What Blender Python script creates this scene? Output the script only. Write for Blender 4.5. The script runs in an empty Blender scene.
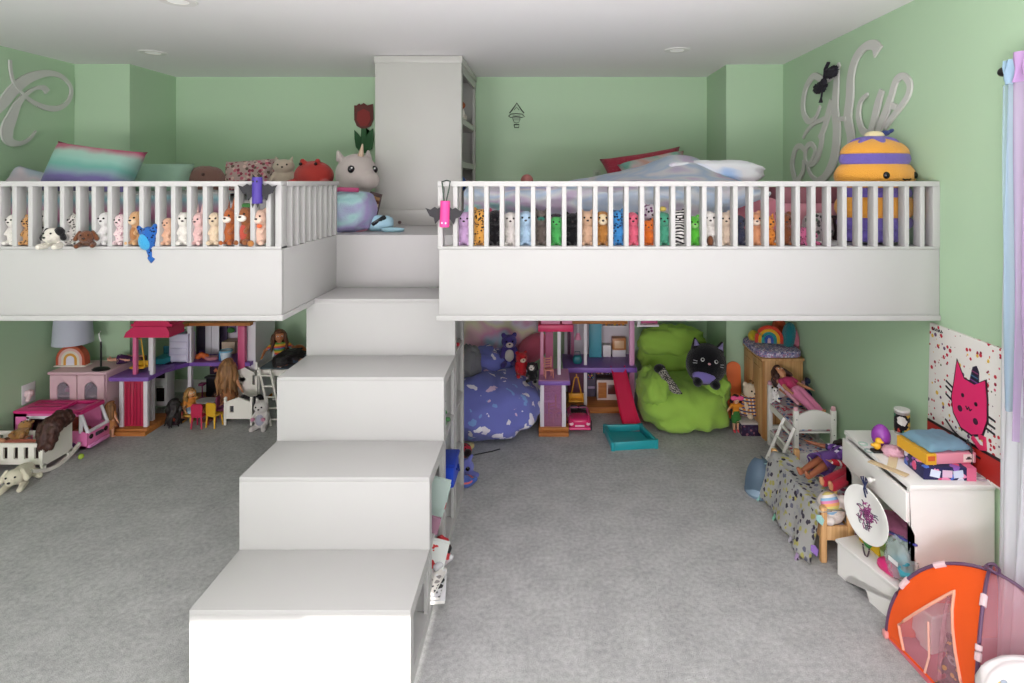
import bpy, bmesh, math, random
from mathutils import Vector, Matrix, Euler, noise
V = Vector
SC = bpy.context.scene
C = SC.collection
PI = math.pi
H, FPX, VX, VY = 1.884, 580.0, 546.0, 181.0      # eye height, focal length and vanishing point of the photograph
def P(px, py, Y): return V(((px-VX)*Y/FPX, Y, H-(py-VY)*Y/FPX))
def XX(px, Y): return (px-VX)*Y/FPX
def ZZ(py, Y): return H-(py-VY)*Y/FPX
def R(d): return math.radians(d)

# ------------------------------------------------------------------ materials
def lin(h):
    h = h.lstrip('#'); o = []
    for i in (0, 2, 4):
        c = int(h[i:i+2], 16)/255
        o.append(c/12.92 if c <= .04045 else ((c+.055)/1.055)**2.4)
    return (*o, 1)
MC = {}
class NT:
    def __init__(s, name):
        s.m = bpy.data.materials.new(name); s.m.use_nodes = True
        s.t = s.m.node_tree; s.b = s.t.nodes['Principled BSDF']; s.out = s.t.nodes['Material Output']
    def n(s, kind, **kw):
        x = s.t.nodes.new(kind)
        for k, v in kw.items():
            if k in x.inputs: x.inputs[k].default_value = v
            else: setattr(x, k, v)
        return x
    def l(s, a, b): s.t.links.new(a, b)
    def co(s, scale=(1, 1, 1), rot=(0, 0, 0)):
        tc = s.n('ShaderNodeTexCoord'); mp = s.n('ShaderNodeMapping')
        mp.inputs['Scale'].default_value = scale; mp.inputs['Rotation'].default_value = rot
        s.l(tc.outputs['Object'], mp.inputs['Vector']); return mp.outputs[0]
    def ramp(s, fac, stops, const=False):
        r = s.n('ShaderNodeValToRGB'); e = r.color_ramp.elements
        if const: r.color_ramp.interpolation = 'CONSTANT'
        while len(e) < len(stops): e.new(.5)
        for i, (p, c) in enumerate(stops):
            e[i].position = p; e[i].color = lin(c) if isinstance(c, str) else c
        s.l(fac, r.inputs[0]); return r.outputs[0]
    def mix(s, fac, a, b):
        x = s.n('ShaderNodeMix', data_type='RGBA')
        for sock, v in ((x.inputs[0], fac), (x.inputs[6], a), (x.inputs[7], b)):
            if isinstance(v, str): sock.default_value = lin(v)
            elif isinstance(v, (int, float)): sock.default_value = v
            else: s.l(v, sock)
        return x.outputs[2]
    def math(s, op, a, b=0.0):
        x = s.n('ShaderNodeMath', operation=op)
        for i, v in enumerate((a, b)):
            if isinstance(v, (int, float)): x.inputs[i].default_value = v
            else: s.l(v, x.inputs[i])
        return x.outputs[0]
    def col(s, c):
        if isinstance(c, str): s.b.inputs['Base Color'].default_value = lin(c)
        else: s.l(c, s.b.inputs['Base Color'])
    def fin(s, rough=.6, sheen=0, metal=0, spec=.5, bump=0, bscale=150, coat=0):
        s.b.inputs['Roughness'].default_value = rough
        s.b.inputs['Metallic'].default_value = metal
        s.b.inputs['Specular IOR Level'].default_value = spec
        s.b.inputs['Sheen Weight'].default_value = sheen
        s.b.inputs['Coat Weight'].default_value = coat
        if bump:
            nz = s.n('ShaderNodeTexNoise', Scale=bscale, Detail=3.0)
            s.l(s.co(), nz.inputs['Vector'])
            bp = s.n('ShaderNodeBump', Strength=bump, Distance=.01)
            s.l(nz.outputs[0], bp.inputs['Height']); s.l(bp.outputs[0], s.b.inputs['Normal'])
        return s.m
def mk(key, build):
    if key not in MC: MC[key] = build(NT(key))
    return MC[key]
def plain(h, rough=.5, **kw):
    def f(t): t.col(h); return t.fin(rough, **kw)
    return mk(f'plain_{h}_{rough}_{sorted(kw.items())}', f)
def plastic(h, rough=.35): return plain(h, rough)
def fuzz(h): return plain(h, .95, sheen=.25, spec=.1, bump=.7, bscale=190)
def cloth(h): return plain(h, .9, sheen=.1, spec=.15, bump=.25, bscale=400)
def skin(h): return plain(h, .45)
def hair(h):
    def f(t):
        w = t.n('ShaderNodeTexNoise', Scale=60.0, Detail=4.0); t.l(t.co((1, 1, .12)), w.inputs['Vector'])
        c = lin(h); d = tuple(x*.45 for x in c[:3])+(1,)
        t.col(t.ramp(w.outputs[0], [(.35, d), (.62, c)]))
        bp = t.n('ShaderNodeBump', Strength=.9, Distance=.01); t.l(w.outputs[0], bp.inputs['Height']); t.l(bp.outputs[0], t.b.inputs['Normal'])
        return t.fin(.55)
    return mk('hair_'+h, f)
def spots(base, spot, scale=60, thr=.35, rand=1.0):
    def f(t):
        v = t.n('ShaderNodeTexVoronoi', Scale=float(scale), Randomness=rand); t.l(t.co(), v.inputs['Vector'])
        t.col(t.ramp(v.outputs['Distance'], [(0, spot), (thr, spot), (thr+.03, base)])); return t.fin(.95, sheen=.2, spec=.1, bump=.5, bscale=190)
    return mk(f'spots_{base}_{spot}_{scale}_{thr}', f)
def floral(base, cols, scale=40, thr=.42):
    def f(t):
        v = t.n('ShaderNodeTexVoronoi', Scale=float(scale)); t.l(t.co(), v.inputs['Vector'])
        sp = t.n('ShaderNodeSeparateColor'); t.l(v.outputs['Color'], sp.inputs[0])
        n = len(cols)
        c = t.ramp(sp.outputs[0], [(i/n, k) for i, k in enumerate(cols)], True)
        nz = t.n('ShaderNodeTexNoise', Scale=scale*2.5, Detail=2.0); t.l(t.co(), nz.inputs['Vector'])
        d = t.math('ADD', v.outputs['Distance'], t.math('MULTIPLY', t.math('SUBTRACT', nz.outputs[0], .5), .5))
        t.col(t.mix(t.math('LESS_THAN', d, thr), base, c)); return t.fin(.9, sheen=.1, spec=.15, bump=.2, bscale=300)
    return mk(f'floral_{base}_{cols}_{scale}_{thr}', f)
def tiedye(cols, scale=3.0, dist=1.5, stretch=(1, 1, 1), bump=.25):
    def f(t):
        nz = t.n('ShaderNodeTexNoise', Scale=float(scale), Detail=2.5, Distortion=float(dist)); t.l(t.co(stretch), nz.inputs['Vector'])
        n = len(cols)
        t.col(t.ramp(nz.outputs[0], [(.27+.46*i/(n-1), k) for i, k in enumerate(cols)])); return t.fin(.92, sheen=.15, spec=.1, bump=bump, bscale=160)
    return mk(f'dye_{cols}_{scale}_{dist}_{stretch}', f)
def banddye(cols, lo, hi, wob=.08, skew=0.0):
    def f(t):
        co = t.co(); s = t.n('ShaderNodeSeparateXYZ'); t.l(co, s.inputs[0]); nz = t.n('ShaderNodeTexNoise', Scale=5.0, Detail=3.0); t.l(co, nz.inputs['Vector'])
        a = t.math('ADD', t.math('ADD', s.outputs[2], t.math('MULTIPLY', s.outputs[0], float(skew))), t.math('MULTIPLY', t.math('SUBTRACT', nz.outputs[0], .5), wob*4))
        a = t.math('DIVIDE', t.math('SUBTRACT', a, float(lo)), float(hi-lo)); n = len(cols)
        t.col(t.ramp(a, [(.05+.9*i/(n-1), k) for i, k in enumerate(cols)])); return t.fin(.92, sheen=.15, spec=.1, bump=.2, bscale=160)
    return mk(f'band_{cols}_{lo}_{hi}', f)
def stripes(cols, axis=2, freq=10.0, warp=0.0, rough=.85):
    def f(t):
        s = t.n('ShaderNodeSeparateXYZ'); t.l(t.co(), s.inputs[0])
        a = t.math('MULTIPLY', s.outputs[axis], float(freq))
        if warp:
            nz = t.n('ShaderNodeTexNoise', Scale=12.0); t.l(t.co(), nz.inputs['Vector'])
            a = t.math('ADD', a, t.math('MULTIPLY', nz.outputs[0], float(warp)))
        fr = t.math('FRACT', t.math('ADD', a, 100.0)); n = len(cols)
        t.col(t.ramp(fr, [(i/n, k) for i, k in enumerate(cols)], True)); return t.fin(rough, spec=.2, bump=.15, bscale=300)
    return mk(f'str_{cols}_{axis}_{freq}_{warp}', f)
def plaid(a, b, c, freq=30.0):
    def f(t):
        s = t.n('ShaderNodeSeparateXYZ'); t.l(t.co(), s.inputs[0])
        fx = t.math('LESS_THAN', t.math('FRACT', t.math('ADD', t.math('MULTIPLY', s.outputs[0], freq), 50.0)), .4)
        fz = t.math('LESS_THAN', t.math('FRACT', t.math('ADD', t.math('MULTIPLY', s.outputs[2], freq), 50.0)), .4)
        t.col(t.mix(fx, t.mix(fz, a, b), t.mix(fz, c, '333355'))); return t.fin(.9, spec=.1)
    return mk(f'plaid_{a}{b}{c}', f)
def wood(h, h2, axis=(1, 1, .08), scale=45.0, rough=.5):
    def f(t):
        nz = t.n('ShaderNodeTexNoise', Scale=scale, Detail=4.0, Distortion=.6); t.l(t.co(axis), nz.inputs['Vector'])
        t.col(t.ramp(nz.outputs[0], [(.35, h), (.65, h2)])); return t.fin(rough, spec=.3)
    return mk(f'wood_{h}_{h2}_{axis}', f)
def clear(h, alpha=.4, rough=.3):
    def f(t):
        t.col(h); t.b.inputs['Alpha'].default_value = alpha; return t.fin(rough)
    return mk(f'clear_{h}_{alpha}', f)
def glow(h, e):
    def f(t):
        t.col(h); t.b.inputs['Emission Color'].default_value = lin(h); t.b.inputs['Emission Strength'].default_value = e; return t.fin(.6)
    return mk(f'glow_{h}_{e}', f)

# ------------------------------------------------------------------ mesh builder
class B:
    def __init__(s): s.bm = bmesh.new()
    def box(s, c, d, rot=None, bev=0, seg=2):
        r = bmesh.ops.create_cube(s.bm, size=1)['verts']
        m = Matrix.Translation(V(c)) @ (Euler(rot).to_matrix().to_4x4() if rot else Matrix()) @ Matrix.Diagonal((*d, 1))
        bmesh.ops.transform(s.bm, matrix=m, verts=r)
        if bev:
            es = list({e for v in r for e in v.link_edges})
            bmesh.ops.bevel(s.bm, geom=es, offset=min(bev, min(d)*.45), segments=seg, profile=.5, affect='EDGES')
        return s
    def rng(s, x0, x1, y0, y1, z0, z1, bev=0, seg=2):
        return s.box(((x0+x1)/2, (y0+y1)/2, (z0+z1)/2), (abs(x1-x0), abs(y1-y0), abs(z1-z0)), None, bev, seg)
    def ell(s, c, r, rot=None, seg=16, rings=10):
        if isinstance(r, (int, float)): r = (r, r, r)
        v = bmesh.ops.create_uvsphere(s.bm, u_segments=seg, v_segments=rings, radius=1)['verts']
        m = Matrix.Translation(V(c)) @ (Euler(rot).to_matrix().to_4x4() if rot else Matrix()) @ Matrix.Diagonal((*r, 1))
        bmesh.ops.transform(s.bm, matrix=m, verts=v); return s
    def cyl(s, a, b, ra, rb=None, seg=14, caps=True):
        a, b = V(a), V(b); rb = ra if rb is None else rb; d = b-a
        m = Matrix.Translation((a+b)/2) @ d.to_track_quat('Z', 'Y').to_matrix().to_4x4()
        bmesh.ops.create_cone(s.bm, cap_ends=caps, segments=seg, radius1=max(ra, 1e-5), radius2=max(rb, 1e-5), depth=d.length, matrix=m); return s
    def cap(s, a, b, ra, rb=None, seg=12):
        rb = ra if rb is None else rb
        s.cyl(a, b, ra, rb, seg); s.ell(a, ra, seg=seg, rings=8); s.ell(b, rb, seg=seg, rings=8); return s
    def chain(s, pts, rs):
        for i in range(len(pts)-1): s.cap(pts[i], pts[i+1], rs[i], rs[i+1])
        return s
    def tube(s, pts, r, seg=8, closed=False, flat=None, up=None):
        pts = [V(p) for p in pts]; n = len(pts); rs = r if isinstance(r, (list, tuple)) else [r]*n; rings = []
        for i, p in enumerate(pts):
            if closed: d = pts[(i+1) % n]-pts[i-1]
            else: d = pts[min(i+1, n-1)]-pts[max(i-1, 0)]
            if d.length < 1e-9: d = V((0, 0, 1))
            d.normalize()
            u = V(up) if up else (V((0, 0, 1)) if abs(d.z) < .9 else V((1, 0, 0)))
            a = d.cross(u)
            if a.length < 1e-6: a = d.orthogonal()
            a.normalize(); b = a.cross(d)
            k = flat if flat else 1
            rings.append([s.bm.verts.new(p+a*math.cos(2*PI*j/seg)*rs[i]+b*math.sin(2*PI*j/seg)*rs[i]*k) for j in range(seg)])
        for i in range(n if closed else n-1):
            q, w = rings[i], rings[(i+1) % n]
            for j in range(seg): s.bm.faces.new((q[j], q[(j+1) % seg], w[(j+1) % seg], w[j]))
        if not closed:
            s.bm.faces.new(rings[0][::-1]); s.bm.faces.new(rings[-1])
        return s
    def lathe(s, prof, c=(0, 0, 0), seg=28, sx=1, sy=1):
        rings = []
        for (r, z) in prof:
            if r < 1e-6: rings.append([s.bm.verts.new((c[0], c[1], c[2]+z))])
            else: rings.append([s.bm.verts.new((c[0]+r*sx*math.cos(2*PI*j/seg), c[1]+r*sy*math.sin(2*PI*j/seg), c[2]+z)) for j in range(seg)])
        for q, w in zip(rings, rings[1:]):
            for j in range(seg):
                k = (j+1) % seg
                if len(q) == 1 and len(w) == 1: continue
                if len(q) == 1: s.bm.faces.new((q[0], w[k], w[j]))
                elif len(w) == 1: s.bm.faces.new((q[j], q[k], w[0]))
                else: s.bm.faces.new((q[j], q[k], w[k], w[j]))
        if prof[0] == prof[-1]: return s
        if len(rings[0]) > 1: s.bm.faces.new(rings[0][::-1])
        if len(rings[-1]) > 1: s.bm.faces.new(rings[-1])
        return s
    def prism(s, pts, o, u, v, t):
        """outline pts (a, b) on plane o + a*u + b*v, extruded by t along u x v"""
        o, u, v = V(o), V(u), V(v); n = u.cross(v).normalized()*t
        a = [s.bm.verts.new(o+u*p[0]+v*p[1]) for p in pts]; b = [s.bm.verts.new(o+u*p[0]+v*p[1]+n) for p in pts]
        k = len(pts)
        for i in range(k): s.bm.faces.new((a[i], a[(i+1) % k], b[(i+1) % k], b[i]))
        f1 = s.bm.faces.new(a[::-1]); f2 = s.bm.faces.new(b)
        bmesh.ops.triangulate(s.bm, faces=[f1, f2]); return s
    def sheet(s, nx, ny, f, t=0.0, wrap=False):
        """surface f(u, v) with u, v in 0..1; t > 0 gives it thickness"""
        g = [[s.bm.verts.new(f(i/nx, j/ny)) for j in range(ny+1)] for i in range(nx+1)]
        fs = [s.bm.faces.new((g[i][j], g[i+1][j], g[i+1][j+1], g[i][j+1])) for i in range(nx) for j in range(ny)]
        if t: bmesh.ops.solidify(s.bm, geom=fs, thickness=t)
        return s
def obj(name, b, m, parent=None, smooth=38, vox=None, world=False, sub=0, disp=None):
    bmesh.ops.recalc_face_normals(b.bm, faces=b.bm.faces)
    me = bpy.data.meshes.new(name); b.bm.to_mesh(me); b.bm.free()
    me.materials.append(m)
    if smooth:
        me.polygons.foreach_set('use_smooth', [True]*len(me.polygons))
        if smooth < 180: me.set_sharp_from_angle(angle=R(smooth))
    o = bpy.data.objects.new(name, me); C.objects.link(o)
    if parent:
        o.parent = parent
        if world:
            o.matrix_parent_inverse = chain_mat(parent).inverted()
    if vox:
        r = o.modifiers.new('skin', 'REMESH'); r.mode = 'VOXEL'; r.voxel_size = vox; r.use_smooth_shade = True
        s_ = o.modifiers.new('soft', 'SMOOTH'); s_.factor = .5; s_.iterations = 3
    if disp:
        tx = bpy.data.textures.new(name, 'CLOUDS'); tx.noise_scale = disp[1]
        d = o.modifiers.new('rumple', 'DISPLACE'); d.texture = tx; d.strength = disp[0]; d.mid_level = .5
    if sub:
        x = o.modifiers.new('sub', 'SUBSURF'); x.levels = sub; x.render_levels = sub
    return o
def mbasis(o): return Matrix.LocRotScale(o.location, o.rotation_euler.to_quaternion(), o.scale)
def chain_mat(o):
    m = mbasis(o)
    if o.parent: m = chain_mat(o.parent) @ o.matrix_parent_inverse @ m
    return m
def tag(o, label, cat, group=None, kind=None):
    if label: o['label'] = label
    if cat: o['category'] = cat
    if group: o['group'] = group
    if kind: o['kind'] = kind
    return o
def thing(name, label, cat, loc=(0, 0, 0), rz=0, group=None, rot=None):
    o = bpy.data.objects.new(name, None); C.objects.link(o); o.empty_display_size = .05
    o.location = loc; o.rotation_euler = rot if rot else (0, 0, rz)
    return tag(o, label, cat, group)
def struct(name, b, m, parent=None, **kw):
    o = obj(name, b, m, parent, **kw); o['kind'] = 'structure'; return o
def dup(root, loc, label, rz=None, group=None):
    r = root.copy(); C.objects.link(r); r.location = loc; r['label'] = label
    if rz is not None: r.rotation_euler = (0, 0, rz)
    if group: r['group'] = group
    for ch in list(root.children):
        c = ch.copy(); C.objects.link(c); c.parent = r
        for g in ch.children:
            d = g.copy(); C.objects.link(d); d.parent = c
    return r
def single(name, b, m, label, cat, loc=(0, 0, 0), rz=0, group=None, rot=None, **kw):
    o = obj(name, b, m, **kw); o.location = loc; o.rotation_euler = rot if rot else (0, 0, rz)
    return tag(o, label, cat, group)
WHITE = plain('e9e8e3', .38)
EYE = plain('0a0a0c', .12)

# ------------------------------------------------------------------ soft toys
def plush(label, loc, h, m, ears='round', rz=0, name='plush_toy', muz=None, belly=None, patch=(), group=None, tail=None, nose='2a1c1c', rot=None, limbs=None, earm=None, eyes=True, slim=1.0, tilt=0, tight=False):
    t = thing(name, label, 'soft toy', loc, rz, group, rot)
    b = B(); w = slim
    b.ell((0, 0, .30*h), (.24*h*w, .2*h, .3*h)); b.ell((tilt*h, -.04*h, .70*h), (.23*h*w, .2*h, .205*h))
    for s in (-1, 1):
        if tight:
            b.cap((s*.1*h*w, -.08*h, .09*h), (s*.13*h*w, -.24*h, .085*h), .07*h, .065*h); b.cap((s*.15*h*w, -.03*h, .48*h), (s*.12*h*w, -.2*h, .34*h), .06*h, .05*h); continue
        b.cap((s*.12*h*w, -.08*h, .09*h), (s*.19*h*w, -.3*h, .085*h), .085*h, .08*h)
        b.cap((s*.17*h*w, -.03*h, .48*h), (s*.23*h*w, -.19*h, .3*h), .07*h, .06*h)
    eb = B()
    for s in (-1, 1):
        e = B() if earm else b
        if ears == 'round': e.ell((s*.165*h*w+tilt*h, .0, .885*h), (.075*h, .05*h, .075*h))
        elif ears == 'long': e.cap((s*.08*h*w+tilt*h, .0, .86*h), (s*.12*h*w+tilt*h, .03*h, 1.14*h), .05*h, .04*h)
        elif ears == 'flop': e.cap((s*.19*h*w+tilt*h, .0, .82*h), (s*.25*h*w+tilt*h, -.03*h, .58*h), .05*h, .06*h)
        elif ears == 'cat': e.cyl((s*.13*h*w+tilt*h, 0, .8*h), (s*.17*h*w+tilt*h, .0, 1.0*h), .08*h, .012*h)
        if earm and ears != 'none': obj('ear', e, earm, t, vox=.02*h)
        elif earm: e.bm.free()
    eb.bm.free()
    if tail: b.chain([(0, .17*h, .1*h), (.1*h, .3*h, .12*h), (.14*h, .3*h, .3*h)], [.05*h, .045*h, .03*h])
    obj('body', b, m, t, vox=.024*h, smooth=180)
    if muz: obj('muzzle', B().ell((tilt*h, -.2*h, .645*h), (.11*h, .075*h, .085*h)), muz, t, smooth=180)
    if belly: obj('belly', B().ell((0, -.1*h, .31*h), (.16*h*w, .125*h, .2*h)), belly, t, smooth=180)
    if eyes:
        for s in (-1, 1): obj('eye', B().ell((s*.09*h*w+tilt*h, -.222*h, .745*h), .026*h, seg=10, rings=8), EYE, t, smooth=180)
        yn = -.275 if muz else -.24
        obj('nose', B().ell((tilt*h, yn*h, .675*h), (.035*h, .02*h, .025*h), seg=10, rings=8), plain(nose, .4), t, smooth=180)
    for (c, r, pm) in patch: obj('patch', B().ell([x*h for x in c], [x*h for x in r]), pm, t, smooth=180)
    return t
def lying(label, loc, h, m, rz=0, name='plush_dog', patch=(), ears='flop', earm=None, group=None, muz=None):
    """a soft animal lying on its belly, head towards -Y"""
    t = thing(name, label, 'soft toy', loc, rz, group); b = B()
    b.ell((0, .25*h, .42*h), (.42*h, .75*h, .42*h)); b.ell((0, -.55*h, .62*h), (.38*h, .36*h, .36*h)); b.ell((0, -.86*h, .52*h), (.2*h, .18*h, .17*h))
    for s in (-1, 1):
        b.cap((s*.3*h, -.3*h, .2*h), (s*.36*h, -.9*h, .13*h), .16*h, .13*h); b.cap((s*.36*h, .7*h, .18*h), (s*.6*h, .4*h, .14*h), .2*h, .14*h)
        e = B(); e.cap((s*.3*h, -.5*h, .88*h), (s*.48*h, -.55*h, .5*h), .1*h, .13*h); obj('ear', e, earm or m, t, vox=.04*h)
    b.chain([(0, .9*h, .4*h), (.1*h, 1.25*h, .35*h)], [.1*h, .05*h])
    obj('body', b, m, t, vox=.04*h, smooth=180)
    for s in (-1, 1): obj('eye', B().ell((s*.17*h, -.88*h, .74*h), .045*h, seg=10, rings=8), EYE, t)
    obj('nose', B().ell((0, -1.04*h, .56*h), (.07*h, .04*h, .05*h), seg=10, rings=8), EYE, t)
    for (c, r, pm) in patch: obj('patch', B().ell([x*h for x in c], [x*h for x in r]), pm, t, smooth=180)
    return t

# ------------------------------------------------------------------ dolls
def doll(label, loc, h, sk, hr, top, low, rz=0, pose='stand', rot=None, hlen=.3, group=None, skirt=False, arms=20, shoes=None, sleeves=False, curly=False, wide=1.0, trousers=True, spread=0.0):
    t = thing('doll', label, 'doll', loc, rz, group, rot); sk = skin(sk); hm = hair(hr)
    sit = pose == 'sit'; dz = -.44*h if sit else 0
    def q(x, y, z): return (x*h, y*h, z*h+dz)
    b = B(); hc = (0, -.005, .875)
    b.ell(q(*hc), (.088*h, .088*h, .105*h)); b.ell(q(0, -.035, .835), (.06*h, .055*h, .05*h)); b.ell(q(0, -.094, .868), (.013*h, .016*h, .014*h), seg=8, rings=6)
    for s in (-1, 1): b.ell(q(s*.088, .0, .87), (.012*h, .02*h, .026*h), seg=8, rings=6)
    b.cap(q(0, 0, .8), q(0, 0, .74), .033*h, .04*h)
    tors = [(0, 0, .7), (0, 0, .6), (0, 0, .5)]
    b.ell(q(0, 0, .69), (.105*h, .062*h, .075*h)); b.ell(q(0, 0, .6), (.08*h, .055*h, .08*h)); b.ell(q(0, .0, .5), (.095*h, .068*h, .075*h))
    J = {}
    for s in (-1, 1):
        a = R(arms); sh = V((s*.105, 0, .72)); el = sh+V((s*math.sin(a)*.15, -.01, -math.cos(a)*.15)); wr = el+V((s*math.sin(a*.8)*.13, -.04, -math.cos(a)*.13))
        if sit: wr = el+V((s*math.sin(a)*.05, -.11, -.06))
        dr = (wr-el).normalized(); hd = wr+dr*.035
        b.chain([q(*sh), q(*el), q(*wr)], [.034*h, .028*h, .02*h]); b.ell(q(*hd), (.017*h, .017*h, .024*h))
        for k in range(4):
            o = V(((k-1.5)*.0095, 0, 0)); ln = (.036, .044, .041, .03)[k]
            b.cap(q(*(hd+o+dr*.012)), q(*(hd+o*1.2+dr*(.012+ln))), .0065*h, .005*h, seg=6)
        b.cap(q(*(hd-dr*.012+V((-s*.012, -.008, 0)))), q(*(hd+dr*.016+V((-s*.028, -.014, 0)))), .007*h, .0055*h, seg=6)
        hip = V((s*.052, 0, .48)); w = .055+spread
        if sit: kn = V((s*(w+.02), -.2, .48)); an = V((s*(w+.03), -.38, .46)); ft = an+V((0, -.03, .05))
        else: kn = V((s*w, -.01, .26)); an = V((s*(w+spread*.5), .0, .045)); ft = an+V((0, -.06, -.022))
        b.chain([q(*hip), q(*kn), q(*an)], [.06*h, .044*h, .03*h]); b.cap(q(*an), q(*ft), .03*h, .024*h)
        J[s] = (sh, el, wr, hip, kn, an, ft)
    obj('body', b, sk, t, vox=.0105*h, smooth=180)
    if top:
        c = B(); c.ell(q(0, 0, .69), (.113*h, .072*h, .08*h)); c.ell(q(0, 0, .6), (.09*h, .066*h, .095*h)); c.ell(q(0, 0, .535), (.098*h, .074*h, .05*h))
        for s in (-1, 1):
            sh, el, wr = J[s][:3]
            c.cap(q(*sh), q(*(sh.lerp(el, .5))), .044*h, .042*h)
            if sleeves: c.chain([q(*sh), q(*el), q(*wr)], [.042*h, .04*h, .034*h])
        obj('top', c, top, t, vox=.012*h, smooth=180)
    if low:
        c = B()
        if skirt:
            n = 7
            if sit: c.ell(q(0, -.1, .49), (.15*h, .2*h, .075*h)); c.ell(q(0, 0, .52), (.1*h, .085*h, .08*h))
            else: c.lathe([(.075*h, .57*h), (.1*h, .5*h), (.13*h, .38*h), (.16*h*wide, .27*h), (.15*h*wide, .27*h), (.09*h, .48*h)])
        else:
            c.ell(q(0, 0, .5), (.104*h, .078*h, .075*h))
            for s in (-1, 1): c.chain([q(*J[s][3]), q(*J[s][4]), q(*(J[s][4].lerp(J[s][5], .85 if trousers else .1)))], [.068*h, .054*h, .05*h])
        obj('skirt' if skirt else 'trousers', c, low, t, vox=.012*h, smooth=180)
    if shoes:
        for s in (-1, 1): obj('shoe', B().cap(q(*J[s][5]), q(*J[s][6]), .036*h, .031*h), shoes, t, smooth=180)
    if hm:
        c = B(); rnd = random.Random(len(label)*7+int(h*1000))
        c.ell(q(0, .022, .9), (.1*h, .095*h, .1*h)); c.ell(q(0, -.02, .955), (.075*h, .07*h, .04*h))
        n = 13
        for k in range(n):
            an = R(-118+236*k/(n-1)); dx, dy = math.sin(an), math.cos(an); L = hlen*rnd.uniform(.85, 1.1)
            pts = [q(dx*.06, .01+dy*.06, .95), q(dx*.1, .01+dy*.095, .89)]
            for i in range(1, 5):
                jx = rnd.uniform(-.014, .014)*(2.2 if curly else 1)
                pts.append(q(dx*(.1+.012*i)+jx, .015+dy*(.095+.008*i)+jx, .89-L*i/4))
            c.tube(pts, [.03*h, .032*h, .034*h, .034*h, .03*h, .012*h], seg=7)
        obj('hair', c, hm, t, vox=.011*h, smooth=180)
    for s in (-1, 1):
        e = obj('eye', B().ell(q(s*.034, -.086, .885), (.016*h, .007*h, .011*h), seg=10, rings=6), plain('f4f2ee', .3), t)
        obj('iris', B().ell(q(s*.034, -.092, .885), (.009*h, .004*h, .009*h), seg=8, rings=6), plain('2b1a10', .2), e)
    obj('mouth', B().ell(q(0, -.086, .838), (.018*h, .007*h, .006*h), seg=8, rings=6), plain('b8433f', .4), t)
    return t
# ------------------------------------------------------------------ the room
XL, XR, YB, YF, ZC = -3.75, 1.894, 5.19, -4.0, 2.814       # left wall, right wall, back wall, wall behind the viewer, ceiling
LX0, LX1, LYF, LZ, LU = -1.271, -.495, 2.788, 1.557, 1.216 # stairwell edges, loft front, loft floor and underside
RISE, SX0, SX1 = .31, -1.309, -.497
SY = [2.128+.347*i for i in range(5)]
def carpet():
    def f(t):
        a = t.n('ShaderNodeTexNoise', Scale=260.0, Detail=3.0); b = t.n('ShaderNodeTexNoise', Scale=6.0, Detail=4.0); c2 = t.n('ShaderNodeTexNoise', Scale=45.0, Detail=4.0)
        for x in (a, b, c2): t.l(t.co(), x.inputs['Vector'])
        v = t.math('ADD', t.math('MULTIPLY', a.outputs[0], .5), t.math('ADD', t.math('MULTIPLY', b.outputs[0], .2), t.math('MULTIPLY', c2.outputs[0], .3)))
        t.col(t.ramp(v, [(.34, '8d8d8d'), (.5, 'b0b0b0'), (.66, 'cdcdcd')]))
        bp = t.n('ShaderNodeBump', Strength=.8, Distance=.012); t.l(v, bp.inputs['Height']); t.l(bp.outputs[0], t.b.inputs['Normal']); return t.fin(1, spec=.05)
    return mk('carpet', f)
def paint(h):
    return plain(h, .75, spec=.25, bump=.03, bscale=260)
GREEN = paint('adc8a9'); CEIL = paint('eeeced'); TRIM = plain('eceae6', .35)
LOFTW = plain('b4b3b2', .5, spec=.3)
struct('floor', B().rng(XL-.1, XR+.1, YF-.1, YB+.1, -.1, 0), carpet())
struct('ceiling', B().rng(XL-.1, XR+.1, YF-.1, YB+.1, ZC, ZC+.1), CEIL)
struct('wall_back', B().rng(XL-.1, XR+.1, YB, YB+.1, 0, ZC), GREEN)
struct('wall_left', B().rng(XL-.1, XL, YF, YB, 0, ZC), GREEN)
struct('wall_chase_left', B().rng(XL, -3.31, 4.612, YB, 0, ZC), GREEN)
struct('wall_chase_right', B().rng(1.44, XR, 4.632, YB, 0, ZC), GREEN)
WY0, WY1, WZ0, WZ1 = .2, 2.08, .7, 2.28
b = B(); b.rng(XR, XR+.1, WY1, YB, 0, ZC); b.rng(XR, XR+.1, YF, WY0, 0, ZC); b.rng(XR, XR+.1, WY0, WY1, 0, WZ0); b.rng(XR, XR+.1, WY0, WY1, WZ1, ZC)
struct('wall_right', b, GREEN)
DX0, DX1, DZ = -1.325, -.485, 2.475
RX0, RX1, RZ0, RZ1 = .0, 1.6, .08, 1.25
QX0, QX1 = -3.4, -1.7
b = B(); b.rng(XL, QX0, YF-.1, YF, 0, ZC); b.rng(QX1, DX0, YF-.1, YF, 0, ZC); b.rng(QX0, QX1, YF-.1, YF, 0, RZ0); b.rng(QX0, QX1, YF-.1, YF, RZ1, ZC); b.rng(DX0, DX1, YF-.1, YF, DZ, ZC); b.rng(DX1, RX0, YF-.1, YF, 0, ZC)
b.rng(RX0, RX1, YF-.1, YF, 0, RZ0); b.rng(RX0, RX1, YF-.1, YF, RZ1, ZC); b.rng(RX1, XR, YF-.1, YF, 0, ZC)
struct('wall_front', b, paint('e6e2e0'))
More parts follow.
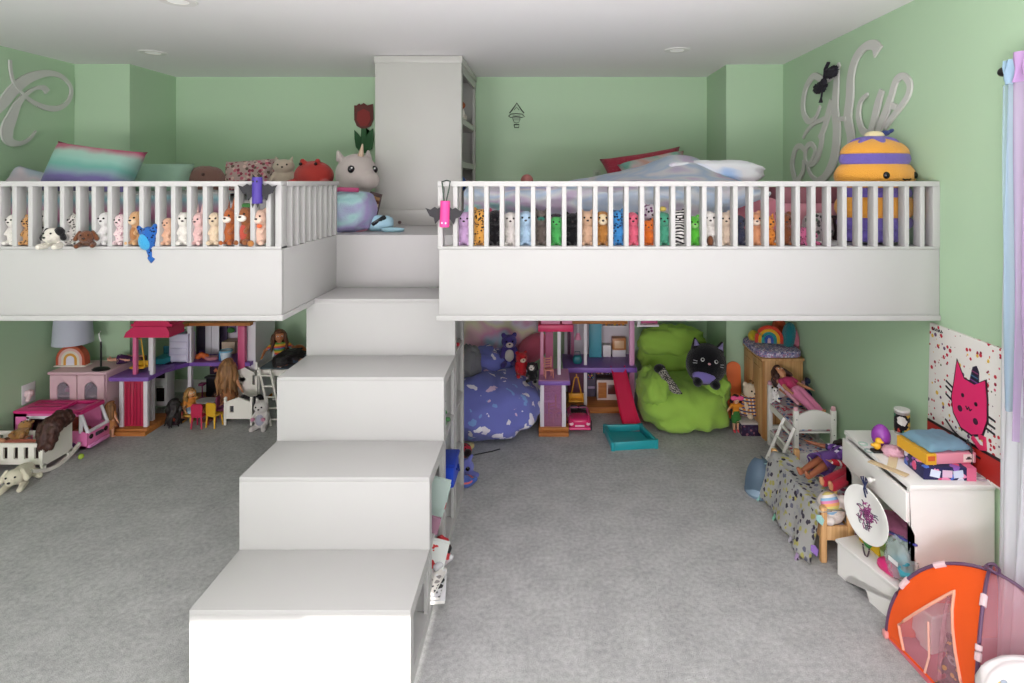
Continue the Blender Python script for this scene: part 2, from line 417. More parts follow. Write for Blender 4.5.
def window(name, horizontal, a0, a1, z0, z1, at):
    def r(bb, p0, p1, q0, q1, d0, d1):
        if horizontal: bb.rng(p0, p1, at+d0, at+d1, q0, q1)
        else: bb.rng(at+d0, at+d1, p0, p1, q0, q1)
    f = B(); w = .05; sgn = (-.09, -.03) if horizontal else (.03, .09)
    r(f, a0, a0+w, z0, z1, *sgn); r(f, a1-w, a1, z0, z1, *sgn); r(f, a0, a1, z0, z0+w, *sgn); r(f, a0, a1, z1-w, z1, *sgn); r(f, a0, a1, (z0+z1)/2-.02, (z0+z1)/2+.02, *sgn)
    o = struct(name, f, TRIM); g = B(); m = (sgn[0]+sgn[1])/2; r(g, a0+w, a1-w, z0+w, z1-w, m-.003, m+.003)
    struct('window_pane', g, clear('eef4f6', .08, .02), o); return o
window('window_1', False, WY0, WY1, WZ0, WZ1, XR)
window('window_2', True, RX0, RX1, RZ0, RZ1, YF); window('added_rear_window', True, QX0, QX1, RZ0, RZ1, YF)  # left one is an unseen opening added to brighten under the left loft
f = B(); f.rng(DX0, -.885, YF-.06, YF-.02, DZ-.03, DZ); struct('sun_edge_block', f, TRIM)  # unseen block added at the door head to step the sun patch's edge
b = B(); b.rng(XL, XL+.015, YF, 4.612, 0, .11); struct('baseboard_left', b, TRIM)
b = B(); b.rng(-3.31, 1.44, YB-.015, YB, 0, .11); struct('baseboard_back', b, TRIM)
b = B(); b.rng(XR-.015, XR, YF, 4.632, 0, .11); struct('baseboard_right', b, TRIM)

# recessed ceiling lights
def downlight(px, py, label):
    Y = (ZC-H)*FPX/(VY-py); t = thing('ceiling_light', label, 'ceiling light', (XX(px, Y), Y, ZC), group='recessed ceiling lights')
    obj('trim_ring', B().lathe([(.05, -.004), (.085, -.006), (.092, 0), (.05, 0), (.05, -.004)], seg=32), plain('e4e2e0', .4), t)
    obj('diffuser', B().lathe([(0, -.0035), (.05, -.0035), (.05, -.0005), (0, -.0005)], seg=32), glow('f2f0ec', .25), t)
downlight(153, 52.5, 'round recessed ceiling light above the left loft bed'); downlight(677, 50, 'round recessed ceiling light above the right loft bed')
downlight(178, 1, 'round recessed ceiling light cut by the top edge, nearest the viewer')

# ------------------------------------------------------------------ loft platform
t = thing('loft_platform', 'white built-in sleeping loft reached by the steps', 'loft', (0, LYF, LU))
def lp(n, b, m=LOFTW, **k): return obj(n, b, m, t, world=True, **k)
SOF = plain('f2f1ef', .5)
for nm, z0, z1 in (('deck', LZ-.06, LZ), ('soffit', LU, LU+.02)):
    lp(nm, B().prism([(XL+.002, LYF+.03), (LX0-.026, LYF+.03), (LX0-.026, YB-.002), (-3.308, YB-.002), (-3.308, 4.61), (XL+.002, 4.61)], (0, 0, z0), (1, 0, 0), (0, 1, 0), z1-z0), SOF)
    lp(nm, B().prism([(LX1+.026, LYF+.03), (XR-.002, LYF+.03), (XR-.002, 4.63), (1.438, 4.63), (1.438, YB-.002), (LX1+.026, YB-.002)], (0, 0, z0), (1, 0, 0), (0, 1, 0), z1-z0), SOF)
lp('deck', B().rng(LX0-.02, LX1+.02, SY[4]+.02, YB-.002, LZ-.06, LZ))
def fascia(x0, x1, y0, y1): lp('fascia', B().rng(x0, x1, y0, y1, LU, LZ-.001, bev=.002))
fascia(XL+.002, LX0, LYF, LYF+.025); fascia(-.514, XR-.002, LYF, LYF+.025)
fascia(LX0-.025, LX0, LYF+.025, SY[4]+.3); fascia(LX1, LX1+.025, LYF+.025, YB-.4)
lp('riser', B().rng(LX0, LX1, SY[4], SY[4]+.02, RISE*4, LZ, bev=.002))
def trim(x0, x1, y0, y1): lp('trim', B().rng(x0, x1, y0, y1, LU-.002, LU+.024, bev=.002))
trim(XL+.002, LX0+.01, LYF-.011, LYF); trim(-.524, XR-.002, LYF-.011, LYF); trim(LX0, LX0+.01, LYF, SY[3]-.01)

# guard rails: balusters 21 mm wide and 54 mm deep
def rail(name, label, x0, x1, pitch, side=False, start=0.0):
    g = thing(name, label, 'railing', (x0, LYF, LZ), group='white slatted guard rails')
    zt = H-.001
    obj('top_rail', B().rng(x0, x1, LYF-.004, LYF+.06, zt-.025, zt, bev=.002), LOFTW, g, world=True)
    obj('bottom_rail', B().rng(x0, x1, LYF-.003, LYF+.06, LZ, LZ+.012, bev=.002), LOFTW, g, world=True)
    x = x0+start
    while x < x1-.015:
        obj('baluster', B().rng(x, x+.0215, LYF, LYF+.054, LZ+.01, zt-.022, bev=.0015), LOFTW, g, world=True); x += pitch
    return g
g = rail('guard_rail', 'white slatted guard rail of the left loft bed, turning back beside the steps', XL+.003, LX0, .0763, start=.036)
obj('post', B().rng(LX0-.03, LX0, LYF-.001, LYF+.056, LZ, H-.02, bev=.0015), LOFTW, g, world=True)
obj('top_rail', B().rng(LX0-.054, LX0+.003, LYF+.06, SY[4]+.04, H-.026, H-.001, bev=.002), LOFTW, g, world=True)
y = LYF+.11
while y < SY[4]+.02:
    obj('baluster', B().rng(LX0-.05, LX0, y, y+.0215, LZ, H-.022, bev=.0015), LOFTW, g, world=True); y += .0763
g = rail('guard_rail', 'white slatted guard rail of the right loft bed, between steps and right wall', -.52, XR-.003, .0749, start=.0725)
obj('post', B().rng(-.52, -.497, LYF-.001, LYF+.056, LZ, H-.02, bev=.0015), LOFTW, g, world=True)
obj('post', B().rng(XR-.035, XR-.003, LYF-.001, LYF+.056, LZ, H-.02, bev=.0015), LOFTW, g, world=True)

# ------------------------------------------------------------------ steps with cubbies in their right side
t = thing('storage_steps', 'big white box steps with open cubbies in their right side', 'steps', (SX0, SY[0], 0))
def st(n, b, m=LOFTW): return obj(n, b, m, t, world=True)
for i in range(4):
    z = RISE*(i+1); y0, y1 = SY[i], SY[i+1]
    x0 = SX0; zr = z-.018 if i < 3 else LU-.004
    st('riser', B().rng(x0, SX1, y0, y0+.018, RISE*i if i else .0, zr, bev=.001))
    if i == 3: st('riser', B().rng(LX0+.002, SX1, y0, y0+.018, zr, z-.018))
    st('tread', B().rng(x0 if i < 3 else LX0+.002, SX1, y0-.001, y1+.002 if i < 3 else y1-.001, z-.02, z, bev=.0025))
    st('side_panel', B().rng(x0, x0+.018, y0+.018, y1, 0, z-.02 if i < 3 else LU-.004))
    st('divider', B().rng(x0+.018, SX1-.018, y1-.012, y1, 0, z-.02 if i < 3 else LU-.004))
    fr = B(); fr.rng(SX1-.018, SX1, y0+.018, y1, 0, .06); fr.rng(SX1-.018, SX1, y0+.018, y0+.05, .06, z-.055); fr.rng(SX1-.018, SX1, y1-.032, y1, .06, z-.055); fr.rng(SX1-.018, SX1, y0+.018, y1, z-.055, z-.02)
    st('face_frame', fr)
    for k in range(1, i+1):
        st('shelf', B().rng(x0+.018, SX1-.002, y0+.018, y1-.012, RISE*k-.02, RISE*k))
    st('bottom_board', B().rng(x0+.018, SX1-.018, y0+.018, y1-.012, .04, .058))
st('side_panel', B().rng(SX0, SX0+.018, SY[4], SY[4]+.018, 0, LU-.004))

# ------------------------------------------------------------------ bookcase tower in the loft
TX0, TX1, TY = -1.266, -.626, 4.296
t = thing('bookcase_tower', 'tall white bookcase tower between the two loft beds', 'bookcase', (TX0, TY, LZ))
def tw(n, b, m=None): return obj(n, b, m or plain('b3b3ae', .4), t, world=True)
tw('front_panel', B().rng(TX0, TX1, TY, TY+.02, LZ, ZC-.005, bev=.002)); tw('side_panel', B().rng(TX0, TX0+.02, TY+.02, YB-.01, LZ, ZC-.005)); tw('back_panel', B().rng(TX0+.02, TX1-.02, YB-.025, YB-.01, LZ, ZC-.005))
fr = B(); fr.rng(TX1-.02, TX1, TY+.02, TY+.06, LZ, ZC-.1); fr.rng(TX1-.02, TX1, YB-.1, YB-.01, LZ, ZC-.1); fr.rng(TX1-.02, TX1, TY+.02, YB-.01, ZC-.12, ZC-.005); tw('face_frame', fr)
for z in (1.70, 2.03, 2.36): tw('shelf', B().rng(TX0+.02, TX1-.002, TY+.02, YB-.025, z-.045, z))
tw('crown', B().rng(TX0-.008, TX1+.008, TY-.008, YB-.01, ZC-.055, ZC-.004, bev=.004)); tw('plinth', B().rng(TX0-.06, TX1, TY-.016, TY, LZ, LZ+.115, bev=.003))
tw('cable_plug', B().cyl((XX(400.5, TY), TY-.03, LZ+.022), (XX(400.5, TY), TY-.016, LZ+.022), .012), plain('5a4a48'))
# ------------------------------------------------------------------ under the left loft
# pink doll cupboard
cx0, cx1, cy0, cy1, ct = -3.64, -3.235, 4.25, 4.53, .484
PK = plain('d8b4be', .5)
t = thing('doll_cupboard', 'pale pink toy cupboard with two arched glass doors, carrying the rainbow lamp', 'toy cupboard', ((cx0+cx1)/2, cy0, 0))
def o_(n, b, m, p=None, **k): return obj(n, b, m, p or t, world=True, **k)
o_('body', B().rng(cx0, cx0+.015, cy0+.02, cy1, 0, ct-.02).rng(cx1-.015, cx1, cy0+.02, cy1, 0, ct-.02).rng(cx0+.015, cx1-.015, cy1-.015, cy1, 0, ct-.02).rng(cx0+.015, cx1-.015, cy0+.02, cy1-.015, .03, .05), PK)
o_('top', B().rng(cx0-.012, cx1+.012, cy0-.005, cy1+.005, ct-.02, ct, bev=.005), PK)
o_('shelf', B().rng(cx0+.015, cx1-.015, cy0+.03, cy1-.015, .29, .3), PK)
for k in (0, 1):
    a = cx0+.004+k*(cx1-cx0)/2; w_ = (cx1-cx0)/2-.008; f = B(); iw = .05
    # arched door: two stiles, rail, and a spandrel with a half round cut
    f.rng(a, a+iw, cy0, cy0+.018, .02, ct-.024); f.rng(a+w_-iw, a+w_, cy0, cy0+.018, .02, ct-.024); f.rng(a+iw, a+w_-iw, cy0, cy0+.018, .02, .1)
    r = (w_-2*iw)/2; zc = ct-.075-r; xc = a+w_/2
    pts = [(xc+r*math.cos(PI-PI*i/12), zc+r*math.sin(PI-PI*i/12)) for i in range(13)]
    f.prism(pts+[(a+w_-iw, ct-.024), (a+iw, ct-.024)], (0, cy0+.018, 0), (1, 0, 0), (0, 0, 1), .018)
    d = o_('door', f, PK); o_('door_pane', B().rng(a+iw, a+w_-iw, cy0+.008, cy0+.01, .1, ct-.075), clear('b9b4c4', .25, .1), d)
    o_('knob', B().ell((xc+(.5-k)*2*(w_/2-.025), cy0-.006, .25), .007), plain('f4eeee', .3), d)
single('folded_doll_clothes', B().rng(-3.60, -3.47, 4.33, 4.45, .3, .345, bev=.015).rng(-3.59, -3.48, 4.33, 4.44, .345, .38, bev=.015), cloth('a04a6a'), 'folded dark pink doll clothes on the shelf inside the pink cupboard', 'doll clothes')
# rainbow lamp
lx, ly = XX(73, 4.40), 4.40
t = thing('table_lamp', 'table lamp with a rainbow base and a grey fabric shade on the pink cupboard', 'lamp', (lx, ly, ct)); t.scale = (.87, .87, .87)
cols = ['b9563c', 'dcb3ae', 'dcd3c6', 'd49a3c', 'dad6e4']; r0 = .125
for i, c_ in enumerate(cols):
    ro = r0-i*.022; ri = ro-.022 if i < 4 else 0
    z0 = .0
    def arch(r_): return [(r_*math.cos(PI*k/20), .045+r_*math.sin(PI*k/20)*.98) for k in range(21)]
    out = [(ro, 0)]+arch(ro)+[(-ro, 0)]; 
    if ri: out += [(-ri, 0)]+arch(ri)[::-1]+[(ri, 0)]
    obj('rainbow_band', B().prism(out, (0, .03, .012), (1, 0, 0), (0, 0, 1), .06), plain(c_, .45), t)
obj('base', B().rng(-.135, .135, -.045, .045, 0, .012, bev=.004), plain('e6ded6', .5), t)
obj('stem', B().cyl((0, 0, .17), (0, 0, .42), .008), plain('e2dfda', .3), t)
obj('lamp_shade', B().lathe([(.148, .198), (.132, .43), (.129, .43), (.145, .198), (.148, .198)], seg=40), plain('b9bccb', .8), t)
# black doll stand and doll in a purple dress
t = thing('doll_stand', 'black doll stand with an upright post beside the rainbow lamp', 'doll stand', (XX(101, 4.3), 4.3, ct))
obj('base', B().lathe([(0, 0), (.062, 0), (.066, .006), (.05, .018), (.015, .024), (0, .024)], sy=.6), plain('141416', .3), t)
obj('post', B().cyl((0, 0, .02), (0, 0, .21), .0065), plain('141416', .3), t); obj('hook', B().tube([(0, 0, .2), (-.012, 0, .24), (-.016, 0, .27), (-.004, 0, .285)], .004), plain('dcd6da', .3), t)
doll('small doll in a purple dress lying on the pink cupboard behind the black stand', (XX(106, 4.42), 4.44, ct+.03), .27, 'e2a58c', '54302e', cloth('46234e'), cloth('46234e'), rot=(R(-90), 0, R(-80)), hlen=.2, skirt=True)
# wall outlet with a night light
t = thing('wall_outlet', 'white double wall outlet with a pink night light, left wall', 'outlet', (XL, XX(0, 1)*0+4.2, ZZ(393, 4.2)))
obj('plate', B().rng(0, .006, -.055, .055, -.07, .07, bev=.003), plain('dcdade', .35), t)
obj('night_light', B().rng(.006, .05, -.045, .0, -.02, .03, bev=.012).cap((.03, -.02, .02), (.05, -.06, -.03), .014), plain('e8cdd2', .3), t)
# pink camper van, nose to the right
px0, px1, y0, y1, zt = -3.69, -3.185, 4.02, 4.225, .292
t = thing('toy_camper_van', 'bright pink toy camper van with open white framed windows', 'toy camper', ((px0+px1)/2, y0, 0))
PI_, MG = plain('e07ab0', .35), plain('d8317d', .35)
CW = px1-.09
b = B(); b.prism([(px0, .03), (px1, .03), (px1+.005, .13), (px1-.045, .145), (px0, .145)], (0, y0+.012, 0), (1, 0, 0), (0, 0, 1), .012); b.prism([(px0, .03), (px1, .03), (px1+.005, .13), (px1-.045, .145), (px0, .145)], (0, y1, 0), (1, 0, 0), (0, 0, 1), .012)
b.rng(px0, px0+.012, y0, y1, .03, .27); b.rng(px0, px1, y0, y1, .03, .045); b.rng(px1-.03, px1+.004, y0+.002, y1-.002, .03, .135, bev=.015)
b.rng(px0, px0+.09, y0, y0+.012, .145, .27); b.rng(px0, px1-.05, y0, y0+.012, .25, .27); b.rng(px0, px1-.05, y1-.012, y1, .14, .27)
o_('body', b, PI_)
b = B(); b.rng(px0-.004, px1-.21, y0-.006, y1+.006, .27, zt, bev=.008); b.rng(px1-.21, px1-.035, y0-.006, y0+.03, .27, zt, bev=.006); b.rng(px1-.21, px1-.035, y1-.03, y1+.006, .27, zt, bev=.006); b.rng(px1-.07, px1-.03, y0-.006, y1+.006, .262, zt, bev=.008)
rf = o_('roof', b, MG)
for k in range(3): o_('roof_rib', B().rng(px0+.05, px1-.23, y0+.05+k*.055, y0+.075+k*.055, zt-.004, zt+.004, bev=.003), plain('b82467', .35), rf)
f = B(); f.cyl((px1-.045, y0+.008, .135), (px1-.045, y0+.008, .275), .012).cyl((px1-.0, y0+.012, .135), (px1-.05, y0+.012, .27), .011).cyl((px1-.0, y1-.012, .135), (px1-.05, y1-.012, .27), .011).cyl((px1, y0+.01, .138), (px1, y1-.01, .138), .012); o_('windshield_frame', f, plain('e8e6ec', .35))
f = B(); f.rng(px0+.09, px0+.11, y0-.003, y0+.01, .16, .25).rng(px0+.09, px0+.32, y0-.003, y0+.01, .236, .255).rng(px0+.3, px0+.32, y0-.003, y0+.01, .16, .25); o_('window_frame', f, plain('e8e6ec', .35))
f = B(); f.rng(px1+.004, px1+.011, y0+.075, y1-.075, .085, .11, bev=.002); 
for k in range(4): f.rng(px1+.008, px1+.014, y0+.083+k*.016, y0+.091+k*.016, .088, .107)
o_('grille', f, plain('3c3c46', .3))
o_('bumper', B().rng(px1-.01, px1+.02, y0+.01, y1-.01, .025, .05, bev=.008), plain('d88ac0', .3))
for s in (0, 1): o_('headlight', B().cyl((px1-.004, (y0+.035, y1-.035)[s], .1), (px1+.008, (y0+.035, y1-.035)[s], .1), .017), plain('2b2b30', .15))
for xx in (px0+.09, px1-.1):
    for yy in (y0+.004, y1-.004):
        w_ = o_('wheel', B().cyl((xx, yy-.014, .036), (xx, yy+.014, .036), .036, seg=24), plain('6c3b7c', .5)); o_('hubcap', B().cyl((xx, yy-.017, .036), (xx, yy+.017, .036), .018), plain('e6d8e6', .3), w_)
o_('seat', B().rng(px1-.17, px1-.1, y0+.03, y1-.03, .06, .12, bev=.012).rng(px1-.19, px1-.16, y0+.03, y1-.03, .08, .2, bev=.01), plain('8c4a2e', .5))
o_('interior_block', B().rng(px0+.03, px0+.3, y1-.09, y1-.02, .05, .2, bev=.006), plain('4a2e3c', .5))
single('green_toy_ball', B().ell((0, 0, .018), .018), plain('93b03a', .4), 'tiny lime green ball on the carpet by the cradle rocker', 'ball', (XX(81, 3.93), 3.93, 0))
# white rocking cradle
t = thing('doll_cradle', 'white wooden rocking doll cradle with slotted sides', 'doll cradle', (-3.5, 3.8, 0))
WD = plain('e4e1d8', .45)
ex, cyA, cyB = -3.222, 3.70, 3.935
for xx in (ex, -3.72):
    b = B(); b.prism([(cyA, .06), (cyA+.005, .255), (cyA+.02, .262), (cyA+.06, .235), ((cyA+cyB)/2, .27), (cyB-.06, .235), (cyB-.02, .275), (cyB, .262), (cyB, .06)], (xx-.008, 0, 0), (0, 1, 0), (0, 0, 1), .016)
    e_ = o_('end_panel', b, WD)
    b = B(); n = 16
    up = [(cyA-.07+(cyB-cyA+.14)*i/n, .022+.06*((i/n-.5)*2)**2) for i in range(n+1)]; lo = [(a, z-.022) for a, z in up]
    b.prism(up+lo[::-1], (xx-.01, 0, 0), (0, 1, 0), (0, 0, 1), .02); o_('rocker', b, WD)
    o_('foot', B().rng(xx-.008, xx+.008, cyA+.004, cyA+.03, .02, .07).rng(xx-.008, xx+.008, cyB-.03, cyB-.004, .02, .07), WD)
for yy in (cyA+.02, cyB-.03):
    b = B(); b.rng(-3.72, ex, yy, yy+.012, .065, .1); b.rng(-3.72, ex, yy, yy+.012, .175, .2)
    for k in range(8):
        x = -3.72+k*.0665; b.rng(x, x+.038, yy, yy+.012, .1, .175)
    o_('side_rail', b, WD)
o_('base_board', B().rng(-3.715, ex-.005, cyA+.03, cyB-.03, .066, .078), WD)
o_('mattress', B().rng(-3.7, ex-.02, cyA+.04, cyB-.04, .079, .11, bev=.012), cloth('4a3a3a'))
single('long_brown_doll_wig', B().ell((0, 0, .07), (.06, .05, .05)).chain([(0, -.02, .08), (-.01, -.09, .07), (-.025, -.12, -.03), (-.04, -.11, -.09)], [.05, .048, .042, .025]).chain([(.03, -.02, .07), (.02, -.1, .05), (.005, -.12, -.06)], [.04, .042, .03]).chain([(-.04, -.02, .07), (-.05, -.09, .05), (-.06, -.105, -.05)], [.04, .04, .03]), hair('4a2a22'), 'long dark brown doll hair draped over the end of the cradle', 'doll wig', (ex+.03, 3.845, .245), vox=.008, disp=(.03, .03))
plush('light brown plush bear lying inside the white cradle', (-3.49, 3.83, .165), .17, fuzz('a87c48'), rot=(R(-60), 0, R(20)))
doll('bare armed doll lying at the near side inside the cradle', (-3.32, 3.80, .165), .3, 'd99a78', '6a3a20', cloth('c8705e'), cloth('c8705e'), rot=(R(-90), 0, R(88)), hlen=.12)
t = lying('cream plush dog lying on the carpet in front of the cradle', (-3.265, 3.60, 0), .13, fuzz('d8d2bc'), rz=R(20), patch=())
plush('rust red plush lying at the left edge behind the cream dog', (-3.46, 3.62, .045), .14, fuzz('a4563a'), rot=(R(-75), 0, R(60)))
# doll with ginger curls beside the cupboard
doll('small doll with bushy ginger curls behind the pink camper', (XX(111, 4.26), 4.26, 0), .27, 'd8a080', '96693c', cloth('c88a5a'), cloth('b47a4c'), hlen=.4, curly=True, rz=R(160), skirt=True)

# ---- left dollhouse: entrance wing, angled bay and main block
PUR, MAG, PNK, DW, ORW = plain('7b55a8', .4), plain('d0255e', .35), plain('d86a98', .4), plain('dcd8de', .4), wood('a2622f', 'b97a40', (.1, 1, 1))
def gx(px, Y): return XX(px, Y)
t = thing('dollhouse', 'three storey pink and purple dollhouse with an orange beam, near the white doll beds', 'dollhouse', (-2.8, 4.4, 0))
F1, F2 = .40, .705
WL, WR, WY, WB = gx(121, 4.35), gx(149, 4.35), 4.33, 4.60      # entrance wing
o_('base', B().rng(WL-.03, WR+.02, WY-.03, WB, 0, .045, bev=.004).rng(WL-.03, WR+.02, WY-.05, WY-.03, 0, .03), ORW)
for xx in (WL, WR-.03): o_('column', B().rng(xx, xx+.03, WY, WY+.03, .045, F1, bev=.003), DW)
o_('column', B().rng(WL, WL+.03, WB-.03, WB, .045, F1), DW)
for k in (0, 1):
    a = WL+.032+k*.074; d = o_('door', B().rng(a, a+.07, WY+.008, WY+.02, .05, F1-.01, bev=.002), plain('b4284a', .35)); o_('door_ribs', B().rng(a+.02, a+.024, WY+.004, WY+.009, .06, F1-.03).rng(a+.045, a+.049, WY+.004, WY+.009, .06, F1-.03), plain('8e1c3a', .35), d)
o_('balcony_deck', B().rng(gx(112, 4.33), WR+.035, WY-.04, WB, F1, F1+.03, bev=.004), PUR)
for xx, m_ in ((gx(132.5, 4.35), PNK), (gx(149.5, 4.35), DW)): o_('column', B().rng(xx, xx+.026, WY+.02, WY+.05, F1+.03, F2+.02, bev=.003), m_)
b = B(); b.prism([(gx(124.5, 4.3), F2+.02), (gx(170, 4.3), F2+.02), (gx(170, 4.3), F2+.06), (gx(167, 4.3), F2+.1), (gx(134, 4.3), F2+.1), (gx(127, 4.3), F2+.06)], (0, 4.47, 0), (1, 0, 0), (0, 0, 1), .18); o_('roof', b, MAG)
for k in range(4): o_('roof_step', B().rng(gx(131, 4.3)+k*.02, gx(172, 4.3)-k*.02, 4.3, 4.46, F2+.1+k*.018, F2+.118+k*.018), plain('c81e56', .35))
# hanging swing
t_s = thing('toy_swing_seat', 'yellow swing seat hanging above the purple balcony of the left dollhouse', 'toy swing', (gx(139, 4.42), 4.42, F1+.06))
YE = plain('dfae22', .4)
obj('seat', B().rng(-.055, .055, -.03, .03, .0, .014, bev=.006).rng(-.055, .055, .016, .03, .014, .05, bev=.006), YE, t_s)
for s in (-1, 1): obj('rope', B().cyl((s*.045, 0, .01), (s*.016-.0, 0, .22), .0045), YE, t_s)
obj('hanger', B().cyl((-.016, 0, .22), (.016, 0, .22), .005).cyl((0, 0, .22), (0, 0, F2-F1-.06), .003), YE, t_s)
# angled bay between wing and main block
A0, A1 = V((gx(151, 4.45), 4.45, 0)), V((gx(190, 4.72), 4.72, 0)); dv = (A1-A0).normalized(); nv = V((-dv.y, dv.x, 0)); L = (A1-A0).length
MX0, MX1, MY, MB_ = A1.x, gx(255, 4.75), 4.74, 5.1
def slab(z, th, m, name, grow=.0): o_(name, B().prism([(A0.x, A0.y), (A1.x, A1.y), (A1.x, MB_), (A0.x, MB_-.05)], (0, 0, z), (1, 0, 0), (0, 1, 0), th), m); o_(name, B().rng(MX0, MX1-.02, MY-.03, MB_, z, z+th), m)
slab(0, .04, ORW, 'base'); slab(F1-.02, .03, PUR, 'floor_deck'); slab(F2+.002, .025, ORW, 'ceiling_beam')
for px_, Y in ((152, 4.46), (190.5, 4.72), (227, 4.76)):
    o_('column', B().rng(gx(px_, Y)-.014, gx(px_, Y)+.014, Y-.014, Y+.014, .04, F1-.02), DW)
    if px_ < 200: o_('column', B().rng(gx(px_, Y)-.016, gx(px_, Y)+.016, Y-.016, Y+.016, F1+.01, F2), DW)
o_('column', B().rng(gx(238.5, 4.72), gx(245.5, 4.72), 4.705, 4.745, F1-.05, F2, bev=.003), plain('c8527e', .4))
o_('side_wall', B().rng(gx(247, 4.76), gx(255.5, 4.76), 4.76, MB_, .04, F2+.02), DW)
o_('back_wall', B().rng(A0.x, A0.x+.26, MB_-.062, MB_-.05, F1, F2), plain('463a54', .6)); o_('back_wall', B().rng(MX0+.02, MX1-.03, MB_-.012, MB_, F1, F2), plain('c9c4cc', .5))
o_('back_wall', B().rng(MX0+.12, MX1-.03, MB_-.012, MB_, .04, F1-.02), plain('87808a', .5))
o_('closet_door', B().rng(gx(206, 4.95), gx(211.5, 4.95), 4.94, 4.95, F1+.012, F2-.03).rng(gx(212.2, 4.95), gx(219.5, 4.95), 4.94, 4.95, F1+.012, F2-.03), plain('dddce2', .4))
o_('wall_picture', B().rng(gx(225, 5.07), gx(235.5, 5.07), 5.065, 5.085, .56, .68), plain('7c6a92', .5)); o_('window_box', B().ell((gx(231, 5.05), 5.05, .585), (.035, .02, .025)), fuzz('3f7a3c'))
o_('counter', B().rng(gx(225, 5.0), gx(238, 5.0), 4.95, 5.07, F1+.01, F1+.11), plain('c8b49c', .5))
o_('ladder_shelf', B().rng(gx(196, 4.9), gx(197.2, 4.9), 4.9, 4.92, F1+.01, F2), plain('4a4452', .4))
# little furniture inside
def dthing(name, label, cat, boxes, **kw):
    tt = thing(name, label, cat, (boxes[0][1][0], boxes[0][1][2], boxes[0][1][4]))
    for n, rr, m_ in boxes: obj(n, B().rng(*rr, bev=.003), m_, tt, world=True)
    return tt
dx0, dx1, dz = gx(169, 4.68), gx(188, 4.68), F1+.011
bx = [('body', (dx0, dx1, 4.68, 4.78, dz+.012, dz+.235), plain('c9c4de', .4)), ('leg', (dx0+.006, dx0+.018, 4.69, 4.7, dz, dz+.012), DW), ('leg', (dx1-.018, dx1-.006, 4.69, 4.7, dz, dz+.012), DW), ('leg', (dx0+.006, dx0+.018, 4.76, 4.77, dz, dz+.012), DW), ('leg', (dx1-.018, dx1-.006, 4.76, 4.77, dz, dz+.012), DW)]
for k in range(4): bx.append(('drawer', (dx0+.008, dx1-.008, 4.676, 4.681, dz+.022+k*.053, dz+.068+k*.053), plain('d4d0e6', .4)))
dthing('toy_dresser', 'lilac toy dresser with four drawers in the left dollhouse', 'toy dresser', bx)
dthing('toy_bed', 'turquoise toy bed at the left on the purple floor of the left dollhouse', 'toy bed', [('mattress', (gx(152.5, 4.62), gx(166, 4.62), 4.6, 4.75, dz+.02, dz+.06), plain('1d8f9c', .5)), ('headboard', (gx(152.5, 4.62), gx(166, 4.62), 4.75, 4.76, dz, dz+.12), plain('2b6d80', .5)), ('frame', (gx(152.5, 4.62), gx(166, 4.62), 4.6, 4.75, dz, dz+.02), plain('2a3a50', .5))])
single('toy_parrot', B().ell((0, 0, .02), (.035, .015, .018)).ell((.03, -.0, .03), .014).cyl((-.03, 0, .02), (-.075, 0, .012), .012, .004), plain('d9ac26', .4), 'yellow toy bird perched on top of the lilac toy dresser', 'toy bird', (gx(170, 4.72), 4.72, dz+.236))
single('toy_teal_dish', B().lathe([(0, .002), (.03, .002), (.042, .022), (.038, .022), (.028, .006), (0, .006)]), plain('2a8a86', .4), 'small teal dish on top of the lilac toy dresser', 'toy dish', (gx(180, 4.73), 4.73, dz+.236))
single('orange_toy_pile', B().ell((-.03, 0, .02), (.03, .03, .022)).ell((.03, 0, .022), (.03, .025, .024)).ell((0, -.01, .04), (.025, .025, .02)), plain('d0652a', .5), 'orange toy cushion on the purple floor of the left dollhouse', 'toy cushion', (gx(202, 4.8), 4.8, dz), vox=.006)
single('toy_pet_dish', B().lathe([(0, 0), (.05, 0), (.055, .02), (.05, .024), (0, .022)], sy=.7), plain('b77a86', .5), 'flat dusty pink dish on the purple floor of the left dollhouse', 'toy dish', (gx(211.5, 4.79), 4.79, dz))
t2 = thing('toy_bucket', 'pale blue toy bucket at the edge of the left dollhouse floor', 'toy bucket', (gx(226, 4.78), 4.78, dz))
obj('bucket', B().lathe([(0, 0), (.035, 0), (.045, .075), (.041, .075), (.032, .006), (0, .006)]), plain('cfdbe4', .4), t2); obj('rim', B().lathe([(.044, .068), (.05, .068), (.05, .08), (.044, .08), (.044, .068)]), plain('79b9d6', .4), t2)
dthing('toy_blue_box', 'small bright blue toy box beside the pale blue bucket', 'toy box', [('box', (gx(219.5, 4.77), gx(223, 4.77), 4.76, 4.79, dz, dz+.05), plain('2f7fb4', .4)), ('lid', (gx(219.3, 4.77), gx(223.2, 4.77), 4.757, 4.793, dz+.05, dz+.06), plain('58a6d2', .4))])
ox0, ox1 = gx(154.5, 4.75), gx(167, 4.75)
dthing('toy_oven', 'white toy oven with a black door on the ground floor of the left dollhouse', 'toy oven', [('body', (ox0, ox1, 4.75, 4.85, .041, .36), plain('dfdcdf', .4)), ('oven_door', (ox0+.02, ox1-.02, 4.745, 4.75, .08, .19), plain('1d1a1c', .2)), ('hood', (ox0+.015, ox1-.015, 4.742, 4.75, .27, .35), plain('232024', .3)), ('handle', (ox0+.025, ox1-.025, 4.735, 4.741, .2, .21), plain('b9b9bb', .3))])
fx0, fx1 = gx(206, 4.95), gx(218.5, 4.95)
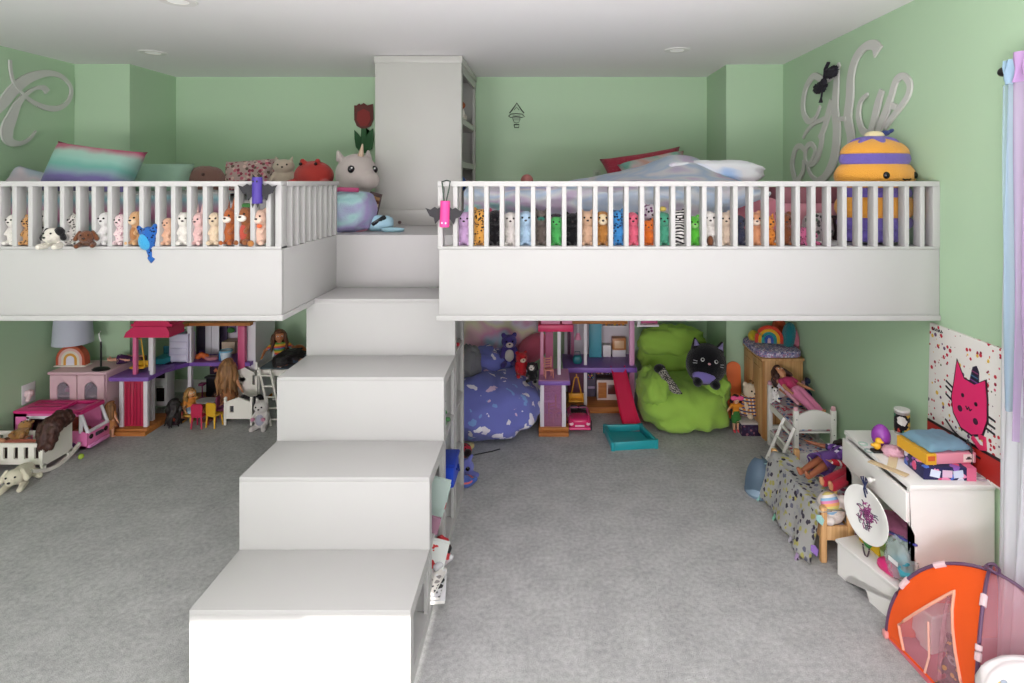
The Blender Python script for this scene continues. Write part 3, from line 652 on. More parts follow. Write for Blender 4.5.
dthing('toy_fireplace', 'dark grey toy fireplace with a picture above, ground floor of the left dollhouse', 'toy fireplace', [('hearth', (fx0, fx1, 4.95, 5.0, .041, .2), plain('26262b', .4)), ('picture', (fx0+.01, fx1-.01, 4.985, 5.0, .22, .35), floral('3a2a3a', ['b04a4a', '6a4a6a', 'c87a5a'], 25)), ('mantel', (fx0-.01, fx1+.01, 4.94, 5.0, .2, .215), plain('3c3b42', .4))])
dthing('toy_pink_stool', 'pink toy stool on the ground floor of the left dollhouse beside the black doll', 'toy stool', [('seat', (gx(198, 4.9), gx(203, 4.9), 4.9, 4.95, .15, .17), plain('a54a78', .4)), ('post', (gx(200, 4.9), gx(201, 4.9), 4.92, 4.93, .05, .15), plain('a54a78', .4)), ('base', (gx(198.5, 4.9), gx(202.5, 4.9), 4.905, 4.945, .041, .05), plain('a54a78', .4))])

# ---- toy tea table with chairs and small dolls, on the carpet in front of the left dollhouse
tx, ty = gx(207, 4.56), 4.56
t2 = thing('toy_table', 'round grey topped toy table between the small chairs', 'toy table', (tx, ty, 0))
obj('table_top', B().lathe([(0, .152), (.078, .152), (.08, .158), (.078, .164), (0, .164)], seg=32, sy=.75), plain('b3b4b8', .35), t2); obj('pedestal', B().lathe([(.045, 0), (.045, .008), (.012, .02), (.01, .152), (0, .152), (0, 0)]), plain('7a4a3a', .5), t2)
def toy_chair(label, loc, h, rz=0):
    q = thing('toy_chair', label, 'toy chair', loc, rz, 'small chairs at the toy tea table'); m_ = plain(h, .4)
    obj('seat', B().rng(-.04, .04, -.04, .04, .085, .097, bev=.004), m_, q)
    obj('backrest', B().prism([(-.04, .097), (.04, .097), (.044, .175), (.03, .19), (-.03, .19), (-.044, .175)], (0, .04, 0), (1, 0, 0), (0, 0, 1), .01), m_, q)
    for sx in (-1, 1):
        for sy in (-1, 1): obj('leg', B().cyl((sx*.034, sy*.034, .086), (sx*.04, sy*.04, 0), .007, .006, 8), m_, q)
    return q
toy_chair('red toy chair in front of the toy tea table', (gx(199.5, 4.44), 4.44, 0), 'b8204a', R(180)); toy_chair('yellow toy chair with its back to the viewer', (gx(214.5, 4.46), 4.46, 0), 'd8a828', R(165)); toy_chair('purple pink toy chair at the right end of the toy tea table', (gx(222.5, 4.56), 4.57, 0), '9a4a7a', R(95))
dthing('toy_bench', 'low yellow toy bench under the blond doll at the tea table', 'toy bench', [('seat', (gx(182, 4.53), gx(193, 4.53), 4.5, 4.58, .05, .065), plain('c89a3c', .5)), ('leg', (gx(182.5, 4.53), gx(184, 4.53), 4.51, 4.57, 0, .05), plain('c89a3c', .5)), ('leg', (gx(191, 4.53), gx(192.5, 4.53), 4.51, 4.57, 0, .05), plain('c89a3c', .5))])
doll('small blond doll in an orange top seated left of the toy table', (gx(188, 4.54), 4.57, .068), .34, 'd8a070', 'b88a4c', cloth('d88a3c'), cloth('8fa8b8'), rz=R(60), pose='sit', hlen=.3, curly=True, skirt=True)
doll('small doll with bushy black hair sitting with its back turned', (gx(173.5, 4.46), 4.47, .01), .36, '8a5a3c', '1c1414', cloth('b24a3c'), cloth('3a2430'), rz=R(185), pose='sit', hlen=.45, curly=True)
doll('small doll in grey blue clothes behind the toy table', (tx+.0, 4.70, .04), .26, '7a4a34', '3a2420', cloth('6a7a8a'), cloth('4a5a6a'), rz=0, pose='sit', hlen=.15)
doll('small brown haired doll seated at the right end of the toy table', (gx(221, 4.58), 4.6, .1), .2, 'c8845a', '7a4a28', cloth('8a4a3c'), cloth('7a4a6a'), rz=R(-60), pose='sit', hlen=.25, curly=True)
# ---- white doll bed with a heart cut in its headboard
hx0, hx1 = gx(229.5, 4.55), gx(257.5, 4.55)
t = thing('doll_bed', 'white doll bed with a heart cut out of its tall headboard', 'doll bed', ((hx0+hx1)/2, 4.48, 0))
b = B(); hb0, hb1, hy = gx(233.5, 4.71), gx(259, 4.71), 4.70
hw = hb1-hb0; 
o_('headboard', B().rng(hb0, hb1, hy, hy+.014, .1, .235).rng(hb0, hb0+.052, hy, hy+.014, .235, .31).rng(hb0+.105, hb1-.05, hy, hy+.014, .235, .31).prism([(hb0, .31), (hb1-.03, .31), (hb1-.04, .335), (hb0+hw*.45, .372), (hb0+.01, .335)], (0, hy+.014, 0), (1, 0, 0), (0, 0, 1), .014).rng(hb1-.03, hb1, hy, hy+.014, .235, .33).rng(hb1-.05, hb1-.03, hy, hy+.014, .31, .32), WD)
b = B(); q = [(0, -.042), (.036, -.002), (.03, .022), (.013, .026), (0, .012), (-.013, .026), (-.03, .022), (-.036, -.002)]; hxc = hb0+.0785
b.prism([(hb0+.05, .235), (hxc, .235)]+[(hxc+a*.7, .275+c*.7) for a, c in [q[0]]+q[:3:-1][0:]]+[(hxc, .31), (hb0+.05, .31)] if False else [(hb0+.05, .234), (hxc, .234), (hxc, .2475), (hxc-.025, .274), (hxc-.021, .29), (hxc-.009, .293), (hxc, .284), (hxc, .311), (hb0+.05, .311)], (0, hy+.014, 0), (1, 0, 0), (0, 0, 1), .014)
b.prism([(hxc, .234), (hb0+.107, .234), (hb0+.107, .311), (hxc, .311), (hxc, .284), (hxc+.009, .293), (hxc+.021, .29), (hxc+.025, .274), (hxc, .2475)], (0, hy+.014, 0), (1, 0, 0), (0, 0, 1), .014); o_('heart_panel', b, WD)
for xx in (hb0-.005, hb1-.012): o_('post', B().cyl((xx+.008, hy+.007, 0), (xx+.008, hy+.007, .36), .012).ell((xx+.008, hy+.007, .365), .014), WD)
b = B(); b.rng(hx0, hx0+.045, 4.47, 4.484, .05, .17); b.rng(hx0+.045, hx0+.075, 4.47, 4.484, .05, .1); b.rng(hx0+.045, hx0+.075, 4.47, 4.484, .15, .17); b.rng(hx0+.075, hx1, 4.47, 4.484, .05, .17)
b.prism([(hx0, .17), (hx1, .17), (hx1, .175), ((hx0+hx1)/2, .215), (hx0, .175)], (0, 4.484, 0), (1, 0, 0), (0, 0, 1), .014); o_('footboard', b, WD)
for xx in (hx0, hx1-.018): o_('post', B().rng(xx, xx+.018, 4.466, 4.486, 0, .2, bev=.004).ell((xx+.009, 4.476, .207), .013), WD)
for xx in (hx0+.004, hx1-.016): o_('side_rail', B().rng(xx, xx+.012, 4.486, hy, .08, .12), WD)
o_('mattress', B().rng(hx0+.02, hx1-.02, 4.486, hy-.003, .09, .14, bev=.015), cloth('4a4a50'))
o_('blanket', B().sheet(12, 14, lambda u, v: V((hx0+.014+u*(hx1-hx0-.028), 4.49+v*.2, .148+.012*math.sin(u*9+v*7)-(.03 if u in (0, 1) else 0))), .012), spots('46464c', '6c6c74', 60, .3))
doll('doll with very long fair ginger hair leaning over the white heart bed', (gx(228, 4.64), 4.64, .0), .47, 'd89a72', 'a8794c', cloth('c0885a'), cloth('a8724c'), rz=R(180), hlen=.5, curly=True, skirt=True)
plush('white plush kitten with pink paws leaning between the heart bed and the toy ladder', (gx(262, 4.42), 4.42, 0), .24, fuzz('cfcac6'), ears='cat', patch=(((.16, -.26, .38), (.07, .06, .06), fuzz('c88aa0')), ((-.17, -.26, .38), (.07, .06, .06), fuzz('c88aa0'))), belly=fuzz('a8a8b8'))
# ---- doll loft bed with ladder
qx0, qx1, qz = gx(262, 4.8), -1.95, .36
t = thing('doll_loft_bed', 'white doll loft bed with a ladder, half hidden by the big steps', 'doll bed', (qx0, 4.6, 0))
for xx in (qx0, qx1-.02):
    for yy in (4.68, 4.98): o_('post', B().rng(xx, xx+.02, yy, yy+.02, 0, qz+.06, bev=.003), WD)
o_('bed_frame', B().rng(qx0, qx1, 4.68, 4.695, qz-.05, qz).rng(qx0, qx1, 4.985, 5.0, qz-.05, qz).rng(qx0, qx0+.015, 4.69, 4.99, qz-.05, qz).rng(qx1-.015, qx1, 4.69, 4.99, qz-.05, qz), WD)
o_('mattress', B().rng(qx0+.016, qx1-.016, 4.697, 4.983, qz-.04, qz+.01, bev=.015), cloth('5c6a72'))
l0, l1 = V((gx(271, 4.46), 4.46, 0)), V((gx(259.5, 4.66), 4.66, .37))
ld = o_('ladder', B().cyl(l0, l1, .009, seg=8).cyl(l0+V((.085, 0, 0)), l1+V((.085, 0, 0)), .009, seg=8), WD)
for k in range(5):
    p = l0.lerp(l1, (k+.6)/5.2); o_('rung', B().cyl(p, p+V((.085, 0, 0)), .007, seg=8), WD, ld)
doll('doll with brown hair and a rainbow striped top sitting on the doll loft bed', (gx(279.5, 4.9), 4.9, qz+.012), .47, 'b87850', '6a3e24', stripes(['c8503c', 'd8a83c', '6a9a4c', '5a7aa8'], 2, 18), cloth('8a8a8e'), rz=R(28), pose='sit', hlen=.3, arms=60)
doll('doll with bushy black hair face down on the doll loft bed', (-1.83, 4.95, qz+.085), .48, '9a6244', '1a1414', cloth('3a4a5a'), cloth('3a4a5a'), rot=(R(92), R(0), R(-48)), hlen=.42, curly=True)
single('orange_pumpkin_cushion', B().ell((0, 0, .06), (.065, .06, .06)), fuzz('b8622c'), 'round orange plush cushion behind the black haired doll', 'cushion', (gx(297, 4.9), 4.93, qz+.012))
dthing('toy_bedding_stack', 'stack of teal and grey doll bedding behind the heart headboard', 'doll bedding', [('blanket', (gx(257.5, 4.95), gx(264, 4.95), 4.92, 5.04, .32, .35), cloth('3c5a66')), ('sheet', (gx(258, 4.95), gx(263, 4.95), 4.92, 5.04, .35, .37), cloth('9aa6ac')), ('carton', (gx(257.5, 4.95), gx(264, 4.95), 4.915, 5.05, 0, .32), plain('57545c', .6))])
# ------------------------------------------------------------------ under the right loft
# blue unicorn print bean bag behind the steps
def unicorn_print():
    def f(t):
        v = t.n('ShaderNodeTexVoronoi', Scale=12.5); d = t.n('ShaderNodeTexNoise', Scale=9.0, Detail=3.0); co = t.co()
        t.l(co, d.inputs['Vector']); mx = t.n('ShaderNodeMixRGB'); mx.inputs[0].default_value = .16; t.l(co, mx.inputs[1]); t.l(d.outputs['Color'], mx.inputs[2]); t.l(mx.outputs[0], v.inputs['Vector'])
        sp = t.n('ShaderNodeSeparateColor'); t.l(v.outputs['Color'], sp.inputs[0])
        c = t.ramp(sp.outputs[0], [(0, 'e6e0ec'), (.35, 'd7b9d3'), (.55, 'e9e6ef'), (.8, '7d9fd6')], True)
        t.col(t.mix(t.math('LESS_THAN', v.outputs['Distance'], .33), '7076c0', c)); return t.fin(.9, sheen=.15, spec=.1, bump=.1, bscale=40)
    return mk('unicorn_print', f)
def blob(prof, fn=None, n=40, m=22):
    """closed soft body: unit sphere mapped by prof(theta, phi) -> Vector"""
    b = B()
    top = b.bm.verts.new(prof(0, 0)); bot = b.bm.verts.new(prof(0, PI)); rr = []
    for j in range(1, m):
        rr.append([b.bm.verts.new(prof(2*PI*i/n, PI*j/m)) for i in range(n)])
    for i in range(n):
        k = (i+1) % n
        b.bm.faces.new((top, rr[0][i], rr[0][k])); b.bm.faces.new((bot, rr[-1][k], rr[-1][i]))
        for j in range(m-2): b.bm.faces.new((rr[j][i], rr[j+1][i], rr[j+1][k], rr[j][k]))
    return b
def soft(c, r, p=2.5, lump=.0, ls=3.0, seed=0, flat=0, crease=0.0):
    """superellipsoid with lumps; flat > 0 squashes the underside"""
    c = V(c); r = V(r)
    def g(th, ph):
        d = V((math.sin(ph)*math.cos(th), math.sin(ph)*math.sin(th), math.cos(ph)))
        k = (abs(d.x)**p+abs(d.y)**p+abs(d.z)**p)**(-1/p); q = d*k
        q *= 1+lump*noise.noise(V((d.x*ls+seed, d.y*ls, d.z*ls)))+lump*.5*noise.noise(V((d.x*ls*2.3+seed, d.y*ls*2.3, d.z*ls*2.3)))
        if crease:
            w = V((d.x*1.35+seed*2.7, d.y*1.35, d.z*.9)); q *= 1-crease*((1-min(1, abs(noise.noise(w))*2.0))**4+.35*(1-min(1, abs(noise.noise(w*2.0))*2.0))**3)
        if q.z < 0: q.z *= 1-flat
        return c+V((q.x*r.x, q.y*r.y, q.z*r.z))
    return blob(g, 96, 56) if crease else blob(g)
t = thing('bean_bag', 'blue bean bag printed with white unicorns, slumped behind the big steps', 'bean bag', (-.42, 4.43, 0))
b = soft((-.03, -.02, .19), (.40, .42, .25), 2.6, .13, 2.4, 3, .25, crease=.13); obj('seat', b, unicorn_print(), t, smooth=180)
b = soft((-.1, .24, .34), (.30, .2, .2), 2.4, .16, 2.5, 8, crease=.14); obj('back', b, unicorn_print(), t, smooth=180)
single('grey_fleece_blanket', soft((0, 0, .0), (.1, .1, .13), 2.4, .2, 3, 5), cloth('77767c'), 'crumpled grey fleece on the blue bean bag close to the steps', 'blanket', (XX(467.5, 4.40), 4.42, .50))
def pillow(w, h_, th, m, name, label, loc, rot, seed=0, cat='pillow', corner=.06, group=None):
    """square pillow in its local XZ plane, with pointed corners"""
    def f(s):
        def g(u, v):
            x, z = u*2-1, v*2-1; k = max(0.0, (1-x**4)*(1-z**4))**.5
            ins = 1-corner*((1-x*x)*(abs(z)**3)+(1-z*z)*abs(x)**3)
            n_ = .12*noise.noise(V((x*1.6+seed, z*1.6, s)))
            return V((x*ins*w/2, s*th/2*(k*(1+n_))+.0*s, z*ins*h_/2))
        return g
    b = B(); b.sheet(22, 22, f(1)); b.sheet(22, 22, f(-1)); bmesh.ops.remove_doubles(b.bm, verts=b.bm.verts, dist=.0008)
    return single(name, b, m, label, cat, loc, 0, group, rot, smooth=180)
PASTEL = tiedye(['a8cce0', 'e0a4c8', 'e8d8ea', 'e4dcc0', 'e09cc0', 'b0d0e6', 'e6b4d4'], 2.0, .6)
pillow(.80, .52, .2, PASTEL, 'pillow', 'large pastel tie dye pillow against the wall behind the blue bean bag', (-.44, 5.0, .62), (R(-10), R(-6), 0), 3)
plush('purple plush cow with a cream belly sitting on top of the blue bean bag', (XX(509, 4.62), 4.62, .42), .27, fuzz('4d3f86'), ears='round', muz=fuzz('d8c8c0'), belly=fuzz('ddd6cc'), rz=R(8))
single('pink_bolster', soft((0, 0, 0), (.16, .09, .1), 2.3, .08, 3, 2), fuzz('d96b83'), 'coral pink bolster cushion between purple cow plush and right dollhouse', 'cushion', (XX(532, 4.85), 4.85, .48), rot=(0, R(-38), 0), smooth=180)
plush('red plush bear with a pale face on the blue bean bag', (XX(521, 4.45), 4.42, .40), .2, fuzz('b8242c'), muz=fuzz('e6d0b8'), rz=R(20), tilt=.02)
plush('black plush puppy with a white face beside the red plush bear', (XX(532.5, 4.38), 4.36, .38), .16, fuzz('1d1b1e'), ears='flop', muz=fuzz('e8e0d8'), rz=R(-10), patch=(((0, -.17, .7), (.14, .1, .12), fuzz('e8e2da')),))

# right dollhouse
t = thing('dollhouse', 'three storey pink and purple dollhouse with a red slide and a teal paddling pool', 'dollhouse', (.3, 4.4, 0))
T0, T1, TYF, TYB = XX(540, 4.3), XX(566, 4.3), 4.3, 4.56; F1, F2 = .375, .695
o_ = lambda n, b, m, p=None, **k: obj(n, b, m, p or t, world=True, **k)
LT = clear('c99ac0', .35, .2)
o_('base', B().rng(T0-.01, T1+.02, TYF-.03, TYB, 0, .03, bev=.003).rng(T0-.01, T1+.02, TYF-.01, TYB, .03, .06, bev=.003), ORW)
for xx in (T0, T1-.03):
    for yy in (TYF, TYB-.03): o_('column', B().rng(xx, xx+.03, yy, yy+.03, .06, F1, bev=.003), DW)
o_('back_wall', B().rng(T0+.03, T1-.03, TYB-.012, TYB, .06, F1), plain('a85a8c', .4)); o_('wing_table', B().rng(T0+.03, T0+.11, TYF+.06, TYB-.02, .22, .235), plain('c98ac0', .4))
o_('balcony_deck', B().rng(T0-.012, T1+.03, TYF-.02, TYB, F1, F1+.03, bev=.004), PUR); o_('balcony_floor', B().rng(T0-.006, T1+.024, TYF-.014, TYB, F1+.03, F1+.034), plain('c488b8', .4))
for xx, m_ in ((T0, plain('d98fae', .4)), (XX(559, 4.45)-.013, DW)): o_('column', B().rng(xx, xx+.026, 4.42, 4.446, F1+.03, F2+.08, bev=.003), m_)
o_('wing_wall', B().rng(T0+.04, T0+.1, 4.5, 4.55, F1+.034, F2+.06), plain('b0537c', .45))
rf = o_('roof', B().rng(XX(538, 4.3), XX(573, 4.3), 4.3, 4.56, F2+.07, F2+.12, bev=.004), MAG); o_('roof_parapet', B().rng(XX(541, 4.33), XX(560, 4.33), 4.33, 4.35, F2+.12, F2+.22).rng(XX(562, 4.33), XX(572, 4.33), 4.33, 4.35, F2+.12, F2+.17), plain('c87a9a', .4), rf)
M0, M1, MYF, MYB = XX(565.5, 4.73), XX(634.5, 4.73), 4.73, 5.05
o_('base', B().rng(M0, M1, MYF-.03, MYB, 0, .05, bev=.003), ORW)
o_('floor_deck', B().rng(M0-.02, M1+.01, MYF-.06, MYB, F1-.035, F1+.005, bev=.003), PUR)
o_('ceiling_beam', B().rng(M0, M1-.06, MYF-.03, MYB, F2+.03, F2+.055, bev=.003), ORW)
for px_ in (585.5,):
    o_('column', B().rng(XX(px_-1.6, 4.75), XX(px_+1.4, 4.75), 4.74, 4.77, .05, F1-.035), DW); o_('column', B().rng(XX(px_-1.6, 4.75), XX(px_+1.4, 4.75), 4.74, 4.77, F1+.005, F2+.03), DW)
o_('column', B().rng(XX(629.5, 4.73), XX(634.5, 4.73), MYF, MYF+.04, .05, F2+.06, bev=.003), plain('cc8fb4', .4))
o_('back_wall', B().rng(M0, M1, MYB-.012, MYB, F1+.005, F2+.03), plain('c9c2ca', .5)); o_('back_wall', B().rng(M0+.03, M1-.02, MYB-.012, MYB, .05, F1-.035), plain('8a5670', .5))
o_('wardrobe_screen', B().rng(XX(589, 4.95), XX(601.5, 4.95), 4.94, 4.955, F1+.006, F2+.03, bev=.002), plain('4e9cae', .4))
o_('wall_shelf', B().rng(XX(603, 5.02), XX(626, 5.02), 4.98, 5.035, .63, .64), DW)
for px_, h_ in ((605, 'c99a5a'), (609, '7a5a4a'), (613.5, 'c8a84c'), (618, 'b86a3c'), (622, 'd0a04c')): o_('shelf_ornament', B().rng(XX(px_, 5.0), XX(px_+2.4, 5.0), 4.99, 5.01, .64, .69, bev=.004), plain(h_, .5))
dz = F1+.006
for px_, h_ in ((567.5, '5a2e4c'), (571, 'b86a8c')): o_('wall_panel', B().rng(XX(px_, 5.02), XX(px_+3, 5.02), 5.02, 5.037, dz, F2), plain(h_, .5))
dthing('toy_kitchen_unit', 'white toy kitchen unit with an orange microwave, upper floor of the right dollhouse', 'toy kitchen', [('counter', (XX(603, 4.95), XX(611, 4.95), 4.95, 5.02, dz, dz+.1), plain('dcd8da', .4)), ('microwave', (XX(612.5, 4.95), XX(626, 4.95), 4.95, 5.02, dz+.06, dz+.16), plain('b8783f', .4)), ('oven_window', (XX(614.5, 4.95), XX(624, 4.95), 4.946, 4.95, dz+.075, dz+.14), plain('d9b48a', .3)), ('cabinet', (XX(612.5, 4.95), XX(626, 4.95), 4.95, 5.02, dz, dz+.06), plain('cbc6cc', .4))])
t3 = thing('toy_teal_bag', 'teal toy handbag on the purple floor of the right dollhouse', 'toy bag', (XX(577.5, 4.75), 4.77, dz)); obj('bag', soft((0, 0, .035), (.038, .025, .036), 2.8, .05, 3, 1), plain('1f6f78', .4), t3, smooth=180); obj('handle', B().tube([(-.025, 0, .06), (-.02, 0, .1), (.02, 0, .1), (.025, 0, .06)], .004), plain('185a62', .4), t3)
o2 = thing('toy_light_string', 'small pink hanging toy light in the right dollhouse', 'toy lamp', (XX(578, 4.8), 4.8, F2-.12)); obj('lamp_shade', B().lathe([(.03, 0), (.014, .05), (.01, .05), (.026, 0), (.03, 0)]), plain('d78aa8', .4), o2); obj('cord', B().cyl((0, 0, .04), (0, 0, .15), .0025), plain('e6e0e4', .4), o2)
def small_chair(label, loc, h, s=1.0, rz=0):
    q = thing('toy_chair', label, 'toy chair', loc, rz); m_ = plain(h, .4)
    obj('seat', B().box((0, 0, .07*s), (.07*s, .065*s, .01*s)), m_, q)
    for k in range(4): obj('back_rail', B().box((0, .03*s, (.09+.022*k)*s), (.065*s, .006*s, .007*s)), m_, q)
    for sx in (-1, 1):
        obj('back_post', B().cyl((sx*.032*s, .03*s, 0), (sx*.032*s, .034*s, .17*s), .005*s, seg=8), m_, q); obj('leg', B().cyl((sx*.032*s, -.028*s, .07*s), (sx*.036*s, -.034*s, 0), .005*s, seg=8), m_, q)
    return q
small_chair('brown orange toy chair behind the clear wall of the right dollhouse wing', (XX(555, 4.42), 4.42, .061), 'b4622e', 1.05, R(35))
small_chair('peach pink toy chair on the balcony of the right dollhouse', (XX(548.5, 4.36), 4.36, F1+.035), 'd78f7c', .85, R(15))
o_('clear_wall', B().rng(T0+.03, T1-.03, TYF+.008, TYF+.014, .06, F1-.002), clear('c88ab8', .3, .15))
t4 = thing('toy_swing_seat', 'orange yellow swing seat hanging under the right dollhouse', 'toy swing', (XX(576.5, 4.6), 4.62, .13))
OY = plain('dd9a24', .4)
obj('seat', B().box((0, 0, .008), (.12, .06, .014), bev=.005).box((0, .028, .03), (.12, .01, .045), bev=.004), OY, t4); 
for s in (-1, 1): obj('rope', B().cyl((s*.05, 0, .01), (s*.012, 0, .19), .0045), OY, t4)
obj('hanger', B().cyl((0, 0, .19), (0, 0, .215), .004).cyl((-.012, 0, .19), (.012, 0, .19), .004), OY, t4)
dthing('toy_bookcase', 'dark toy bookcase on the ground floor of the right dollhouse', 'toy bookcase', [('body', (XX(587, 4.9), XX(596, 4.9), 4.93, 5.03, .051, .3), plain('5b5364', .5)), ('shelf', (XX(588, 4.9), XX(595, 4.9), 4.922, 4.93, .12, .14), plain('a08aa8', .4)), ('book', (XX(588.5, 4.9), XX(594, 4.9), 4.922, 4.93, .2, .26), floral('46405a', ['c85a7a', 'd8b84c', '5a9ac0'], 60), )])
kx0, kx1 = XX(597, 4.85), XX(619, 4.85)
dthing('toy_stove_unit', 'white and wood toy stove on the ground floor beside the red slide', 'toy kitchen', [('body', (kx0, kx1, 4.85, 4.95, .051, .22), plain('cfc0b8', .45)), ('wood_door', (kx0+.01, kx0+.08, 4.845, 4.85, .07, .2), ORW), ('oven_door', (kx0+.09, kx1-.01, 4.845, 4.85, .1, .18), plain('5a2c24', .3)), ('worktop', (kx0-.004, kx1+.004, 4.843, 4.95, .22, .232), plain('3a2e30', .4)), ('backsplash', (kx0, kx1, 4.945, 4.95, .232, .32), floral('4a3a40', ['c8b8a8', 'd88a5a', '8a9ac0'], 50))])
# side balcony seen over the green bean bag
o_('side_balcony', B().rng(XX(637, 4.75), XX(659, 4.75), 4.75, 4.97, .69, .705), DW); o_('side_post', B().rng(XX(637.5, 4.74), XX(640.5, 4.74), 4.745, 4.77, .69, .86), DW); o_('balcony_panel', B().rng(XX(641, 4.8), XX(657.5, 4.8), 4.8, 4.81, .706, .86), plain('bb4f80', .4))
# slide belongs to the dollhouse
s0, s1 = V((XX(617.5, 4.70), 4.69, F1-.01)), V((XX(632.5, 4.37), 4.34, .012)); sd = s1-s0; mid = s0+sd*.5+V((0, 0, -.015))
def slide(u, v):
    p = s0.lerp(s1, u)+V((0, 0, -.03*math.sin(PI*u)+.012*math.sin(2*PI*u))); w_ = .058+.014*u; a = (v-.5)*2
    return p+V((a*w_, 0, .03*max(0, abs(a)-.7)/.3))
o_('slide', B().sheet(24, 12, slide, .006), plain('f23a68', .25))
# teal pool
t = thing('toy_pool', 'teal square toy paddling pool at the foot of the red slide', 'toy pool', (.62, 4.2, 0), 0)
corn = [(XX(612.5, 4.05), 4.05), (XX(657, 4.09), 4.09), (XX(641, 4.36), 4.36), (XX(604.5, 4.345), 4.345)]; cc = V((sum(c[0] for c in corn)/4, sum(c[1] for c in corn)/4))
def inset(k): return [(cc.x+(x-cc.x)*k, cc.y+(y-cc.y)*k) for x, y in corn]
TEAL = plain('23949c', .3); o_ = lambda n, b, m, p=None, **k: obj(n, b, m, p or t, world=True, **k)
o_('basin', B().prism(inset(.97), (0, 0, 0), (1, 0, 0), (0, 1, 0), .012), TEAL)
for k in range(4):
    a, c2 = V((*inset(.97)[k], .03)), V((*inset(.97)[(k+1) % 4], .03)); d = (c2-a); o_('wall', B().box((a+c2)/2, (d.length+.02, .022, .06), (0, 0, math.atan2(d.y, d.x)), bev=.005), TEAL)
    o_('corner_foot', B().cyl((a.x, a.y, 0), (a.x, a.y, .062), .016), TEAL)
# pink convertible
t = thing('toy_convertible_car', 'hot pink toy convertible parked facing the viewer in front of the dollhouse', 'toy car', (XX(579.5, 4.36), 4.36, 0), R(0))
HP = plain('cf2a67', .2, coat=.4)
obj('body', soft((0, .12, .062), (.09, .16, .042), 4.5, 0, 1, 0), HP, t, smooth=180)
obj('bonnet', soft((0, .03, .085), (.078, .075, .03), 3, 0, 1, 0), HP, t, smooth=180)
for s in (-1, 1):
    obj('fender', B().ell((s*.066, .02, .085), (.022, .07, .028)), HP, t, smooth=180); h_ = obj('headlight', B().ell((s*.062, -.04, .075), (.016, .012, .012)), plain('f0c4d4', .15), t, smooth=180)
    for y_ in (.03, .22): w_ = obj('wheel', B().cyl((s*.072, y_, .035), (s*.094, y_, .035), .035, seg=24), plain('2a1c24', .6), t); obj('hubcap', B().cyl((s*.094, y_, .035), (s*.097, y_, .035), .018), plain('d87a9c', .3), w_)
    obj('seat', B().box((s*.035, .17, .1), (.055, .035, .07), bev=.012), plain('3a2430', .6), t)
obj('windshield', B().tube([(-.07, .07, .1), (-.062, .085, .15), (.062, .085, .15), (.07, .07, .1)], .005), plain('8c3c62', .25), t)
obj('grille', B().box((0, -.042, .06), (.07, .006, .014), bev=.003), plain('e9b2c8', .25), t); obj('bumper', B().box((0, -.04, .04), (.16, .02, .018), bev=.006), plain('d9487e', .25), t); obj('cockpit', B().box((0, .15, .1), (.12, .14, .012), bev=.004), plain('2c1a24', .6), t)
# green bean bag chair
GB = cloth('90b54c')
t = thing('bean_bag', 'big lime green bean bag chair with a pillow back and two arms', 'bean bag', (1.06, 4.56, 0))
b = soft((0, -.02, .15), (.335, .36, .2), 3.0, .07, 2.4, 1, .25, crease=.13); obj('seat', b, GB, t, smooth=180, disp=(.02, .13))
for s in (-1, 1): obj('arm', soft((s*.225, -.07+.02*s, .285), (.13, .235, .15), 2.3, .16, 2.6, 4+s, crease=.14), GB, t, smooth=180, disp=(.02, .11))
obj('back', soft((.0, .33, .44), (.28, .13, .23), 3.2, .12, 2.6, 6, crease=.14), GB, t, smooth=180)
obj('head_pillow', soft((-.01, .285, .55), (.275, .12, .12), 3.2, .1, 2.6, 9, crease=.14), GB, t, smooth=180)
t = thing('plush_cat', 'large round black plush cat with a lilac belly on the green bean bag', 'soft toy', (XX(706, 4.40), 4.40, .495), 0, None, (R(-12), R(8), R(-6)))
BF = fuzz('121216'); b = B(); b.ell((0, 0, 0), (.152, .12, .155), seg=28, rings=20)
for s in (-1, 1): b.cyl((s*.085, .0, .11), (s*.105, 0, .185), .042, .006)
b.cap((-.06, -.07, -.12), (-.065, -.1, -.13), .04, .035); b.cap((.06, -.07, -.12), (.065, -.1, -.13), .04, .035)
obj('body', b, BF, t, vox=.006, smooth=180); obj('belly', B().ell((-.015, -.062, -.085), (.09, .06, .052)), fuzz('7c6fb4'), t, smooth=180)
for s in (-1, 1):
    obj('inner_ear', B().cyl((s*.088, -.03, .125), (s*.103, -.025, .172), .022, .004), fuzz('8d84b4'), t)
    e = obj('eye', B().ell((s*.05-.0, -.112, .035), (.014, .01, .014)), plain('d8d8d8', .3), t); obj('pupil', B().ell((s*.05, -.119, .036), (.009, .006, .009)), EYE, e)
    for k in range(2): obj('whisker', B().tube([(s*.085, -.104, .018-.014*k), (s*.112, -.085, .02-.02*k)], .0022, 6), plain('b8b8be', .6), t)
obj('nose', B().ell((0, -.121, .012), (.011, .008, .008)), plain('e0a3ac', .5), t)
t = thing('plush_snake', 'small black and white patterned plush snake on the seat of the green bean bag', 'soft toy', (XX(668, 4.34), 4.34, .385)); b = B()
b.chain([(-.035, .05, .06), (-.01, .0, .02), (.035, -.02, -.04), (.07, -.03, -.075)], [.035, .033, .035, .025]); obj('body', b, spots('3a3838', 'b8b2a8', 110, .42), t, vox=.006, smooth=180)
obj('head', B().ell((-.05, .06, .075), (.045, .035, .035)), fuzz('1a191b'), t, smooth=180); obj('tail_tip', B().ell((.085, -.033, -.09), (.028, .022, .022)), fuzz('1a191b'), t, smooth=180)
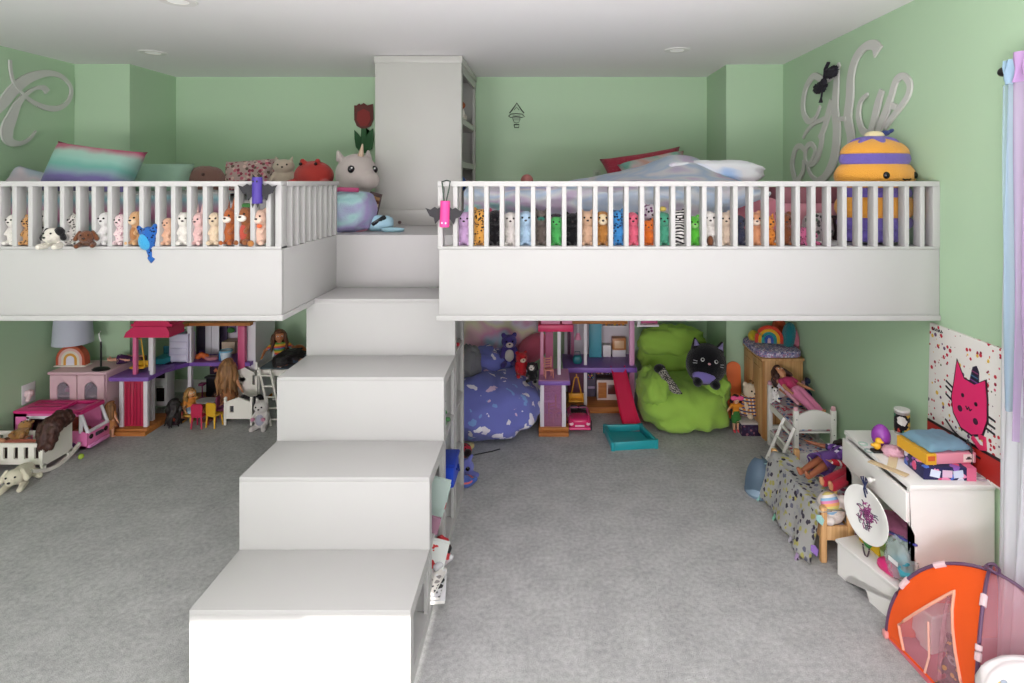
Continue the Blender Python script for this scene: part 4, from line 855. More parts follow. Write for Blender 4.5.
# orange board leaning in the corner
t = thing('skateboard', 'orange skateboard deck standing on end against the wall', 'skateboard', (XX(735.5, 4.56), 4.565, 0), rot=(R(-6), 0, 0)); 
pts = [(.056*math.cos(PI*k/14), .40+.05*math.sin(PI*k/14)) for k in range(15)]+[(-.056*math.cos(PI*k/14), .05-.05*math.sin(PI*k/14)) for k in range(15)]
obj('deck', B().prism(pts, (0, .012, 0), (1, 0, 0), (0, 0, 1), .012), plain('f07a40', .45), t)
for z in (.1, .35):
    tr = obj('truck', B().box((0, .022, z), (.09, .02, .03)), plain('8a8a8e', .3, metal=1), t)
    for s in (-1, 1): obj('wheel', B().cyl((s*.04, .034, z), (s*.055, .034, z), .017), plain('d8d4c8', .5), tr)
doll('doll in an orange top and green skirt standing in front of the orange skateboard', (XX(736, 4.36), 4.36, 0), .28, 'e2b08c', '1d1718', cloth('d98a2c'), cloth('3f7a3a'), hlen=.12, skirt=True, arms=45, shoes=plain('d03a4a', .4), rz=R(5))
t = plush('long eared cream plush bunny in a plaid dress standing beside the wooden toy wardrobe', (XX(749, 4.42), 4.40, .11), .27, fuzz('d9c8b0'), ears='round', rz=R(15))
obj('dress', B().lathe([(.07*1, .155), (.085, .1), (.105, .02), (.095, .02), (.06, .15)], sy=.85), plaid('c88a4a', '3f4a7c', 'd9cdb8', 42), t, smooth=180)
single('pink_hair_bow', B().ell((-.025, 0, 0), (.026, .012, .018)).ell((.025, 0, 0), (.026, .012, .018)).ell((0, -.004, 0), .01), plain('e4528c', .5), 'hot pink bow on the hair of the doll with green skirt', 'hair bow', (XX(737.5, 4.3), 4.305, .272), vox=.004)
dthing('book_box', 'dark purple box of papers on the carpet below the plaid plush bunny', 'box', [('box', (XX(741, 4.30), XX(760, 4.30), 4.28, 4.54, 0, .085), floral('35243f', ['5b4a66', '8a5a6a', '3b3550'], 40)), ('lid', (XX(740.5, 4.30), XX(760.5, 4.30), 4.275, 4.545, .085, .1), plain('b9b3ae', .5))])

# wooden doll wardrobe
wx0, wx1, wy0, wy1, wz = 1.567, 1.862, 4.2, 4.6, .60
PW = wood('b98a58', 'd0a574', (6, 6, .25), 9)
t = thing('toy_wardrobe', 'pine toy wardrobe in the corner, carrying a floral cushion and plush toys', 'toy wardrobe', (wx0, wy0, 0)); o_ = lambda n, b, m, p=None, **k: obj(n, b, m, p or t, world=True, **k)
o_('body', B().rng(wx0+.012, wx1, wy0, wy1, 0.02, wz-.02, bev=.003), PW); o_('top', B().rng(wx0-.006, wx1+.008, wy0-.008, wy1+.008, wz-.02, wz, bev=.004), PW); o_('plinth', B().rng(wx0+.02, wx1-.006, wy0+.006, wy1-.006, 0, .02), PW)
for k in (0, 1):
    a = wy0+.006+k*.195; d = o_('door', B().rng(wx0, wx0+.012, a, a+.19, .03, wz-.03, bev=.003), PW); o_('knob', B().ell((wx0-.008, (a+.17 if k == 0 else a+.02), .36), .01), plain('7c5a34', .4), d); o_('door_panel', B().rng(wx0-.003, wx0+.002, a+.03, a+.16, .08, wz-.08, bev=.002), PW, d)
o_('corner_strip', B().rng(wx0+.0, wx0+.02, wy0-.003, wy0+.006, .02, wz-.02), wood('a87848', 'b98a58', (6, 6, .25), 9))
o_('side_strip', B().rng(wx0+.09, wx0+.094, wy0-.002, wy0+.004, .02, wz-.02), plain('8c6238', .5))
single('seat_cushion', soft((0, 0, .022), (.165, .215, .03), 5, .03, 3, 2), floral('8d86ac', ['c9b9d0', '5a5a8c', 'b07a9a', 'd8d0dc'], 70, .5), 'purple floral flat cushion on top of the pine toy wardrobe', 'cushion', (1.70, 4.385, wz+.008), smooth=180)
# rainbow arch plush and neighbours
def arch_plush(name, label, loc, bands, R0, th, rz, leg=.06):
    q = thing(name, label, 'soft toy', loc, rz)
    for i, h_ in enumerate(bands):
        r_ = R0-i*th*1.55; pts = [(r_, 0, 0)]+[(r_*math.cos(PI*k/16), 0, leg+r_*math.sin(PI*k/16)) for k in range(17)]+[(-r_, 0, 0)]
        obj('band', B().tube(pts, th, 10), fuzz(h_), q, smooth=180)
    return q
arch_plush('rainbow_plush', 'plush rainbow arch standing on the floral cushion of the toy wardrobe', (XX(769, 4.33), 4.33, wz+.075), ['c8402c', 'd8a02c', '2f8a8a', '3a5aa8', 'd8b4c0'], .088, .0145, R(-12), .03)
single('teal_plush_fin', soft((0, 0, .075), (.04, .05, .095), 2.6, .06, 3, 2), fuzz('1f6a74'), 'dark teal plush shell leaning beside the plush rainbow arch', 'soft toy', (XX(788, 4.3), 4.31, wz+.06), rot=(0, R(8), R(10)), smooth=180)
single('pink_plush_ear', soft((0, 0, .08), (.03, .05, .105), 2.6, .04, 3, 5), fuzz('c9788c'), 'dusty pink plush cushion at the right end of the toy wardrobe top', 'soft toy', (XX(797.5, 4.36), 4.38, wz+.025), rot=(0, R(-16), R(10)), smooth=180)
single('orange_plush_flap', soft((0, 0, .07), (.055, .035, .09), 2.6, .05, 3, 6), fuzz('b9502c'), 'burnt orange plush cushion behind the plush rainbow arch', 'soft toy', (XX(779, 4.5), 4.5, wz+.055), smooth=180)
single('yellow_plush_ball', B().ell((0, 0, .04), (.042, .04, .045)), fuzz('c8b02c'), 'round yellow plush at the left of the toy wardrobe top', 'soft toy', (XX(753.5, 4.48), 4.48, wz+.048), smooth=180)
single('white_tag_toy', B().box((0, 0, .02), (.03, .012, .04), bev=.005), cloth('dcdad2'), 'small white fabric tag at the front edge of the toy wardrobe top', 'tag', (XX(791.5, 4.2), 4.205, wz+.001))

# white doll bunk bed
bx0, bx1, by0, by1 = 1.585, 1.855, 3.70, 4.16
t = thing('doll_bunk_bed', 'white doll bunk bed with pink post caps and a leaning ladder', 'doll bed', (bx0, by0, 0))
WB_ = plain('e6e3df', .4)
for xx in (bx0, bx1-.03):
    for yy in (by0, by1-.03):
        zt = .435 if yy == by0 else .45
        p = o_('post', B().rng(xx, xx+.03, yy, yy+.03, 0, zt-.02, bev=.003), WB_); o_('post_cap', B().cyl((xx+.015, yy+.015, zt-.02), (xx+.015, yy+.015, zt-.006), .015).ell((xx+.015, yy+.015, zt-.004), (.015, .015, .011)), plain('d8a4b0', .4), p)
        if yy == by0:
            for k in range(3): o_('peg_hole', B().cyl((xx+.015, yy-.001, .16+k*.1), (xx+.015, yy+.002, .16+k*.1), .0035), plain('4c4a4a', .5), p)
for yy in (by0+.008, by1-.022):
    n = 12; b = B(); b.prism([(bx0+.03, .295), (bx1-.03, .295)]+[(bx1-.03-(bx1-bx0-.06)*k/n, .385+.032*math.sin(PI*k/n)) for k in range(n+1)], (0, yy+.014, 0), (1, 0, 0), (0, 0, 1), .014); o_('end_panel', b, WB_)
    b = B(); b.rng(bx0+.03, bx1-.03, yy, yy+.014, .06, .14); o_('lower_end_panel', b, WB_)
for z in (.09, .28):
    for xx in (bx0+.006, bx1-.018): o_('side_rail', B().rng(xx, xx+.012, by0+.03, by1-.03, z-.02, z+.02), WB_)
    o_('slat_base', B().rng(bx0+.018, bx1-.018, by0+.022, by1-.022, z-.015, z-.005), WB_)
    FL = floral('d9d0d8', ['c8546c', 'd88a9c', '7a9ac8', 'e4b4b8', '5a6aa0', 'e9e2e6'], 42, .5)
    o_('mattress', B().rng(bx0+.02, bx1-.02, by0+.024, by1-.024, z-.004, z+.03, bev=.012), FL)
l0, l1 = V((1.455, 3.86, 0)), V((1.572, 3.82, .325)); off = V((.0, -.155, .0))
ld = o_('ladder', B().tube([l0, l1], .013, 4).tube([l0+off, l1+off], .013, 4), WB_)
for k in range(4): p = l0.lerp(l1, (k+.7)/4.4); o_('rung', B().cyl(p, p+off, .009, seg=8), WB_, ld)
single('floral_quilt', B().sheet(16, 20, lambda u, v: V((bx0+.01+u*(bx1-bx0-.02), by0+.05+v*(by1-by0-.1), .335+.014*noise.noise(V((u*3, v*4, 1)))+.02*v)), .016), floral('dcd0d4', ['c83e58', 'd87a90', '5a8ac0', 'e6a8ae', '3f5aa0', 'efe6ea'], 32, .5), 'floral pink and blue quilt spread on the upper bunk of the doll bed', 'quilt', (0, 0, 0), smooth=180)
doll('brown haired doll in a dark pink top and pink trousers lying on the upper bunk', (XX(820, 3.80), 3.78, .355), .46, 'c98a66', '4e2a22', cloth('c23a6a'), cloth('e084ac'), rot=(R(-66), R(0), R(22)), hlen=.16, arms=18)
doll('dark haired doll lying behind the doll in pink on the upper bunk', (XX(801, 3.94), 3.92, .37), .26, 'b87a58', '3e2420', cloth('dcd4dc'), cloth('d8a0b0'), rot=(R(-60), R(-10), R(30)), hlen=.2, curly=True)
plush('small white and black plush panda on the floral quilt by the two dolls', (XX(777, 3.96), 4.0, .37), .1, fuzz('e2dedc'), earm=fuzz('1c1a1c'), patch=(((.09, -.2, .75), (.06, .04, .06), fuzz('1c1a1c')), ((-.09, -.2, .75), (.06, .04, .06), fuzz('1c1a1c'))))
t = thing('spray_bottle', 'dark blue toy spray bottle against the wall beyond the doll bunk bed', 'bottle', (XX(812, 4.0), 4.08, .33)); 
obj('bottle', B().lathe([(0, 0), (.032, 0), (.036, .01), (.034, .06), (.014, .09), (.013, .11), (0, .11)]), plain('20244e', .25), t); obj('cap', B().cyl((0, 0, .11), (0, 0, .135), .012).box((.0, -.01, .155), (.03, .05, .035), bev=.01), plain('1b1e3e', .3), t); obj('paper_label', B().box((0, -.034, .035), (.022, .004, .022)), plain('c4c6cc', .5), t)
dthing('toy_shelf_box', 'narrow white box behind the doll bunk bed, under the blue spray bottle', 'box', [('carton', (1.862, 1.888, 4.0, 4.17, 0, .33), plain('d9d8d6', .5)), ('lid', (1.858, 1.889, 3.99, 4.175, .318, .329), plain('e4e2e0', .5))])
# ------------------------------------------------------------------ right wall: doll crib, desk, bench, tent, curtain
# wooden doll bed under a taggy blanket
t = thing('doll_crib', 'low blond wood doll bed half covered by the patterned tag blanket', 'doll bed', (1.37, 2.86, 0)); o_ = lambda n, b, m, p=None, **k: obj(n, b, m, p or t, world=True, **k)
BW = wood('c99a66', 'ddb584', (8, 8, .4), 9); kx0, kx1, ky0, ky1 = 1.355, 1.52, 2.855, 3.50
for xx in (kx0, kx1-.03):
    for yy in (ky0, ky1-.03): o_('post', B().rng(xx, xx+.032, yy, yy+.03, 0, .275, bev=.008), BW)
o_('end_board', B().rng(kx0+.03, kx1-.03, ky0+.006, ky0+.022, .11, .18, bev=.003), BW); o_('end_board', B().rng(kx0+.03, kx1-.03, ky1-.022, ky1-.006, .11, .24, bev=.003), BW)
for xx in (kx0+.006, kx1-.02): o_('side_rail', B().rng(xx, xx+.014, ky0+.03, ky1-.03, .11, .16, bev=.003), BW)
o_('base_board', B().rng(kx0+.018, kx1-.018, ky0+.02, ky1-.02, .115, .125), BW); o_('mattress', B().rng(kx0+.02, kx1-.02, ky0+.024, ky1-.024, .126, .165, bev=.015), cloth('b9b2c8'))
TAGB = floral('d8d8d6', ['4a4658', 'd4cf7c', '8f8fa6', '5a5466', 'c9cad0', 'e2dc8c'], 34, .42)
def drape(u, v):
    y = 3.46-.62*u; wv = .012*math.sin(u*17)+.02*noise.noise(V((u*4, v*3, 2)))
    if v < .3: k = v/.3; return V((kx1-.05-(kx1-.05-kx0+.012)*k, y+.01*k, .262-.02*math.sin(k*PI)*(1-abs(2*u-1))+.012*noise.noise(V((u*5, v*6, 0)))))
    k = (v-.3)/.7; return V((kx0-.014-.075*k-wv*k, y+.03*k*math.sin(u*9)-.05*k*u, .262-.235*k-.0*u))
t2 = thing('taggy_blanket', 'grey and yellow patterned blanket with teal ribbon tags draped over the blond doll bed', 'blanket', (1.33, 3.1, .0))
obj('cloth', B().sheet(34, 26, drape, .007), TAGB, t2, world=True, smooth=180)
TG = cloth('8fc0ba')
for (u, v, h_) in ((.1, 1, '8fc0ba'), (.35, 1, '7fb8a0'), (.62, 1, 'b9b4c0'), (.9, 1, 'b49ac0'), (1, .35, '9cc8c4'), (1, .75, '8a6ab0'), (0, .5, 'a8ccd0')):
    p = drape(u, v); d = V((0, 0, -1)) if v == 1 else V((0, -.8 if u == 1 else .8, -.3)); d.normalize()
    a = p+V((0, .012, 0)); c = p+V((0, -.012, 0)); e = p+d*.045+V((-.012, 0, 0))
    obj('ribbon_tag', B().tube([p+V((0, 0, .004)), p+d*.025+V((-.012, 0, 0)), e, p+d*.02+V((.004, 0, 0)), p], .012, 6, flat=.18), cloth(h_), t2, world=True)
# blue grey shell seat beyond it
t = thing('doll_seat_shell', 'blue grey plastic doll seat shell on the carpet behind the draped blanket', 'doll seat', (1.30, 3.5, 0), R(-150)); 
def shell(u, v):
    a = R(-110+220*u); r = .1*math.sqrt(max(.02, 1-(.97*v)**2.4))
    return V((r*math.sin(a)*.9, r*math.cos(a)*1.0-.02, .012+.2*v))
obj('shell', B().sheet(22, 12, shell, .01), plain('6d8499', .5), t, smooth=180); obj('seat', B().lathe([(0, 0), (.09, 0), (.1, .02), (.085, .05), (0, .05)]), plain('7d93a6', .5), t); obj('pad', B().ell((0, -.02, .06), (.075, .07, .03)), cloth('1b1a20'), t)
# dolls heaped between crib and desk
doll('dark haired doll in a purple and white dress below the bunk bed', (1.375, 3.12, .295), .46, '9a5c40', '2a1a18', plaid('6a4490', '7d58a4', 'd8cfe0', 24), cloth('65408c'), rot=(R(-78), R(0), R(-64)), hlen=.18, skirt=True, arms=55)
doll('doll in red pyjamas lying beside the desk with bare feet', (1.41, 2.94, .335), .46, 'b8805c', '3a2420', stripes(['b02436', 'b02436', 'b02436', 'd8c8c8'], 2, 24), cloth('a42438'), rot=(R(-88), R(0), R(-62)), hlen=.2, sleeves=True, arms=30)
single('doll_bedding', soft((0, 0, .11), (.15, .26, .115), 3, .12, 3, 7), floral('c9c2cc', ['a84a6a', '6a6aa0', 'd8a0b0', 'e0dce4'], 30, .45), 'crumpled floral doll bedding under the doll in the purple dress', 'doll bedding', (1.69, 3.14, .01), smooth=180)
t = thing('plush_unicorn', 'white plush unicorn with a rainbow mane on the blond wood doll bed', 'soft toy', (XX(834, 2.90), 2.93, .235), 0, None, (R(-25), 0, R(15)))
b = B(); b.ell((0, 0, 0), (.07, .06, .075)); b.ell((.05, -.04, .03), (.022, .025, .022)); b.ell((-.05, -.03, -.05), (.025, .03, .022)); obj('body', b, fuzz('e6dcd6'), t, vox=.005, smooth=180)
obj('mane', B().ell((-.02, -.03, .02), (.05, .035, .055)), stripes(['d9c87a', 'e6a870', 'd98ab0', '8fb8d8', 'e8e0dc'], 2, 16), t, smooth=180); obj('horn', B().cyl((.03, -.02, .06), (.045, -.03, .11), .012, .002), plain('d8b86a', .4), t)
# ---- white desk
X0, X1, Y0, Y1, ZT = 1.538, 1.884, 2.436, 2.955, .611
t = thing('kids_desk', 'white wooden kids desk with a half open drawer, against the right wall', 'desk', (X0, Y0, 0)); o_ = lambda n, b, m, p=None, **k: obj(n, b, m, p or t, world=True, **k)
DKW = plain('e6e4e1', .35)
o_('desk_top', B().rng(X0-.014, X1, Y0-.008, Y1+.012, ZT-.022, ZT, bev=.004), DKW)
def sidep(y):
    n = 10; pts = [(X1, 0), (X1, ZT-.022), (X0-.011, ZT-.022), (X0-.011, ZT-.165)]+[(X0-.011+.022*math.sin(PI/2*k/n)**1.5, ZT-.165-.06*k/n) for k in range(1, n+1)]+[(X0+.011, .14), (X0-.0, .06), (X0-.002, 0)]
    return B().prism(pts, (0, y+.018, 0), (1, 0, 0), (0, 0, 1), .018)
o_('side_panel', sidep(Y0), DKW); o_('side_panel', sidep(Y1-.018), DKW); o_('back_panel', B().rng(X1-.012, X1, Y0+.018, Y1-.018, .05, ZT-.022), DKW); o_('shelf_board', B().rng(X0+.03, X1-.012, Y0+.018, Y1-.018, .15, .168), DKW)
dr = o_('drawer', B().rng(X0-.028, X0-.012, Y0-.002, Y1+.002, ZT-.16, ZT-.035, bev=.003).rng(X0-.012, X1-.06, Y0+.03, Y0+.04, ZT-.14, ZT-.06).rng(X0-.012, X1-.06, Y1-.04, Y1-.03, ZT-.14, ZT-.06).rng(X0-.012, X1-.06, Y0+.03, Y1-.03, ZT-.148, ZT-.14), DKW)
kb = (X0-.028, 2.665, ZT-.10); o_('knob', B().cyl(kb, (X0-.045, kb[1], kb[2]), .006).ell((X0-.05, kb[1], kb[2]), .012), DKW, dr)
# oval paper plate on a navy ribbon
t = thing('paper_plate_craft', 'white paper plate with purple scribbles hanging by a navy ribbon from the desk drawer', 'paper plate', (X0-.066, 2.66, .355), 0, None, (0, R(-90), R(16))); t.scale = (.88, .88, .88)
obj('plate', B().lathe([(0, .004), (.095, .004), (.105, .010), (.142, .013), (.144, .010), (.106, .006), (.096, 0), (0, 0), (0, .004)], seg=48), plain('e8e7e4', .6), t)
rnd = random.Random(4)
for k in range(60):
    a, r_ = rnd.uniform(0, 2*PI), rnd.uniform(0, .06); x, y = r_*math.cos(a), r_*math.sin(a); l_ = rnd.uniform(.02, .05); q = rnd.choice([0, PI/2])+rnd.uniform(-.4, .4)
    pts = [(x+l_*(i/5-.5)*math.cos(q)+rnd.uniform(-.006, .006), y+l_*(i/5-.5)*math.sin(q)+rnd.uniform(-.006, .006), .0055) for i in range(6)]
    obj('pen_stroke', B().tube(pts, .0028, 5), plain(rnd.choice(['7a2a66', '8c3a74', '5c2450', 'a04a84', '5a5a66']), .7), t)
obj('ribbon', B().tube([(.09, 0, .008), (.13, .004, .016), (.17, 0, .012)], .006, 6, flat=.4), cloth('2c3358'), t)
obj('ribbon_bow', B().tube([(.15, 0, .014), (.19, .02, .02), (.2, .005, .02), (.15, 0, .016), (.2, -.012, .02), (.185, -.022, .02), (.15, 0, .014)], .005, 6, flat=.5).tube([(.15, 0, .014), (.12, -.02, .018)], .005, 6, flat=.5), cloth('2c3358'), t)
bd = B()
for k in range(26):
    a = k/25; s_ = -.143-.075*math.sin(PI*a)**.5 if 0 < a < 1 else -.143; bd.ell((s_, -.022+.044*a, .006), .0045, seg=8, rings=6)
o = obj('bead_string', bd, plain('4a3a48', .3), t); o['kind'] = 'stuff'
# ---- things on the desk
def on(px, py, z=ZT): Y = (H-z)*FPX/(py-VY); return V((XX(px, Y), Y, z))
p = on(881, 446); single('purple_egg', B().lathe([(0, 0)]+[(.042*math.sin(PI*k/16)*(1+.12*math.cos(PI*k/16)), .052-.052*math.cos(PI*k/16)) for k in range(1, 16)]+[(0, .104)]), plain('8d3fa0', .25), 'glossy purple toy egg standing on the far half of the desk', 'toy egg', p, smooth=180)
t = thing('toy_duckling', 'small yellow toy duck on a black base in front of the purple egg', 'toy', on(877, 452))
obj('base', B().box((0, 0, .006), (.05, .035, .012), bev=.003), plain('1a1518', .4), t); obj('body', B().ell((0, 0, .03), (.018, .016, .018)).ell((.004, -.006, .055), .015).ell((.012, -.02, .054), (.01, .008, .005)).ell((-.02, 0, .034), (.01, .01, .008)), plain('dba51e', .4), t, vox=.0025, smooth=180)
p = on(902, 433); t = thing('tin_can', 'round tin with a dark printed wrap standing at the back of the desk', 'tin', p)
obj('tin_body', B().lathe([(.034, 0), (.034, .115), (.0, .115), (0, 0), (.034, 0)]), plain('b8b4b4', .3, metal=.6), t); obj('printed_wrap', B().lathe([(.0345, .012), (.0355, .012), (.0355, .1), (.0345, .1), (.0345, .012)]), floral('1c181c', ['c84a3c', 'd8b04a', '3a7a5a', 'e0dcd8', '1c181c'], 22, .5), t); obj('lid', B().lathe([(0, .115), (.036, .113), (.036, .122), (0, .122)]), plain('d8d6d4', .3), t)
for (px, py, h_, lb) in ((863, 444, 'b8cfc4', 'pale green sticker ring lying flat on the far corner of the desk'), (869, 451, '97aaa6', 'grey green plastic ring lying flat on the desk near the toy duck')): single('plastic_ring', B().lathe([(.014, 0), (.022, 0), (.022, .003), (.014, .003), (.014, 0)]), plain(h_, .4), lb, 'ring', on(px, py))
# stack of boxes
def rbox(name, label, cat, c, d, rz, m, lidm=None, z0=0, band=None):
    q = thing(name, label, cat, (c[0], c[1], z0), rz)
    obj('carton', B().box((0, 0, d[2]/2), d, bev=.003), m, q)
    if lidm: obj('lid', B().box((0, 0, d[2]+.002), (d[0]+.004, d[1]+.004, .006), bev=.002), lidm, q)
    return q
TB = floral('2a2850', ['d8527c', 'd9d4e4', '4a6ac0', 'e08ab0', '8a5ab0', '2a2850'], 26, .5)
bc = (1.72, 2.54)
q = rbox('toy_carton', 'navy and pink toy box with printed pictures, lowest in the stack on the desk', 'box', bc, (.215, .15, .055), R(-3), TB, None, ZT+.0)
obj('end_strip', B().box((.089, -.001, .0275), (.038, .152, .056)), plain('d8688c', .5), q)
for k, (a, h_) in enumerate(((-.05, 'cfd6e8'), (0, 'd6b4cc'), (.045, 'c8cfe4'))): obj('printed_card', B().box((a-.01, -.076, .028), (.04, .002, .03), (0, R(12-10*k), 0)), plain(h_, .5), q)
q = rbox('picture_book_box', 'pink and yellow flat box under the pale blue folded cloth', 'box', (1.735, 2.585), (.225, .185, .045), R(4), plain('d98a9c', .5), None, ZT+.057)
obj('end_wrap', B().box((-.09, -.0, .0225), (.046, .187, .047)), plain('dba52a', .5), q); obj('printed_label', B().box((.078, -.0935, .023), (.046, .002, .032)), plain('e4d0ce', .5), q); obj('logo_mark', B().box((.078, -.095, .02), (.026, .0015, .005), bev=.0005).box((.078, -.095, .026), (.014, .0015, .006)), plain('3a3034', .5), q)
obj('bear_sticker', B().box((-.09, -.0945, .026), (.03, .002, .02)), plain('c85a2a', .5), q)
def fold(u, v):
    x, y = u-.5, v-.5; k = max(0, 1-(2*abs(x))**6)*max(0, 1-(2*abs(y))**6)
    return V((x*.21, y*.185, .004+.03*k+.006*noise.noise(V((x*9, y*9, 3)))))
single('folded_cloth', B().sheet(24, 20, fold, .004), cloth('9cc4d8'), 'pale blue folded cloth bag on top of the box stack on the desk', 'folded cloth', (1.745, 2.595, ZT+.104), rz=R(6), smooth=180)
for k, (a, c) in enumerate((((893, 460), 'd9c6a0'), ((888, 468), 'cdb690'))):
    p = on(*a, ZT+.004+.004*k); single('cream_bread_board', B().box((0, 0, 0), (.035, .16, .004), (0, 0, R(-35+70*k)), bev=.001), plain(c, .6), ['cream wooden craft stick strip lying across the front of the desk', 'second cream craft strip crossing the first one on the desk'][k], 'craft stick', p)
p = on(893, 455, ZT); single('pink_tissue', soft((0, 0, .018), (.045, .04, .022), 2.2, .3, 4, 3), plain('d8a8b8', .7), 'crumpled pink tissue between the purple egg and the boxes on the desk', 'tissue', p, smooth=180)
p = on(955, 470); t = thing('wire_easel', 'black wire easel feet in front of the leaning painting', 'easel', (1.835, 2.50, ZT)); 
for s in (0, 1): obj('wire_hook', B().tube([(0, s*.035, .12), (0, s*.035, .03), (-.012, s*.035, .006), (-.03, s*.035, .006), (-.036, s*.035, .024)], .0035, 6), plain('1a1a1c', .4), t)
obj('scroll', B().tube([(0, 0, .12), (-.004, .018, .15), (0, .035, .12), (-.004, .0, .1), (0, 0, .12)], .0035, 6), plain('1a1a1c', .4), t)
p = on(975, 478); single('hair_elastic', B().tube([(.03*math.cos(a*.4), .018*math.sin(a*.4), .004) for a in range(16)], .004, 6, True), plain('b09aa4', .5), 'translucent mauve hair elastic on the near corner of the desk', 'hair elastic', (1.86, 2.475, ZT+.001))
# ---- leaning canvas painting
cy0, cy1, cz = 2.44, 2.845, ZT
t = thing('canvas_painting', 'splattered canvas painting of a bright pink horned cat leaning on the right wall', 'painting', (1.868, 2.6125, cz+.0), 0, None, (0, R(1.2), 0))
def pt(a, z): return (0, -(a-.2), z)      # a from the far edge towards the viewer
def canvas():
    def f(n):
        co = n.co(); v = n.n('ShaderNodeTexVoronoi', Scale=48.0); n.l(co, v.inputs['Vector']); sp = n.n('ShaderNodeSeparateColor'); n.l(v.outputs['Color'], sp.inputs[0])
        nz = n.n('ShaderNodeTexNoise', Scale=5.0); n.l(co, nz.inputs['Vector'])
        c = n.ramp(sp.outputs[0], [(0, 'b82a3c'), (.35, 'c8647c'), (.55, '5f6a4c'), (.7, '8c2438'), (.85, 'd8b04a'), (.92, '6a4a6a')], True)
        size = n.math('MULTIPLY', n.math('SUBTRACT', sp.outputs[1], .22), .62)
        n.col(n.mix(n.math('LESS_THAN', v.outputs['Distance'], size), 'dedad6', c)); return n.fin(.8, spec=.2)
    return mk('splatter_canvas', f)
HW, HH = .46, .58
obj('canvas', B().rng(-.0, .016, -HW/2, HW/2, 0, HH, bev=.002), canvas(), t)
def flat(name, pts, h_, d=.0015, m=None, base=0):
    # outline in (across, up) of the canvas face; across runs towards the viewer
    return obj(name, B().prism(pts, (-base, 0, 0), (0, -1, 0), (0, 0, 1), d), m or plain(h_, .5), t)
def circ(x, z, r, rx=1, n=16): return [(x+r*rx*math.cos(2*PI*k/n), z+r*math.sin(2*PI*k/n)) for k in range(n)]
flat('red_band', [(-HW/2, .012), (HW/2, .012), (HW/2, .115), (-HW/2, .1)], 'a8261e'); flat('band_edge', [(-HW/2, .1), (HW/2, .115), (HW/2, .128), (-HW/2, .113)], '1a1416')
def P2(px, py):   # measured on the photograph's canvas
    return ((px-967)/74*.40*1.0, .30-(py-405)/150*.60-(px-967)*.0012)
cat = [(a*1.08+.045, (c-.28)*1.08+.29) for a, c in [(-.085, .335), (-.07, .43), (-.03, .37), (.03, .365), (.085, .40), (.095, .33), (.098, .25), (.075, .185), (.02, .16), (-.04, .165), (-.085, .21), (-.098, .27)]]
def grow(p, k): 
    cx = sum(a for a, _ in p)/len(p); cz_ = sum(c for _, c in p)/len(p); return [(cx+(a-cx)*k, cz_+(c-cz_)*k) for a, c in p]
flat('cat_outline', grow(cat, 1.07), '17121a', .003); flat('cat_head', cat, 'e02a6c', .0045)
CX, CZ = .045, .012
_flat = flat
def flat(name, pts, h_, d=.0015, m=None, base=0): return _flat(name, [(a+CX, c+CZ) for a, c in pts], h_, d, m, base)
flat('horn', [(.0, .37), (.055, .365), (.055, .43), (.04, .455), (.02, .445)], '221b33', .004)
for k in range(3): flat('horn_band', [(.006+.004*k, .385+.02*k), (.054, .38+.02*k), (.054, .385+.02*k), (.008+.004*k, .39+.02*k)], ['7a3a8c', '3a6a8c', '8c3a6a'][k], .005)
for x, z in ((-.035, .30), (.045, .29)): flat('cat_eye', circ(x, z, .009), '17121a', .006)
for x, z in ((-.05, .235), (.045, .215)): flat('cheek', circ(x, z, .014), '3a1430', .006)
obj('cat_mouth', B().tube([(-.006, .014-CX, .26+CZ), (-.006, .004-CX, .248+CZ), (-.006, -.004-CX, .262+CZ), (-.006, -.012-CX, .248+CZ), (-.006, -.022-CX, .258+CZ)], .0025, 6), plain('17121a', .5), t)
for s, z in ((-1, .31), (-1, .285), (-1, .25), (1, .27), (1, .24), (1, .215)): flat('whisker', [(s*.095, z), (s*.15, z+.02 if s < 0 else z-.008), (s*.15, z+.012 if s < 0 else z-.016), (s*.095, z-.009)][::(1 if s > 0 else -1)], '17121a', .003)
obj('cat_tail', B().tube([(-.003, -.07, .15), (-.003, -.115, .125), (-.003, -.145, .135), (-.003, -.14, .175), (-.003, -.11, .17)], .013, 8, flat=.3, up=(1, 0, 0)), plain('cf2c5c', .5), t)
for k in range(2): obj('collar_loop', B().tube([(-.004, .1-.12*k, .16-.05*k), (-.004, .05-.12*k, .13-.05*k), (-.004, -.02-.1*k, .11-.03*k)], .005, 6, flat=.4, up=(1, 0, 0)), plain('17121a', .5), t)
sg = B(); rnd = random.Random(9); y = HW/2-.02
for k in range(6): 
    sg.tube([(-.001, y, HH-.03), (-.001, y-.004, HH-.016), (-.001, y-.009, HH-.031), (-.001, y-.012, HH-.022+rnd.uniform(-.008, .006))], .0016, 5); y -= .0125
obj('signature', sg, plain('17121a', .5), t)
